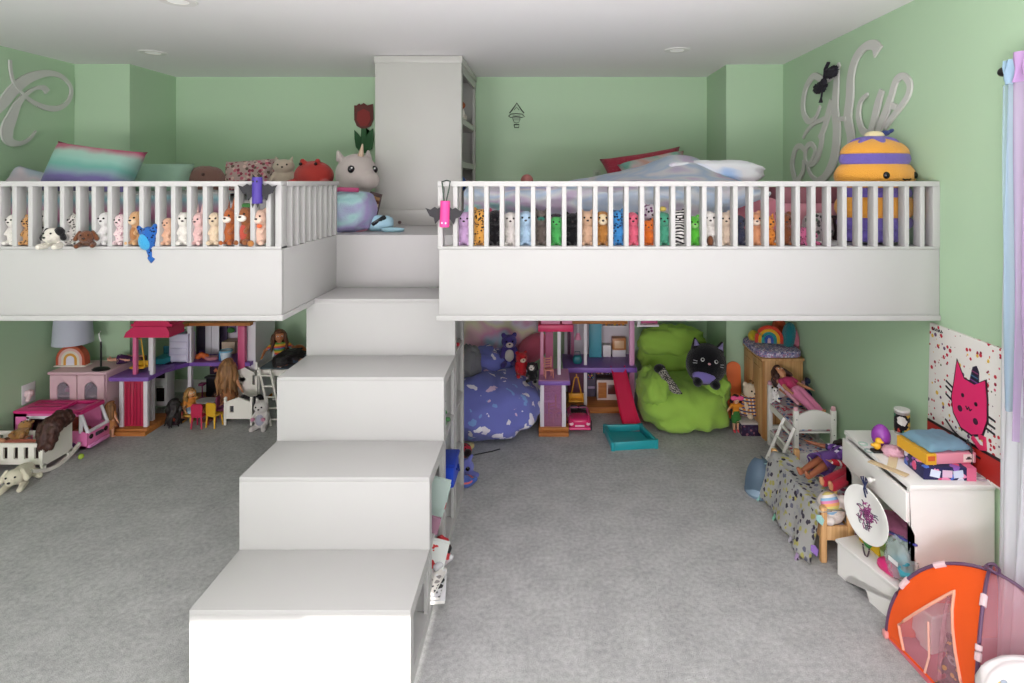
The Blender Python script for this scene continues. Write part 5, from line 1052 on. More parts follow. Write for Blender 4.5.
# ---- white bench in front of the desk, holding baskets and bags
ang = R(15); bt = thing('toy_bench', 'low white toy bench with arched legs standing askew under the desk', 'bench', (1.54, 2.56, 0), ang)
bl, bw, bh = .50, .16, .165
obj('seat_board', B().rng(-bw/2-.006, bw/2, -bl/2-.01, bl/2+.01, bh-.016, bh, bev=.004), DKW, bt)
def arched(l, h, hole=True):
    n = 10; arc = lambda c, r: [(c-r*math.cos(PI*k/n), r*.9*math.sin(PI*k/n)) for k in range(n+1)]
    pts = [(-l/2, 0)]+[(-l/2+.05, 0)]+arc(-l/2+.05+.075, .05)[0:0]
    pts = [(-l/2, h), (-l/2, 0), (-l/2+.05, 0)]+[( -l/2+.05+.07*(1-math.cos(PI*k/n)), .055*math.sin(PI*k/n)) for k in range(1, n)]+[(-.06, 0), (.06, 0)]+[(l/2-.05-.07*(1+math.cos(PI*k/n)), .055*math.sin(PI*k/n)) for k in range(1, n)]+[(l/2-.05, 0), (l/2, 0), (l/2, h)]
    return pts
obj('front_panel', B().prism(arched(bl, bh-.016), (-bw/2+.014, 0, 0), (0, 1, 0), (0, 0, 1), -.014), DKW, bt); obj('rear_panel', B().prism(arched(bl, bh-.016), (bw/2-.014, 0, 0), (0, 1, 0), (0, 0, 1), -.014), DKW, bt)
for s in (-1, 1): obj('end_panel', B().rng(-bw/2+.014, bw/2-.028, s*(bl/2-.007)-.007, s*(bl/2-.007)+.007, .0, bh-.016), DKW, bt)
obj('hand_hole', B().prism([(.035*math.cos(2*PI*k/20), .022*math.sin(2*PI*k/20)) for k in range(20)], (-bw/2-.0005, -.12, .1), (0, 1, 0), (0, 0, 1), -.002), plain('121011', .6), bt)
t = thing('crayon_box', 'yellow and green crayon box leaning behind the paper plate', 'box', (1.535, 2.72, bh), R(10)); obj('carton', B().box((0, 0, .065), (.05, .13, .13), bev=.003), plain('ddb41e', .5), t); obj('printed_stripe', B().box((-.026, .02, .03), (.002, .08, .05), (R(35), 0, 0)), plain('3f8f4c', .5), t); obj('printed_patch', B().box((-.0262, -.03, .085), (.002, .05, .05), (R(35), 0, 0)), plain('c8502c', .5), t)
GRN = plain('7fae2c', .45)
t = thing('green_basket', 'lime green plastic basket on the bench under the desk drawer', 'basket', (1.625, 2.70, .170), R(4)); b = B(); b.lathe([(.075, 0), (.095, .1), (.091, .1), (.071, .006), (0, .006), (0, 0), (.075, 0)], seg=4*8, sy=1.25); obj('basket', b, GRN, t); obj('rim', B().tube([(.096*math.cos(2*PI*k/28), .12*math.sin(2*PI*k/28), .1) for k in range(28)], .006, 6, True), GRN, t)
single('pink_cloth_bundle', soft((0, 0, .03), (.075, .09, .04), 2.6, .15, 3, 4), cloth('c87aa0'), 'pink cloth bundle filling the lime green basket', 'cloth', (1.625, 2.70, .25), smooth=180)
t = thing('plastic_bag', 'clear zip bag of turquoise craft pieces on the near end of the bench', 'plastic bag', (1.535, 2.50, .166), R(10)); 
obj('bag', soft((0, 0, .085), (.045, .07, .09), 2.6, .22, 3, 5), clear('c9d6da', .38, .15), t, smooth=180); obj('zip_strip', B().box((0, 0, .178), (.012, .16, .008), (R(-12), 0, 0), bev=.002), plain('4a4a9c', .35), t); obj('paper_label', B().box((-.062, -.02, .1), (.003, .05, .018)), plain('e6e6e6', .5), t)
rnd = random.Random(2)
for k in range(7): obj('craft_piece', B().box((rnd.uniform(-.03, .02), rnd.uniform(-.05, .05), .02+.012*k), (.05, .05, .012), (rnd.uniform(-.7, .7), rnd.uniform(-.7, .7), rnd.uniform(0, 3)), bev=.004), plain(['3f9fb0', '58b4c0', '2f8496', '8cc8d0'][k % 4], .3), t)
single('pink_purse', soft((0, 0, .022), (.035, .055, .025), 3, .05, 3, 8), plain('d22f74', .35), 'bright pink toy purse lying on the front edge of the bench', 'toy purse', (1.515, 2.55, bh), rz=R(20), smooth=180)
single('mint_lidded_tub', B().lathe([(0, 0), (.04, 0), (.045, .04), (.046, .05), (0, .05)]), plain('a9c48a', .4), 'small pale green lidded tub between paper plate and plastic bag', 'tub', (1.56, 2.62, bh))
t = thing('toy_ride_car', 'dark toy vehicle with a red bumper parked on the carpet under the bench front', 'toy car', (1.53, 2.58, 0), R(105)); t.scale = (.8, .8, .8); obj('body', soft((0, 0, .05), (.11, .04, .03), 4, 0, 1, 0), plain('6a7076', .3), t, smooth=180); obj('bumper', B().box((.1, 0, .03), (.03, .085, .022), bev=.006), plain('a82a2c', .4), t)
for sx in (-1, 1):
    for sy in (-1, 1): obj('wheel', B().cyl((sx*.07, sy*.03, .025), (sx*.07, sy*.046, .025), .025), plain('1c1c1f', .6), t)
# ---- doll tent
A, Bc, D, E = V((1.405, 2.395, 0)), V((1.455, 1.965, 0)), V((1.87, 1.95, 0)), V((1.87, 2.385, 0)); top = V((1.655, 2.165, .425))
t = thing('toy_tent', 'orange pop up doll tent with purple poles and a mesh door', 'toy tent', ((A.x+D.x)/2, 2.17, 0)); o_ = lambda n, b, m, p=None, **k: obj(n, b, m, p or t, world=True, **k)
def pole(c, u):      # quarter arc from corner c up to the crown
    k = math.sin(u*PI/2); w_ = 1-math.cos(u*PI/2)
    return V((c.x+(top.x-c.x)*w_, c.y+(top.y-c.y)*w_, top.z*k))
OR, PM, PP = cloth('e8571a'), clear('e3a2b0', .34, .7), plain('5d3f5c', .4)
def panel(c0, c1, u, v, ins=.0): a, b_ = pole(c0, u*.985), pole(c1, u*.985); m = a.lerp(b_, v); return m+(V((top.x, top.y, m.z))-m)*(.06*math.sin(PI*v))
for c0, c1, nm in ((A, Bc, 'door_panel'), (Bc, D, 'mesh_panel'), (D, E, 'mesh_panel'), (E, A, 'rear_panel')):
    if nm == 'door_panel':
        # orange fabric around a triangular mesh door
        hw = lambda u: 0 if u > .62 or u < .03 else (.38*(.62-u)/.47 if u > .15 else .30+.08*(u-.03)/.12)
        b = B(); us = [0, .0299, .03, .15, .62, 1]
        def U(a): k = a*5; i_ = min(int(k), 4); return us[i_]+(us[i_+1]-us[i_])*(k-i_)
        b.sheet(60, 10, lambda a, v: panel(c0, c1, U(a), v*(.5-hw(U(a))))); b.sheet(60, 10, lambda a, v: panel(c0, c1, U(a), .5+hw(U(a))+v*(.5-hw(U(a)))))
        mesh = B(); mesh.sheet(40, 10, lambda a, v: panel(c0, c1, .0302+.589*a, .5+(v*2-1)*hw(.0302+.589*a)))
        dp = o_('door_panel', b, OR, smooth=180); o_('mesh_door', mesh, PM, dp, smooth=180)
        edge = [(u, .5-hw(u)) for u in (.031, .1, .15, .2, .3, .4, .5, .6, .62)]+[(u, .5+hw(u)) for u in (.6, .5, .4, .3, .2, .15, .1, .031)]
        o_('door_piping', B().tube([panel(c0, c1, u, v)+V((-.003, 0, 0)) for u, v in edge], .0055, 6), cloth('e8a890'), dp)
        o_('door_tie', B().tube([panel(c0, c1, .32, .4)+V((-.006, 0, 0)), panel(c0, c1, .15, .5)+V((-.01, 0, 0)), panel(c0, c1, .04, .47)+V((-.012, 0, 0))], .004, 6), cloth('e8b0a0'), dp)
        o_('door_flap', B().sheet(14, 3, lambda a, v: panel(c0, c1, .06+.5*a, .60-.13*a*a+.06*v)+V((-.008, 0, 0)), .001), PM, dp, smooth=180)
    else:
        o_(nm, B().sheet(18, 18, lambda u, v: panel(c0, c1, u, v)), OR if nm == 'rear_panel' else PM, smooth=180)
for c0 in (A, Bc, D, E): o_('pole', B().tube([pole(c0, k/20)*1.0+V((0, 0, .006)) for k in range(21)], .0062, 8), PP)
for c0 in (A, Bc):
    for u in (.36, .66): o_('pole_sleeve', B().tube([pole(c0, u+.08*k/6)+V((0, 0, .005)) for k in range(7)], .011, 8), cloth('dcc0c4'))
o_('crown_loop', B().tube([top+V((.022*math.cos(a*.45)+.01, .022*math.sin(a*.45), .014+.006*math.sin(a))) for a in range(14)], .005, 6, True), PP)
o_('tent_floor', B().prism([(A.x, A.y), (Bc.x, Bc.y), (D.x, D.y), (E.x, E.y)], (0, 0, .001), (1, 0, 0), (0, 1, 0), .006), cloth('c8707c'))
for c0 in (A, Bc): o_('corner_tab', B().box(c0+V((0, 0, .015)), (.024, .024, .03), bev=.005), cloth('e29a98'))
t = plush('round plush with grey goggles and black spots lying inside the orange doll tent', (1.52, 2.13, .01), .2, spots('2a2a2c', 'c8a02c', 40, .3), rz=R(-60), eyes=True, muz=fuzz('8c8c90'))
t = thing('white_cushion', 'white padded cushion with a round yellow badge leaning on the front of the tent', 'cushion', (1.64, 1.895, 0), 0, None, (R(-6), 0, 0)); obj('cushion', soft((0, 0, .145), (.205, .045, .148), 4.5, .06, 3, 3), plain('dcd4d4', .85), t, smooth=180)
obj('badge', B().ell((-.15, -.03, .245), (.024, .01, .014)), plain('d8b43c', .6), t); obj('badge_patch', B().ell((-.152, -.037, .25), (.012, .006, .01)), plain('9aa4b4', .5), t); obj('badge_strap', B().ell((-.13, -.034, .24), (.016, .006, .007)), plain('3c3a40', .5), t); obj('piping', B().tube([(.205*math.cos(a*.2618)*.93, -.02, .145+.148*math.sin(a*.2618)*.93) for a in range(24)], .005, 6, True), cloth('d8a0a8'), t)
# ---- curtain on its rod by the right window
RZ_, cxw = 2.317, 1.815
t = thing('window_curtain', 'sheer white curtain with pale blue and lilac panels at the right window', 'curtain', (cxw, 2.3, 0)); o_ = lambda n, b, m, p=None, **k: obj(n, b, m, p or t, world=True, **k)
o_('curtain_rod', B().cyl((cxw, 2.295, RZ_-.0), (cxw, .1, RZ_), .011), plain('1e1c1e', .4)); o_('finial', B().ell((cxw, 2.302, RZ_), (.019, .022, .019)), plain('1a181a', .35)); o_('bracket', B().cyl((cxw, 2.28, RZ_), (XR-.001, 2.28, RZ_), .008), plain('1e1c1e', .4))
def cur(y0, y1, z0, z1, n, amp, flare=0.0, ph=0.0, off=0.0):
    def f(u, v):
        y = y0+(y1-y0)*u; k = 1-v
        return V((cxw-.008-off+amp*(.55+.75*k)*math.sin(u*n*2*PI+ph+.5*math.sin(k*3))-.05*flare*k, y+flare*(u-.5)*k*.1+.008*math.sin(k*5+u*9)+.05*flare*k*(1-u), z0+(z1-z0)*v))
    return f
BL, LI, SH = clear('9dbbd2', .92, .8), clear('b893c4', .92, .8), clear('e2e0ea', .55, .8)
BS, LS = clear('a9c2d8', .5, .8), clear('c0a4cc', .5, .8)
o_('blue_header', B().sheet(16, 4, cur(2.262, 2.215, RZ_-.06, RZ_+.035, 1.2, .012, off=.025)), BL, smooth=180); o_('lilac_header', B().sheet(30, 4, cur(2.215, 2.1, RZ_-.06, RZ_+.055, 2.5, .013, ph=1, off=.028)), LI, smooth=180); o_('blue_header', B().sheet(30, 4, cur(2.1, 1.85, RZ_-.06, RZ_+.035, 3, .013, off=.025)), BL, smooth=180)
o_('blue_panel', B().sheet(24, 30, cur(2.262, 2.215, 1.0, RZ_-.06, 1.2, .012, off=.025)), BS, smooth=180); o_('lilac_panel', B().sheet(40, 30, cur(2.215, 2.1, .9, RZ_-.06, 2.5, .013, ph=1, off=.028)), LS, smooth=180); o_('blue_panel', B().sheet(30, 20, cur(2.1, 1.85, .9, RZ_-.06, 3, .013, off=.025)), BS, smooth=180)
o_('sheer_panel', B().sheet(120, 40, cur(2.30, 1.55, .02, RZ_-.04, 9, .017, .9, ph=2, off=-.02)), SH, smooth=180); o_('sheer_panel', B().sheet(60, 40, cur(2.258, 2.0, .02, 1.0, 4, .013, .5, ph=1, off=.026)), SH, smooth=180)
# ------------------------------------------------------------------ in the loft
MZ = 1.80
# mattresses and bedding
t = thing('mattress', 'mattress of the left loft bed with pink and aqua striped bedding', 'mattress', (-2.6, 3.2, LZ)); o_ = lambda n, b, m, p=None, **k: obj(n, b, m, p or t, world=True, **k)
o_('mattress', B().rng(-3.72, -1.75, 3.22, 4.58, LZ, MZ-.03, bev=.04), cloth('d8d4d4'))
def bed_l(u, v):
    x = -3.73+2.0*u
    if v < .5: k = v/.5; return V((x, 3.175+.02*math.sin(x*11)+.02*noise.noise(V((x*3, k*3, 0))), LZ+.012+(MZ-LZ-.02)*k))
    k = (v-.5)/.5; return V((x, 3.18+1.4*k, MZ+.012+.016*noise.noise(V((x*3, k*4, 4)))))
o_('blanket', B().sheet(60, 40, bed_l, .012), banddye(['5f9cb0', '8cc0c4', 'b87896', 'c9a0b4', '94c0c6', 'd4c2bc'], LZ, MZ+.05, .012), smooth=180)
def cushion(name, label, px, py, Y, w, h_, m, rot=(0, 0, 0), seed=0, th=.2, cat='pillow', corner=.13):
    return pillow(w, h_, th, m, name, label, (XX(px, Y), Y, ZZ(py, Y)), rot, seed, cat, corner)
cushion('pillow', 'big aqua, lilac and pink tie dye pillow standing on the left loft bed', 93, 171, 3.9, .62, .36, banddye(['7f74ac', '8fa8b4', '7cb8ae', '9ccabf', 'a8c8bc', 'c4607e', 'b84a6c'], -.1, .19, .02, -.06), (R(-20), R(7), 0), 1, .24, corner=.17)
cushion('pillow', 'small pastel pillow with a pink corner at the far left of the left loft bed', 36, 186, 4.0, .36, .22, tiedye(['c87a90', '9fb4c4', 'd0c0cc', 'b8c8c8'], 3, .4), (R(-25), R(14), 0), 2)
cushion('pillow', 'pale mint pillow on the left loft bed behind the tie dye pillow', 163, 180, 4.35, .42, .26, cloth('9dbfa9'), (R(-20), R(0), 0), 3)
b = soft((0, 0, 0), (.145, .09, .115), 2.3, .06, 3, 3); t = thing('round_plush_cushion', 'round dusty rose plush cushion between mint pillow and floral pillow', 'cushion', (XX(209, 4.5), 4.46, ZZ(181, 4.46))); obj('cushion', b, fuzz('8c6a60'), t, smooth=180); obj('button', B().ell((.03, -.09, .05), .012), plain('5c443c', .5), t)
cushion('pillow', 'ditsy pink floral pillow on the left loft bed', 251, 178, 4.55, .42, .3, floral('b8a09a', ['8c3f50', 'c46a7c', '6a5a50', 'd8b8b0'], 34, .45), (R(-14), R(-4), 0), 6)
plush('cream plush cow face with small horns peeking over the left railing', (XX(284, 4.35), 4.35, MZ+.012), .26, fuzz('c3b4a2'), ears='cat', rz=R(12), slim=1.35)
t = thing('plush_toy', 'bright red plush toy lying beside the cream plush cow on the left loft bed', 'soft toy', (XX(314, 4.25), 4.25, MZ+.012), R(-10)); b = B(); b.ell((0, 0, .11), (.15, .1, .11), seg=24, rings=16)
for sg_ in (-1, 1): b.cap((sg_*.11, -.05, .06), (sg_*.16, -.1, .04), .035, .03); b.cap((sg_*.05, -.04, .2), (sg_*.06, -.05, .215), .022, .02)
obj('body', b, fuzz('b8403a'), t, vox=.007, smooth=180)
for sg_ in (-1, 1): obj('eye', B().ell((sg_*.06, -.075, .195), .012), EYE, t)
t = thing('plush_unicorn', 'large white plush unicorn head leaning against the bookcase tower', 'soft toy', (XX(357, 4.15), 4.15, 1.80), R(42)); b = B(); b.ell((0, 0, .13), (.15, .13, .15), seg=24, rings=16); b.ell((.03, -.1, .09), (.09, .07, .07)); b.cyl((-.11, .02, .23), (-.13, .03, .3), .035, .008); b.cyl((.09, .02, .24), (.1, .03, .31), .035, .008)
obj('body', b, fuzz('b7ada8'), t, vox=.007, smooth=180); obj('horn', B().cyl((.0, -.06, .26), (.005, -.08, .345), .022, .004), plain('b9a08a', .4), t)
for s in (-1, 1): e = obj('eye', B().ell((s*.085+.0, -.098, .165), (.026, .018, .028)), EYE, t); obj('eye_glint', B().ell((s*.085-.005, -.115, .175), .006), plain('e8e8e8', .2), e)
t = thing('fluffy_blanket', 'fluffy lilac and aqua throw heaped at the end of the left loft bed', 'blanket', (XX(353, 3.85), 3.78, LZ)); obj('throw', soft((0, 0, .13), (.165, .18, .135), 2.8, .1, 2.4, 3, .0), tiedye(['7fb0b4', 'a9cfd0', 'a294c4', '93a4c0', '8cc4c6'], 3.0, .5, (.6, 1, 2), .9), t, smooth=180, sub=1, disp=(.03, .04)); obj('pink_strap', B().tube([(-.14, -.12, .25), (-.02, -.13, .275), (.1, -.12, .27)], .014, 8), cloth('a84a70'), t)
t = thing('picture_book', 'brown picture book propped against the fluffy throw', 'book', (XX(371.5, 3.98), 3.94, LZ+.06), R(20), None, (R(-18), R(16), R(25))); obj('cover', B().box((0, 0, .1), (.085, .022, .2)), plain('3a2426', .5), t); obj('cover_picture', B().box((0, -.012, .12), (.06, .003, .1)), floral('8a6a4a', ['c9a06a', '5a3a2c', 'd8c8a8'], 30), t)
t = thing('striped_toy', 'pale blue toy with a black stripe lying on the loft floor by the tower', 'toy', (XX(379, 3.78), 3.80, LZ), R(20)); obj('case', soft((0, 0, .05), (.085, .06, .052), 2.6, .12, 4, 2), plain('9cc3d2', .5), t, smooth=180); obj('lens', B().box((-.01, -.05, .07), (.1, .02, .03), (R(20), R(-32), 0), bev=.008), plain('15161c', .15), t); obj('strap', B().tube([(-.08, -.03, .02), (-.12, -.02, .01), (-.16, -.03, .008)], .012, 6), plain('c08a98', .6), t)
single('blue_sock', soft((0, 0, .014), (.07, .03, .015), 3, .15, 4, 1), cloth('9fc8d4'), 'pale blue sock lying at the top of the steps', 'sock', (XX(392, 3.7), 3.72, LZ), smooth=180)
# right bed
t = thing('mattress', 'mattress of the right loft bed with a dusty pink fitted sheet', 'mattress', (.6, 3.2, LZ)); o_ = lambda n, b, m, p=None, **k: obj(n, b, m, p or t, world=True, **k)
o_('mattress', B().rng(-.36, 1.30, 3.20, 5.05, LZ, MZ-.02, bev=.04), cloth('c9808f')); o_('fitted_sheet', B().rng(-.37, 1.31, 3.19, 5.06, LZ+.04, MZ-.01, bev=.05), cloth('c9808f'))
def quilt(u, v):
    x = -.44+1.64*u; n1 = noise.noise(V((x*2.6, v*3, 3))); n2 = noise.noise(V((x*7, v*8, 7)))
    edge = .5-.3*max(0, (u-.5)/.5)
    if v < edge: k = v/edge; zb = LZ+.09+.05*math.sin(u*7)+.12*max(0, u-.6)/.4; return V((x, 3.125+.035*n1+.018*n2-.03*math.sin(k*PI), zb+(MZ+.03-zb)*k+.0))
    k = (v-edge)/(1-edge); hill = .03+.05*max(0, n1)+.15*math.exp(-((x-.92)/.24)**2-((k-.42)/.2)**2)+.10*math.exp(-((x-.62)/.28)**2-((k-.5)/.24)**2)
    return V((x, 3.13+1.5*k, MZ+.03+hill*math.sin(min(1, k*5)*PI/2)+.012*n2-.03*(1-u)*0))
t2 = thing('quilt', 'rumpled pastel tie dye quilt in blue, lilac and white on the right loft bed', 'quilt', (.3, 3.2, MZ)); obj('cloth', B().sheet(70, 60, quilt, .02), tiedye(['9fbce4', 'd8d0e2', 'e8e9ec', 'c4d6e8', 'e2e6e8', 'd6c6dc', 'b0d6d2', '93aee4'], 2.8, .5, (.8, .8, 1.6), .15), t2, world=True, smooth=180)
obj('rolled_edge', soft((0, 0, 0), (.33, .14, .085), 3, .1, 3, 4), tiedye(['7f9fd8', 'd4cade', 'dfe2e6', 'dcdce2', 'a8c0e4', '86abdc'], 2.4, .4), t2, smooth=180).location = (.74, .5, .13)
cushion('pillow', 'raspberry red dotted pillow against the back wall of the right loft bed', 643, 170, 4.95, .70, .31, spots('a83a4c', 'c8707c', 90, .2), (R(-14), R(-9), 0), 7)
cushion('pillow', 'pastel tie dye pillow in front of the raspberry pillow', 655, 172, 4.7, .56, .28, tiedye(['9fb8c0', '7fb4a4', 'c8b4b4', 'c98a6a', '8fa4b8'], 3, .5), (R(-30), R(-12), 0), 9)
t = thing('wall_outlet', 'pale wall outlet just above the right loft railing, left of the red pillow', 'outlet', (XX(597, 5.18), YB, ZZ(176, 5.18))); obj('plate', B().rng(-.035, .035, -.006, 0, -.055, .055, bev=.003), plain('a8bca4', .4), t); obj('socket', B().rng(-.016, .016, -.009, -.005, -.035, -.008, bev=.002).rng(-.016, .016, -.009, -.005, .008, .035, bev=.002), plain('8fa48c', .4), t)
single('pink_ball', B().ell((0, 0, .0), .05), plain('b8706c', .5), 'small dull pink ball showing above the right loft railing near the tower', 'ball', (XX(527, 4.6), 4.6, ZZ(180.5, 4.6)))
dthing('keepsake_trunk', 'dusty pink lidded trunk at the right wall end of the right loft bed', 'trunk', [('trunk', (1.36, 1.80, 3.30, 3.62, LZ, LZ+.2), cloth('c48a94')), ('lid', (1.355, 1.805, 3.295, 3.625, LZ+.2, LZ+.29), plain('84505a', .6)), ('clasp', (1.57, 1.60, 3.288, 3.297, LZ+.18, LZ+.23), plain('b0a090', .3, metal=.7))])
dthing('black_speaker_box', 'black toy box standing behind the round dessert plush', 'box', [('body', (1.60, 1.86, 3.10, 3.24, LZ, LZ+.12), plain('18171a', .5)), ('lid', (1.595, 1.865, 3.095, 3.245, LZ+.12, LZ+.135), plain('232226', .5))])
single('floral_wash_bag', soft((0, 0, .07), (.08, .05, .08), 3, .06, 3, 3), floral('a8a0a0', ['4a4a4a', 'c8c0b8', '6a7a6a'], 40), 'grey speckled wash bag in front of the pink trunk', 'bag', (1.50, 3.2, LZ), smooth=180)
# round dessert plush
t = thing('dessert_plush', 'giant orange and purple layered dessert plush with a sleepy face beside the right wall', 'soft toy', (1.685, 2.975, LZ+.02), R(0)); sx, sy = 1.0, .58
OF, PF = fuzz('d99a3e'), fuzz('6a5ca8')
def layer(n, z0, z1, r, m, bul=.03):
    k = 10; pr = [(0, z0)]+[(r-bul+bul*math.sin(PI*(i+.5)/(k+1))**.6, z0+(z1-z0)*i/k) for i in range(k+1)]+[(0, z1)]
    obj(n, B().lathe(pr, seg=48, sx=sx, sy=sy), m, t, smooth=180)
layer('cake_layer', .0, .07, .165, PF, .03); layer('cake_layer', .06, .13, .19, PF, .04); layer('cake_layer', .12, .23, .2, OF, .04); layer('cake_layer', .215, .275, .185, PF, .03); layer('cake_layer', .265, .40, .203, OF, .07); layer('cake_layer', .385, .455, .178, PF, .03)
k = 12; obj('cake_top', B().lathe([(0, .44)]+[(.172*math.cos(PI/2*i/k), .445+.085*math.sin(PI/2*i/k)) for i in range(k)]+[(0, .53)], seg=48, sx=sx, sy=sy), OF, t, smooth=180)
def icing(th): return .105+.028*math.sin(th*7)
ic = B(); n = 84
ring = [[], []]
b = B(); vs_ = []
for j in range(7):
    row = []
    for i in range(n):
        th = 2*PI*i/n; r_ = icing(th)*(.0+j/6)+.0001; zz = .449+.085*math.sqrt(max(0, 1-(r_/.172)**2)); row.append(b.bm.verts.new((r_*math.cos(th)*sx, r_*math.sin(th)*sy, zz+(.006 if j < 6 else -.004))))
    vs_.append(row)
for j in range(6):
    for i in range(n): b.bm.faces.new((vs_[j][i], vs_[j][(i+1) % n], vs_[j+1][(i+1) % n], vs_[j+1][i]))
obj('icing', b, PF, t, smooth=180); ic.bm.free()
obj('cream_dollop', B().ell((0, 0, .542), (.05, .035, .022)), fuzz('dccfa4'), t, smooth=180); obj('berry', B().ell((.05, -.01, .552), (.022, .018, .015)).ell((.075, -.015, .562), (.018, .008, .01), (0, R(-25), 0)), fuzz('2c3a6c'), t, smooth=180)
for th in (-92, -33):
    a = R(th); obj('eye', B().ell((.196*math.cos(a), .196*math.sin(a)*sy-.002, .335), (.017, .012, .018)), EYE, t, smooth=180)
a = R(-60); obj('mouth', B().tube([((.204*math.cos(R(q)))*1.0, .204*math.sin(R(q))*sy-.003, z) for q, z in ((-68, .318), (-64, .311), (-60, .316), (-56, .311), (-52, .318))], .003, 6), EYE, t)
# ---- bats made of paper rolls hanging on the rails
def bat(label, loc, h_, loop, tilt=0):
    q = thing('paper_bat', label, 'paper craft', loc, 0, 'paper roll bats on the railings', (0, R(tilt), 0)); BK = plain('232226', .7)
    obj('roll', B().lathe([(.023, 0), (.023, .125), (.020, .125), (.020, 0), (.023, 0)]), plain(h_, .6), q)
    for s in (-1, 1):
        obj('wing', B().prism([(s*.02, .04), (s*.03, .03), (s*.045, .012), (s*.052, .042), (s*.072, .05), (s*.094, .088), (s*.07, .08), (s*.05, .094), (s*.035, .086), (s*.02, .096)][::s], (0, .003, 0), (1, 0, 0), (0, 0, 1), .003), BK, q)
        obj('eye', B().ell((s*.009, -.022, .105 if not loop else .02), (.004, .003, .005)), plain('e9e4e8' if loop else '120f18', .5), q)
        if not loop: obj('foot', B().prism([(s*.004, 0), (s*.018, 0), (s*.012, -.02)][::s], (0, -.018, 0), (1, 0, 0), (0, 0, 1), .003), BK, q); obj('ear', B().prism([(s*.006, .124), (s*.022, .122), (s*.022, .14)][::s], (0, .0, 0), (1, 0, 0), (0, 0, 1), .003), BK, q)
    if loop: obj('ribbon_loop', B().tube([(-.005, 0, .122), (-.012, -.004, .17), (-.02, .005, .215), (-.005, .04, .222), (.018, .01, .218), (.016, -.004, .18), (.004, 0, .122)], .0035, 6), plain('3a4a40', .6), q)
    return q
bat('purple paper roll bat hanging on the left railing near its corner', (XX(257.5, LYF-.03), LYF-.032, ZZ(203.5, LYF-.03)), '43308c', False)
bat('pink paper roll bat hanging by a ribbon from the left post of the right railing', (XX(444.5, LYF-.03), LYF-.032, ZZ(227, LYF-.03)), 'd83f8c', True, 2)
# ---- soft toys lined up behind the left railing
Yr = LYF+.052
def row(px): return (XX(px, LYF+.01), Yr, LZ+.012)
def rowr(px): return (XX(px, LYF+.03), LYF+.1, LZ+.001)
GL, GR_ = 'soft toys lined up behind the left railing', 'soft toys lined up behind the right railing'
F = fuzz
plush('white plush lamb at the left end behind the left railing', row(7.5), .17, F('d9d5ce'), ears='flop', group=GL, tight=True, slim=.78); plush('brown spotted plush leopard second from the left end of the left railing', row(23), .16, spots('b88a58', '4a3424', 90, .33), ears='round', group=GL, tight=True, slim=.78)
plush('white plush dalmatian with black ears behind the left railing', (XX(38, Yr), Yr+.05, LZ+.012), .19, spots('d9d6d0', '1a1a1c', 45, .24), ears='flop', earm=F('1a1a1c'), group=GL, tight=True, slim=.78)
lying('shaggy white plush dog with a black ear patch leaning out through the left railing', (XX(53.5, LYF), LYF+.055, LZ+.0), .105, F('d9d4c8'), patch=(((.3, -.55, .8), (.22, .2, .22), F('1c1b1d')),), earm=F('1c1b1d'), group=GL, name='plush_dog')
plush('grey speckled plush cat behind the left railing, beside the shaggy dog', row(69.5), .17, spots('b8b4ae', '55524e', 80, .36), ears='cat', group=GL, tight=True, slim=.78)
lying('brown plush horse lying flat behind the left railing', (XX(84, LYF-.01), LYF+.02, LZ+.008), .085, F('6a4028'), rz=R(25), group=GL, name='plush_horse')
plush('fluffy white plush bunny with grey ears behind the left railing', row(100.5), .18, F('d3d1cf'), ears='round', earm=F('c0b8b4'), group=GL, tight=True, slim=.78)
plush('pale pink floral plush mouse with a magenta ear behind the left railing', row(116), .17, spots('d8c4c4', 'b88a98', 100, .3), ears='round', earm=F('c83a74'), group=GL, tight=True, slim=.78)
plush('tan plush teddy bear in a brown vest behind the left railing', row(131), .185, F('c79c70'), ears='round', belly=F('a9764c'), muz=F('dcc0a0'), group=GL, tight=True, slim=.78)
t = thing('plush_shark', 'blue plush fish hanging head down through the left railing', 'soft toy', (XX(148, LYF-.0), LYF+.02, LZ-.035), 0, GL, (R(8), 0, 0)); b = B(); b.ell((0, .0, .085), (.04, .035, .06)); b.cap((.005, -.01, .03), (.012, -.012, -.005), .016, .012); b.cyl((.0, -.012, .0), (.025, -.012, -.022), .012, .02); b.cap((-.03, 0, .12), (-.045, 0, .14), .018, .01); b.cap((.025, 0, .12), (.035, 0, .15), .02, .01); obj('body', b, spots('2a5fa8', '17264c', 60, .3), t, vox=.004, smooth=180); obj('belly', B().ell((-.008, -.02, .075), (.03, .022, .042)), F('3f9fd0'), t, smooth=180); obj('fin', B().box((.03, -.012, .0), (.03, .006, .022), (0, R(30), 0), bev=.002), F('2f8fc4'), t); 
plush('peach plush poodle curled up behind the left railing', row(163.5), .15, F('d8ac90'), ears='flop', group=GL, tight=True, slim=.78); plush('white plush polar bear behind the left railing', row(179), .18, F('dcd8d0'), ears='round', group=GL, tight=True, slim=.78, rz=R(20))
plush('tall pink plush bunny with upright ears behind the left railing', row(194.5), .175, F('d9b4b0'), ears='long', group=GL, tight=True, slim=.78); plush('cream and tan plush puppy with floppy ears behind the left railing', row(210), .18, F('d4c0a4'), ears='flop', earm=F('a8703c'), group=GL, tight=True, slim=.78, rz=R(15))
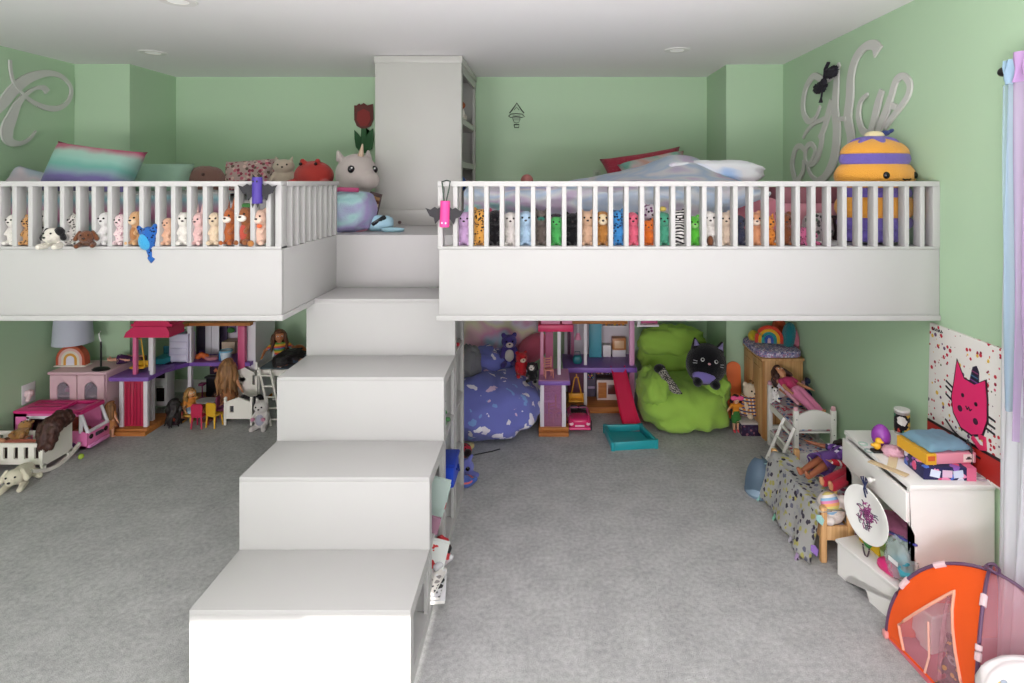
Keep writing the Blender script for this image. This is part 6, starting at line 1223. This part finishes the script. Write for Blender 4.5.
plush('rust brown plush fox with a white muzzle behind the left railing', row(226), .2, F('a0562c'), ears='long', muz=F('e0d4c8'), group=GL, tight=True, slim=.78); t = plush('brown and white plush puppy with a green hat behind the left railing', row(241.5), .21, F('8a5432'), ears='flop', muz=F('e4dcd0'), group=GL, tight=True, slim=.78, belly=F('b04a3c'), patch=(((0, .0, .93), (.14, .12, .06), F('3f7a3c')), ((-.1, -.2, .76), (.06, .05, .06), F('e4dcd0'))))
plush('pale pink plush bear with an orange bow near the right corner of the left railing', row(257), .195, F('dcb8a4'), ears='round', muz=F('e6d0c0'), group=GL, tight=True, slim=.78, patch=(((.06, -.22, .5), (.07, .04, .05), F('d8643c')), ((-.1, -.33, .08), (.08, .06, .08), F('a8703c'))))
# ---- soft toys behind the right railing
def rp(px, h, m, label, **k): k['slim'] = k.get('slim', 1)*.98; return plush(label, rowr(px), h*1.12, m, group=GR_, tight=True, **k)
rp(463, .17, F('c5a4cc'), 'lavender plush bear in the first gap of the right railing', slim=.95); rp(479, .185, spots('d09a4c', '33261c', 75, .36), 'orange plush leopard with black spots behind the right railing', slim=.95)
rp(494.5, .18, F('141316'), 'black plush panther with a pink ear behind the right railing', earm=F('b85a70'), slim=.95); rp(510, .17, F('d5d0ca'), 'white plush seal behind the right railing, beside the black panther', ears='none', slim=.95)
rp(525.5, .175, F('a8c4da'), 'pale blue plush elephant behind the right railing', ears='flop', slim=.95); rp(541, .18, F('5f5650'), 'grey brown plush owl behind the right railing', ears='cat', slim=.95, patch=(((0, -.2, .7), (.1, .06, .06), F('2c6a5a')),))
rp(556.5, .15, F('4fae5c'), 'green plush turtle behind the right railing, left of the black bear', ears='none', slim=.95, patch=(((0, 0, .92), (.16, .14, .06), F('2a1f2a')),)); rp(573, .165, F('0f0f12'), 'black plush bear with white paws behind the right railing', slim=1.05, patch=(((.17, -.34, .08), (.07, .05, .07), F('d8d4d0')),))
rp(588, .175, F('cda98c'), 'peach beige plush bunny behind the right railing', slim=.92); rp(603.5, .175, F('b07a3c'), 'tan plush dog with a cream face behind the right railing', ears='flop', muz=F('e0d0b0'), slim=.95, patch=(((0, -.17, .74), (.12, .08, .1), F('dcc8a0')),))
rp(619, .18, spots('3f86c0', '16264a', 70, .36), 'bright blue plush cheetah with dark spots behind the right railing', slim=.95)
t = rp(634, .17, F('d9657c'), 'coral pink plush flamingo behind the right railing', ears='none', slim=.85, patch=(((.12, .0, .8), (.09, .08, .1), F('3f7f86')),))
rp(650, .13, F('d9702a'), 'orange plush fox sitting low behind the right railing', ears='cat', slim=1.1); plush('purple and blue patterned plush owl propped above the orange fox', (XX(651, LYF+.19), LYF+.19, LZ+.001), .23, spots('c8c0c8', '6a3a64', 60, .4), ears='cat', group=GR_)
rp(665.5, .17, F('4a9a7c'), 'mint green plush dragon with a yellow crown behind the right railing', ears='none', slim=.98, patch=(((0, 0, .98), (.1, .09, .07), F('d9c060')),)); rp(681, .18, stripes(['d8d6d2', '2c2a2c'], 2, 70, 3.5), 'black and white striped plush zebra behind the right railing', ears='cat', slim=.98)
rp(696.5, .15, F('59b83c'), 'lime green plush frog behind the right railing', slim=.98, muz=F('8cd070')); rp(712, .175, F('dcd8d2'), 'white plush dog with a brown paw behind the right railing', ears='flop', slim=.98, patch=(((-.02, -.28, .16), (.08, .08, .14), F('6a4028')),))
rp(728, .17, F('cbb8a4'), 'beige plush sloth behind the right railing', slim=.95); rp(742.5, .155, F('33364a'), 'dark navy plush whale behind the right railing', ears='none', slim=.98)
rp(758.5, .17, F('d0946c'), 'apricot plush monkey with a cream face behind the right railing', muz=F('e4d0bc'), slim=.95); rp(773, .15, spots('d98a3c', 'a85a24', 60, .3), 'orange mottled plush cat behind the right railing', ears='cat', slim=.95)
rp(789, .165, F('7a4628'), 'dark brown plush beaver behind the right railing', slim=.95); lying('pink plush cheetah with black spots lying at the end of the plush row', (XX(804, LYF+.1), LYF+.15, LZ+.001), .1, spots('c86a90', '3a2430', 70, .3), rz=R(20), group=GR_, name='plush_cheetah')
# ---- shelf ornaments in the tower
def orn(name, label, cat, px, py, z, b, m, Y=4.42): o = single(name, b, m, label, cat, (TX1-.07, Y, z+.001)); return o
t = thing('fox_figurine', 'small rust and white fox figurine on the top shelf of the bookcase tower', 'figurine', (TX1-.06, 4.5, 2.361), R(90)); obj('body', B().ell((0, 0, .05), (.035, .045, .05)).ell((0, -.03, .11), (.03, .032, .03)).cyl((-.018, -.03, .13), (-.022, -.03, .165), .014, .003).cyl((.018, -.03, .13), (.022, -.03, .165), .014, .003), plain('8a4a2c', .5), t, vox=.005, smooth=180); obj('bib', B().ell((0, -.035, .05), (.022, .02, .035)), plain('d8d0c8', .5), t)
single('white_shell', B().ell((0, 0, .045), (.045, .05, .045)), plain('c8beb4', .5), 'pale shell ornament beside the fox figurine in the tower', 'ornament', (TX1-.07, 4.78, 2.361))
t = thing('toy_camera', 'dark green toy box on the middle shelf of the bookcase tower', 'toy box', (TX1-.07, 4.45, 2.031)); obj('box', B().box((0, 0, .035), (.09, .12, .07), bev=.006), plain('233028', .5), t); obj('lid', B().box((0, 0, .076), (.094, .124, .01), bev=.003), plain('2c3c32', .5), t)
t = thing('round_ornament', 'small blue and olive round ornament on the lower shelf of the bookcase tower', 'ornament', (TX1-.085, 4.6, 1.701)); obj('base', B().lathe([(0, 0), (.04, 0), (.042, .01), (.01, .03), (.008, .09), (0, .09)]), plain('6a5a3a', .5), t); obj('ball', B().ell((0, 0, .16), .08, seg=24, rings=16), floral('2c4f94', ['6f6f3c', '2c4f94', '8a7a44', '2c4f94'], 12, .45), t, smooth=180); obj('meridian', B().tube([(0, .088*math.sin(a*.35), .16+.088*math.cos(a*.35)) for a in range(18)], .004, 6, True), plain('7c7040', .4), t)
# ---- toys stored in the steps' cubbies and lying beside them
t = thing('storage_bin', 'royal blue fabric bin sticking out of a cubby in the steps', 'storage bin', (SX1-.09, 3.0, RISE*1)); o_ = lambda n, b, m, p=None, **k: obj(n, b, m, p or t, world=True, **k)
BB = cloth('1f3fae')
sb = lambda y0, y1, x0, z, h_: B().rng(x0, SX1+.035, y0, y1, z, z+h_, bev=.012)
# cubby contents: blue bin, papers, magazines
y0 = SY[2]+.13
o_('bin', B().rng(-.68, SX1+.03, y0, y0+.17, RISE+.001, RISE+.12, bev=.02), BB); o_('bin_rim', B().rng(-.685, SX1+.035, y0-.004, y0+.174, RISE+.112, RISE+.132, bev=.008), cloth('1a3596')); o_('handle', B().tube([(SX1+.032, y0+.06, RISE+.08), (SX1+.042, y0+.085, RISE+.06), (SX1+.032, y0+.11, RISE+.08)], .006, 6), cloth('16307e'))
rnd = random.Random(12)
PAP = [('mint patterned sheet of wrapping paper sticking out below the blue bin', floral('b9d4cc', ['c84a4c', '8fb8b0', 'd8d4cc'], 16, .4), 2.78, .32, .13), ('grey green paper folder leaning in the step cubby', plain('a3b4ae', .7), 2.70, .32, .2), ('white activity pad with red hearts standing in the step cubby', floral('d8dcd8', ['c83a3c', 'd8d8d8', 'b04a4c'], 14, .35), 2.66, .06, .2), ('mauve folded paper bag in the step cubby', plain('8a6476', .7), 2.60, .32, .07)]
for lb, m_, y, z, h_ in PAP:
    q = thing('paper_pad', lb, 'paper', (SX1-.068, y, z), 0, None, (R(rnd.uniform(-10, 10)), R(14), 0)); obj('sheets', B().box((0, 0, h_/2), (.16, .012, h_)), m_, q); obj('cover', B().box((0, -.008, h_/2), (.162, .003, h_)), m_, q)
for k, (lb, m_, y, z) in enumerate((('white magazine sliding out at the bottom of the step cubby', plain('dcdce0', .5), 2.57, .06), ('black and white printed magazine on the cubby floor of the lowest step', floral('c8c8cc', ['2c2c30', 'd8d8dc', '6a6a70'], 30, .45), 2.58, .078), ('folded newspaper above the printed magazine in the lowest step', floral('d6d2ce', ['8a8486', 'd8d8dc', '4a4a50'], 36, .4), 2.59, .096))):
    q = thing('magazine', lb, 'magazine', (SX1-.045, y, z), R(8-9*k)); obj('pages', B().box((0, 0, .007), (.19-.02*k, .16, .013)), plain('e2e0dc', .6), q); obj('cover', B().box((0, 0, .0145), (.194-.02*k, .164, .002)), m_, q)
t = thing('red_craft_bag', 'red and black craft pouch wedged in the lower step cubby', 'pouch', (SX1+.01, 2.70, .115), R(20)); obj('pouch', soft((0, 0, .05), (.04, .05, .055), 2.6, .15, 3, 2), plain('b8232c', .5), t, smooth=180); obj('flap', B().box((.01, -.03, .075), (.06, .03, .03), (0, R(20), 0), bev=.006), plain('1c1a1e', .5), t)
single('toy_whale', soft((0, 0, .04), (.05, .06, .04), 2.4, .08, 3, 5), plain('2c7f8c', .5), 'teal plastic toy tucked behind the red craft pouch in the step cubby', 'toy', (SX1-.06, 2.77, .06), smooth=180)
single('clear_tube', B().cap((0, -.03, .018), (.05, .04, .018), .016), clear('d8d8dc', .5, .2), 'clear plastic tube lying at the edge of the lowest step cubby', 'tube', (SX1+.0, 2.66, .115))
for lb, px, y, z, m_, ear in (('red plush bear wedged at the top cubby beside the blue bean bag', 459, 3.32, .93, F('a8343c'), 'round'), ('small green plush frog in the upper step cubby', 456, 3.0, .63, F('4a7a4c'), 'none')): plush(lb, (SX1-.06, y, z), .15, m_, ears=ear, rz=R(80))
# small toys on the carpet beside the steps
t = thing('plush_star', 'periwinkle plush creature with a black eye lying on the carpet beside the steps', 'soft toy', (XX(466, 3.74), 3.72, 0), R(10)); b = B(); b.ell((0, 0, .05), (.055, .05, .05)); b.cap((.03, -.02, .02), (.07, -.05, .018), .02, .016); b.cap((-.03, -.02, .02), (-.05, -.06, .018), .02, .016); b.cap((.02, 0, .09), (.04, 0, .12), .016, .01); obj('body', b, F('6f74bc'), t, vox=.005, smooth=180); obj('eye', B().ell((.012, -.048, .06), (.014, .008, .014)), EYE, t)
t = thing('plush_stacker', 'blue plush fish with a coral collar on the carpet nearest the steps', 'soft toy', (XX(466, 3.60), 3.57, 0), R(-20)); b = B(); b.ell((0, 0, .035), (.05, .04, .036)); b.cap((.03, 0, .03), (.06, .02, .05), .02, .014); obj('body', b, F('4a62b0'), t, vox=.005, smooth=180); obj('collar', B().lathe([(.048, .04), (.052, .046), (.048, .052), (.04, .046), (.048, .04)]), F('d86a6c'), t); obj('eye', B().ell((-.02, -.036, .045), .007), EYE, t)
t = thing('plush_toy', 'red and dark spotted plush toy on the carpet in front of the blue bean bag', 'soft toy', (XX(465, 3.98), 3.96, 0), R(30)); b = B(); b.ell((0, 0, .045), (.05, .055, .045)); obj('body', b, spots('b0283c', '2c1a28', 40, .35), t, smooth=180); obj('head', B().ell((.0, -.055, .05), (.028, .025, .026)), F('2a1c24'), t, smooth=180)
for s in (-1, 1): obj('wing', B().ell((s*.045, .01, .06), (.03, .04, .012), (0, R(s*-30), 0)), F('d8c48a'), t, smooth=180)
single('charging_cable', B().tube([(XX(470, 3.95), 3.96, .006), (XX(478, 3.98), 3.99, .006), (XX(492, 4.04), 4.03, .006), (XX(500, 4.05), 4.06, .008)], .004, 6), plain('242226', .5), 'thin black cord on the carpet at the foot of the blue bean bag', 'cable')

# ------------------------------------------------------------------ on the walls
GY = plain('c6c6c2', .5); NS = [0]
def wall_stroke(q, name, pts, w, X, face):
    """flat cut-out stroke on a side wall: pts are photograph points, X the wall plane, face the side it faces"""
    out = []
    for px, py in pts:
        Y = X*FPX/(px-VX); out.append(V((X, Y, ZZ(py, Y))))
    # smooth by Catmull-Rom
    sm = []
    for i in range(len(out)-1):
        p0, p1, p2, p3 = out[max(i-1, 0)], out[i], out[i+1], out[min(i+2, len(out)-1)]
        for k in range(6):
            s = k/6; sm.append(.5*((2*p1)+(p2-p0)*s+(2*p0-5*p1+4*p2-p3)*s*s+(3*p1-p0-3*p2+p3)*s**3))
    sm.append(out[-1]); n = len(sm)
    ws = w if isinstance(w, list) else [w, w]
    def wd(i): a = i/(n-1)*(len(ws)-1); j = min(int(a), len(ws)-2); return ws[j]+(ws[j+1]-ws[j])*(a-j)
    b = B(); L_, R_ = [], []
    for i, p in enumerate(sm):
        d = (sm[min(i+1, n-1)]-sm[max(i-1, 0)]).normalized(); nn = V((0, -d.z, d.y))*wd(i)/2; L_.append(p+nn); R_.append(p-nn)
    NS[0] += 1; sh = V((face*-.0012*(NS[0] % 7), 0, 0)); th = V((face*.012, 0, 0)); L_ = [x+sh+V((face*-.004*k_/n, 0, 0)) for k_, x in enumerate(L_)]; R_ = [x+sh+V((face*-.004*k_/n, 0, 0)) for k_, x in enumerate(R_)]; vv = [[b.bm.verts.new(x) for x in (L_[i], R_[i], R_[i]+th, L_[i]+th)] for i in range(n)]
    for i in range(n-1):
        for j in range(4): b.bm.faces.new((vv[i][j], vv[i][(j+1) % 4], vv[i+1][(j+1) % 4], vv[i+1][j]))
    b.bm.faces.new(vv[0]); b.bm.faces.new(vv[-1][::-1])
    return obj(name, b, GY, q, world=True, smooth=50)
q = thing('hanging_script_letter', 'large grey wooden script letter C on the left wall', 'wall letter', (XL, 4.25, 2.4)); X = XL+.012
CS = lambda l: [(a*.92, c) for a, c in l]
wall_stroke(q, 'letter_stroke', CS([(-6, 113), (4, 103), (15, 90), (30, 79), (48, 73.5), (64, 75), (75, 83), (78, 92), (74, 102), (64, 108), (52, 108), (38, 103), (26, 95), (16, 84), (12, 72), (11, 60)]), [.05, .075, .075, .05, .03, .025, .03, .045, .03, .022, .02, .02], X, -1)
wall_stroke(q, 'letter_stroke', CS([(52, 92), (48, 88), (40, 88), (30, 93), (20, 103), (13, 117), (8, 128), (8, 138), (14, 143), (24, 143), (33, 138), (39, 131)]), [.05, .04, .02, .03, .06, .085, .09, .06, .03, .02, .01], X, -1)
X = XR-.012
q = thing('hanging_script_letter', 'tall grey wooden script letter H between two smaller wall letters', 'wall letter', (XR, 3.6, 2.3))
wall_stroke(q, 'letter_stroke', [(878, 52), (874, 45), (865, 47), (856, 58), (851, 76), (850, 98), (848, 118), (851, 134), (851, 150)], [.09, .06, .05, .06, .075, .085, .085, .08, .06], X, 1)
wall_stroke(q, 'letter_stroke', [(837, 70), (836, 90), (835, 108), (837, 128), (836, 148), (832, 165), (824, 178), (814, 181)], [.05, .07, .085, .09, .085, .06, .03], X, 1)
wall_stroke(q, 'letter_stroke', [(834, 121), (840, 119), (847, 118.5)], .03, X, 1)
wall_stroke(q, 'letter_stroke', [(840, 64), (832, 76), (824, 80), (815, 76), (808, 84), (804, 98), (804, 112), (809, 121), (816, 118), (821, 106)], [.03, .045, .05, .045, .05, .055, .05, .03, .02], X, 1)
q = thing('hanging_script_letter', 'grey wooden script letter left of the tall letter H, right wall', 'wall letter', (XR, 4.2, 2.0))
wall_stroke(q, 'letter_stroke', [(831, 100), (827, 116), (823, 130), (819, 138)], [.05, .06, .05, .03], X, 1); wall_stroke(q, 'letter_stroke', [(827, 117), (821, 120), (813, 124), (806, 132), (803, 138)], [.03, .03, .025, .02], X, 1)
wall_stroke(q, 'letter_stroke', [(822, 134), (820, 148), (816, 160), (809, 165), (805, 158), (806, 148), (811, 144), (815, 150), (812, 160), (808, 166), (811, 175), (817, 180)], [.05, .045, .04, .03, .035, .04, .035, .03, .03, .03, .03], X, 1)
wall_stroke(q, 'letter_stroke', [(806, 152), (800, 146), (795, 150), (792, 164), (794, 176), (797, 181), (803, 172), (804, 160)], [.035, .04, .05, .055, .05, .04, .03], X, 1)
q = thing('hanging_script_letter', 'grey wooden looped script letter right of the tall letter H, right wall', 'wall letter', (XR, 3.1, 2.2))
wall_stroke(q, 'letter_stroke', [(882, 90), (878, 104), (874, 122), (870, 137)], [.04, .055, .055, .05], X, 1); wall_stroke(q, 'letter_stroke', [(891, 97), (887, 110), (880, 128), (876, 142)], [.045, .055, .055, .04], X, 1)
wall_stroke(q, 'letter_stroke', [(868, 94), (861, 102), (859, 116), (863, 130), (870, 133), (874, 128)], [.02, .03, .045, .045, .04, .03], X, 1)
wall_stroke(q, 'letter_stroke', [(884, 128), (891, 118), (899, 108), (907, 96), (909, 84), (903, 76), (896, 80), (892, 92), (890, 104), (896, 107)], [.03, .035, .035, .035, .04, .035, .04, .045, .04, .03], X, 1)
t = thing('hanging_tulle_bow', 'black tulle bow tied to the tall grey letter H', 'bow', (XR-.045, *(lambda Y: (Y, ZZ(82, Y)))(XR*FPX/(832-VX)))); TU = plain('23202a', .9)
for s, dz in ((-1, -.03), (1, .06)): obj('bow_loop', soft((0, s*-.075, dz*.8), (.018, .085, .036), 2.2, .35, 4, 3+s), TU, t, smooth=180, disp=(.02, .03))
obj('knot', B().ell((-.01, 0, .0), (.02, .026, .026)), TU, t); obj('ribbon_tail', B().tube([(-.01, 0, 0), (-.012, .03, -.1), (-.006, .05, -.13)], .014, 6, flat=.3), TU, t); obj('ribbon_tail', B().tube([(-.01, 0, 0), (-.012, -.03, .08), (-.006, -.06, .12)], .014, 6, flat=.3), TU, t)
# painted wooden tulip
Y = YB-.012; t = thing('tulip_wall_art', 'red tulip cutout with dark green leaves on the back wall beside the tower', 'wall art', (XX(364, Y), Y, ZZ(130, Y))); S = .0
def cut(n, pts, m, d=.01, y=0): return obj(n, B().prism([((a-364)*Y/FPX, (130-c)*Y/FPX) for a, c in pts], (0, y, 0), (1, 0, 0), (0, 0, 1), d), m, t)
cut('petals', [(354.5, 105.5), (357, 105.5), (359.5, 103.5), (361, 105), (364, 103), (367.5, 105.5), (373, 104), (373.5, 112), (373.5, 120), (371, 126), (366, 128.5), (361, 128.5), (357, 126), (354.5, 120), (355, 112)][::-1], plain('561a10', .6))
cut('petal_face', [(358, 112), (364, 109), (370, 112), (371, 120), (368, 126), (361, 126.5), (357, 120)][::-1], plain('80140c', .6), .003, -.01)
cut('leaf', [(354.5, 130), (358, 133.5), (361.5, 138), (361.5, 128), (366.5, 128), (366.5, 137), (370, 131), (373, 128.5), (373.8, 140), (372, 149), (366, 153.5), (360, 152), (356, 147), (354.8, 139)][::-1], plain('0f5220', .6), .008)
# small black wire drawing on the back wall
t = thing('wall_drawing', 'small black line drawing of a capped gnome on the back wall', 'wall art', (XX(516.5, Y), YB, ZZ(115, Y))); BKL = plain('1d241e', .6)
def ln(n, pts, r=.006): obj(n, B().tube([((a-516.5)*Y/FPX, -.006, (115-c)*Y/FPX) for a, c in pts], r, 6, flat=.6), BKL, t)
ln('cap_outline', [(509.5, 113), (512, 110), (516.8, 103), (521.5, 110), (524, 113)], .009); ln('brim', [(508.5, 116), (511, 114), (516.5, 113.5), (522, 114), (524.5, 116.5), (522, 117.5), (516, 116.5), (510.5, 117.5), (508.5, 116)]); ln('beard', [(512.5, 118), (514, 122), (516.5, 123), (519, 122), (520, 118)], .004); ln('foot', [(514, 124.5), (514.5, 127.5), (518.5, 127.5), (519, 124.5), (514, 124.5)], .007); ln('cap_line', [(514, 110), (516.5, 107), (519, 110)], .004)
single('gnome_face', B().box((0, 0, 0), (.07, .004, .05), bev=.002), plain('8fa48c', .7), 'pale paper face patch under the drawn gnome cap on the back wall', 'paper', (XX(516.5, Y), YB-.004, ZZ(117.5, Y)))
# ------------------------------------------------------------------ light and camera
def area(name, loc, rot, sx, sy, power, col=(1, 1, 1)):
    l = bpy.data.lights.new(name, 'AREA'); l.shape = 'RECTANGLE'; l.size = sx; l.size_y = sy; l.energy = power; l.color = col
    o = bpy.data.objects.new(name, l); C.objects.link(o); o.location = loc; o.rotation_euler = rot; return o
LC = (1, .91, .98)
area('rear_window_light', ((RX0+RX1)/2, YF+.02, (RZ0+RZ1)/2), (R(90), 0, 0), RX1-RX0-.1, RZ1-RZ0-.1, 80, LC)
area('rear_window_light', ((QX0+QX1)/2, YF+.02, (RZ0+RZ1)/2), (R(90), 0, 0), QX1-QX0-.1, RZ1-RZ0-.1, 165, LC)  # lamp added at the left opening to reach under the loft
area('daylight_rear_door', ((DX0+DX1)/2, YF+.02, 1.25), (R(90), 0, 0), .8, 2.3, 18, LC)
area('daylight_right_window', (XR-.02, (WY0+WY1)/2-.1, (WZ0+WZ1)/2), (0, R(90), 0), WZ1-WZ0-.1, WY1-WY0-.3, 30, LC)
area('ceiling_bounce_fill', (-.2, .0, 1.25), (R(180), 0, 0), 1.6, 1.0, 190, (1, .935, .975))  # added fill lamp aimed at the ceiling, not a source in the room
s = bpy.data.lights.new('sun', 'SUN'); s.energy = 9; s.angle = R(.3); s.color = (1, .96, .9)
so = bpy.data.objects.new('sun', s); C.objects.link(so); so.rotation_euler = (R(90-19.4), 0, 0); so.location = (0, -4, 4)
w = bpy.data.worlds.new('sky'); SC.world = w; w.use_nodes = True
bg = w.node_tree.nodes['Background']; bg.inputs[0].default_value = (.85, .92, 1, 1); bg.inputs[1].default_value = 1.2
cam = bpy.data.cameras.new('camera'); co = bpy.data.objects.new('camera', cam); C.objects.link(co)
co.location = (0, 0, H); co.rotation_euler = (R(90), 0, 0)
cam.sensor_fit = 'HORIZONTAL'; cam.sensor_width = 36; cam.lens = 36*FPX/1024
cam.shift_x = -(VX-512)/1024; cam.shift_y = -(341.5-VY)/1024; cam.clip_start = .05
SC.camera = co
vs = SC.view_settings; vs.view_transform = 'Standard'; vs.look = 'None'; vs.gamma = 1; vs.use_curve_mapping = False; vs.exposure = -.38

SC.cycles.max_bounces = 16; SC.cycles.diffuse_bounces = 9; SC.cycles.transparent_max_bounces = 16
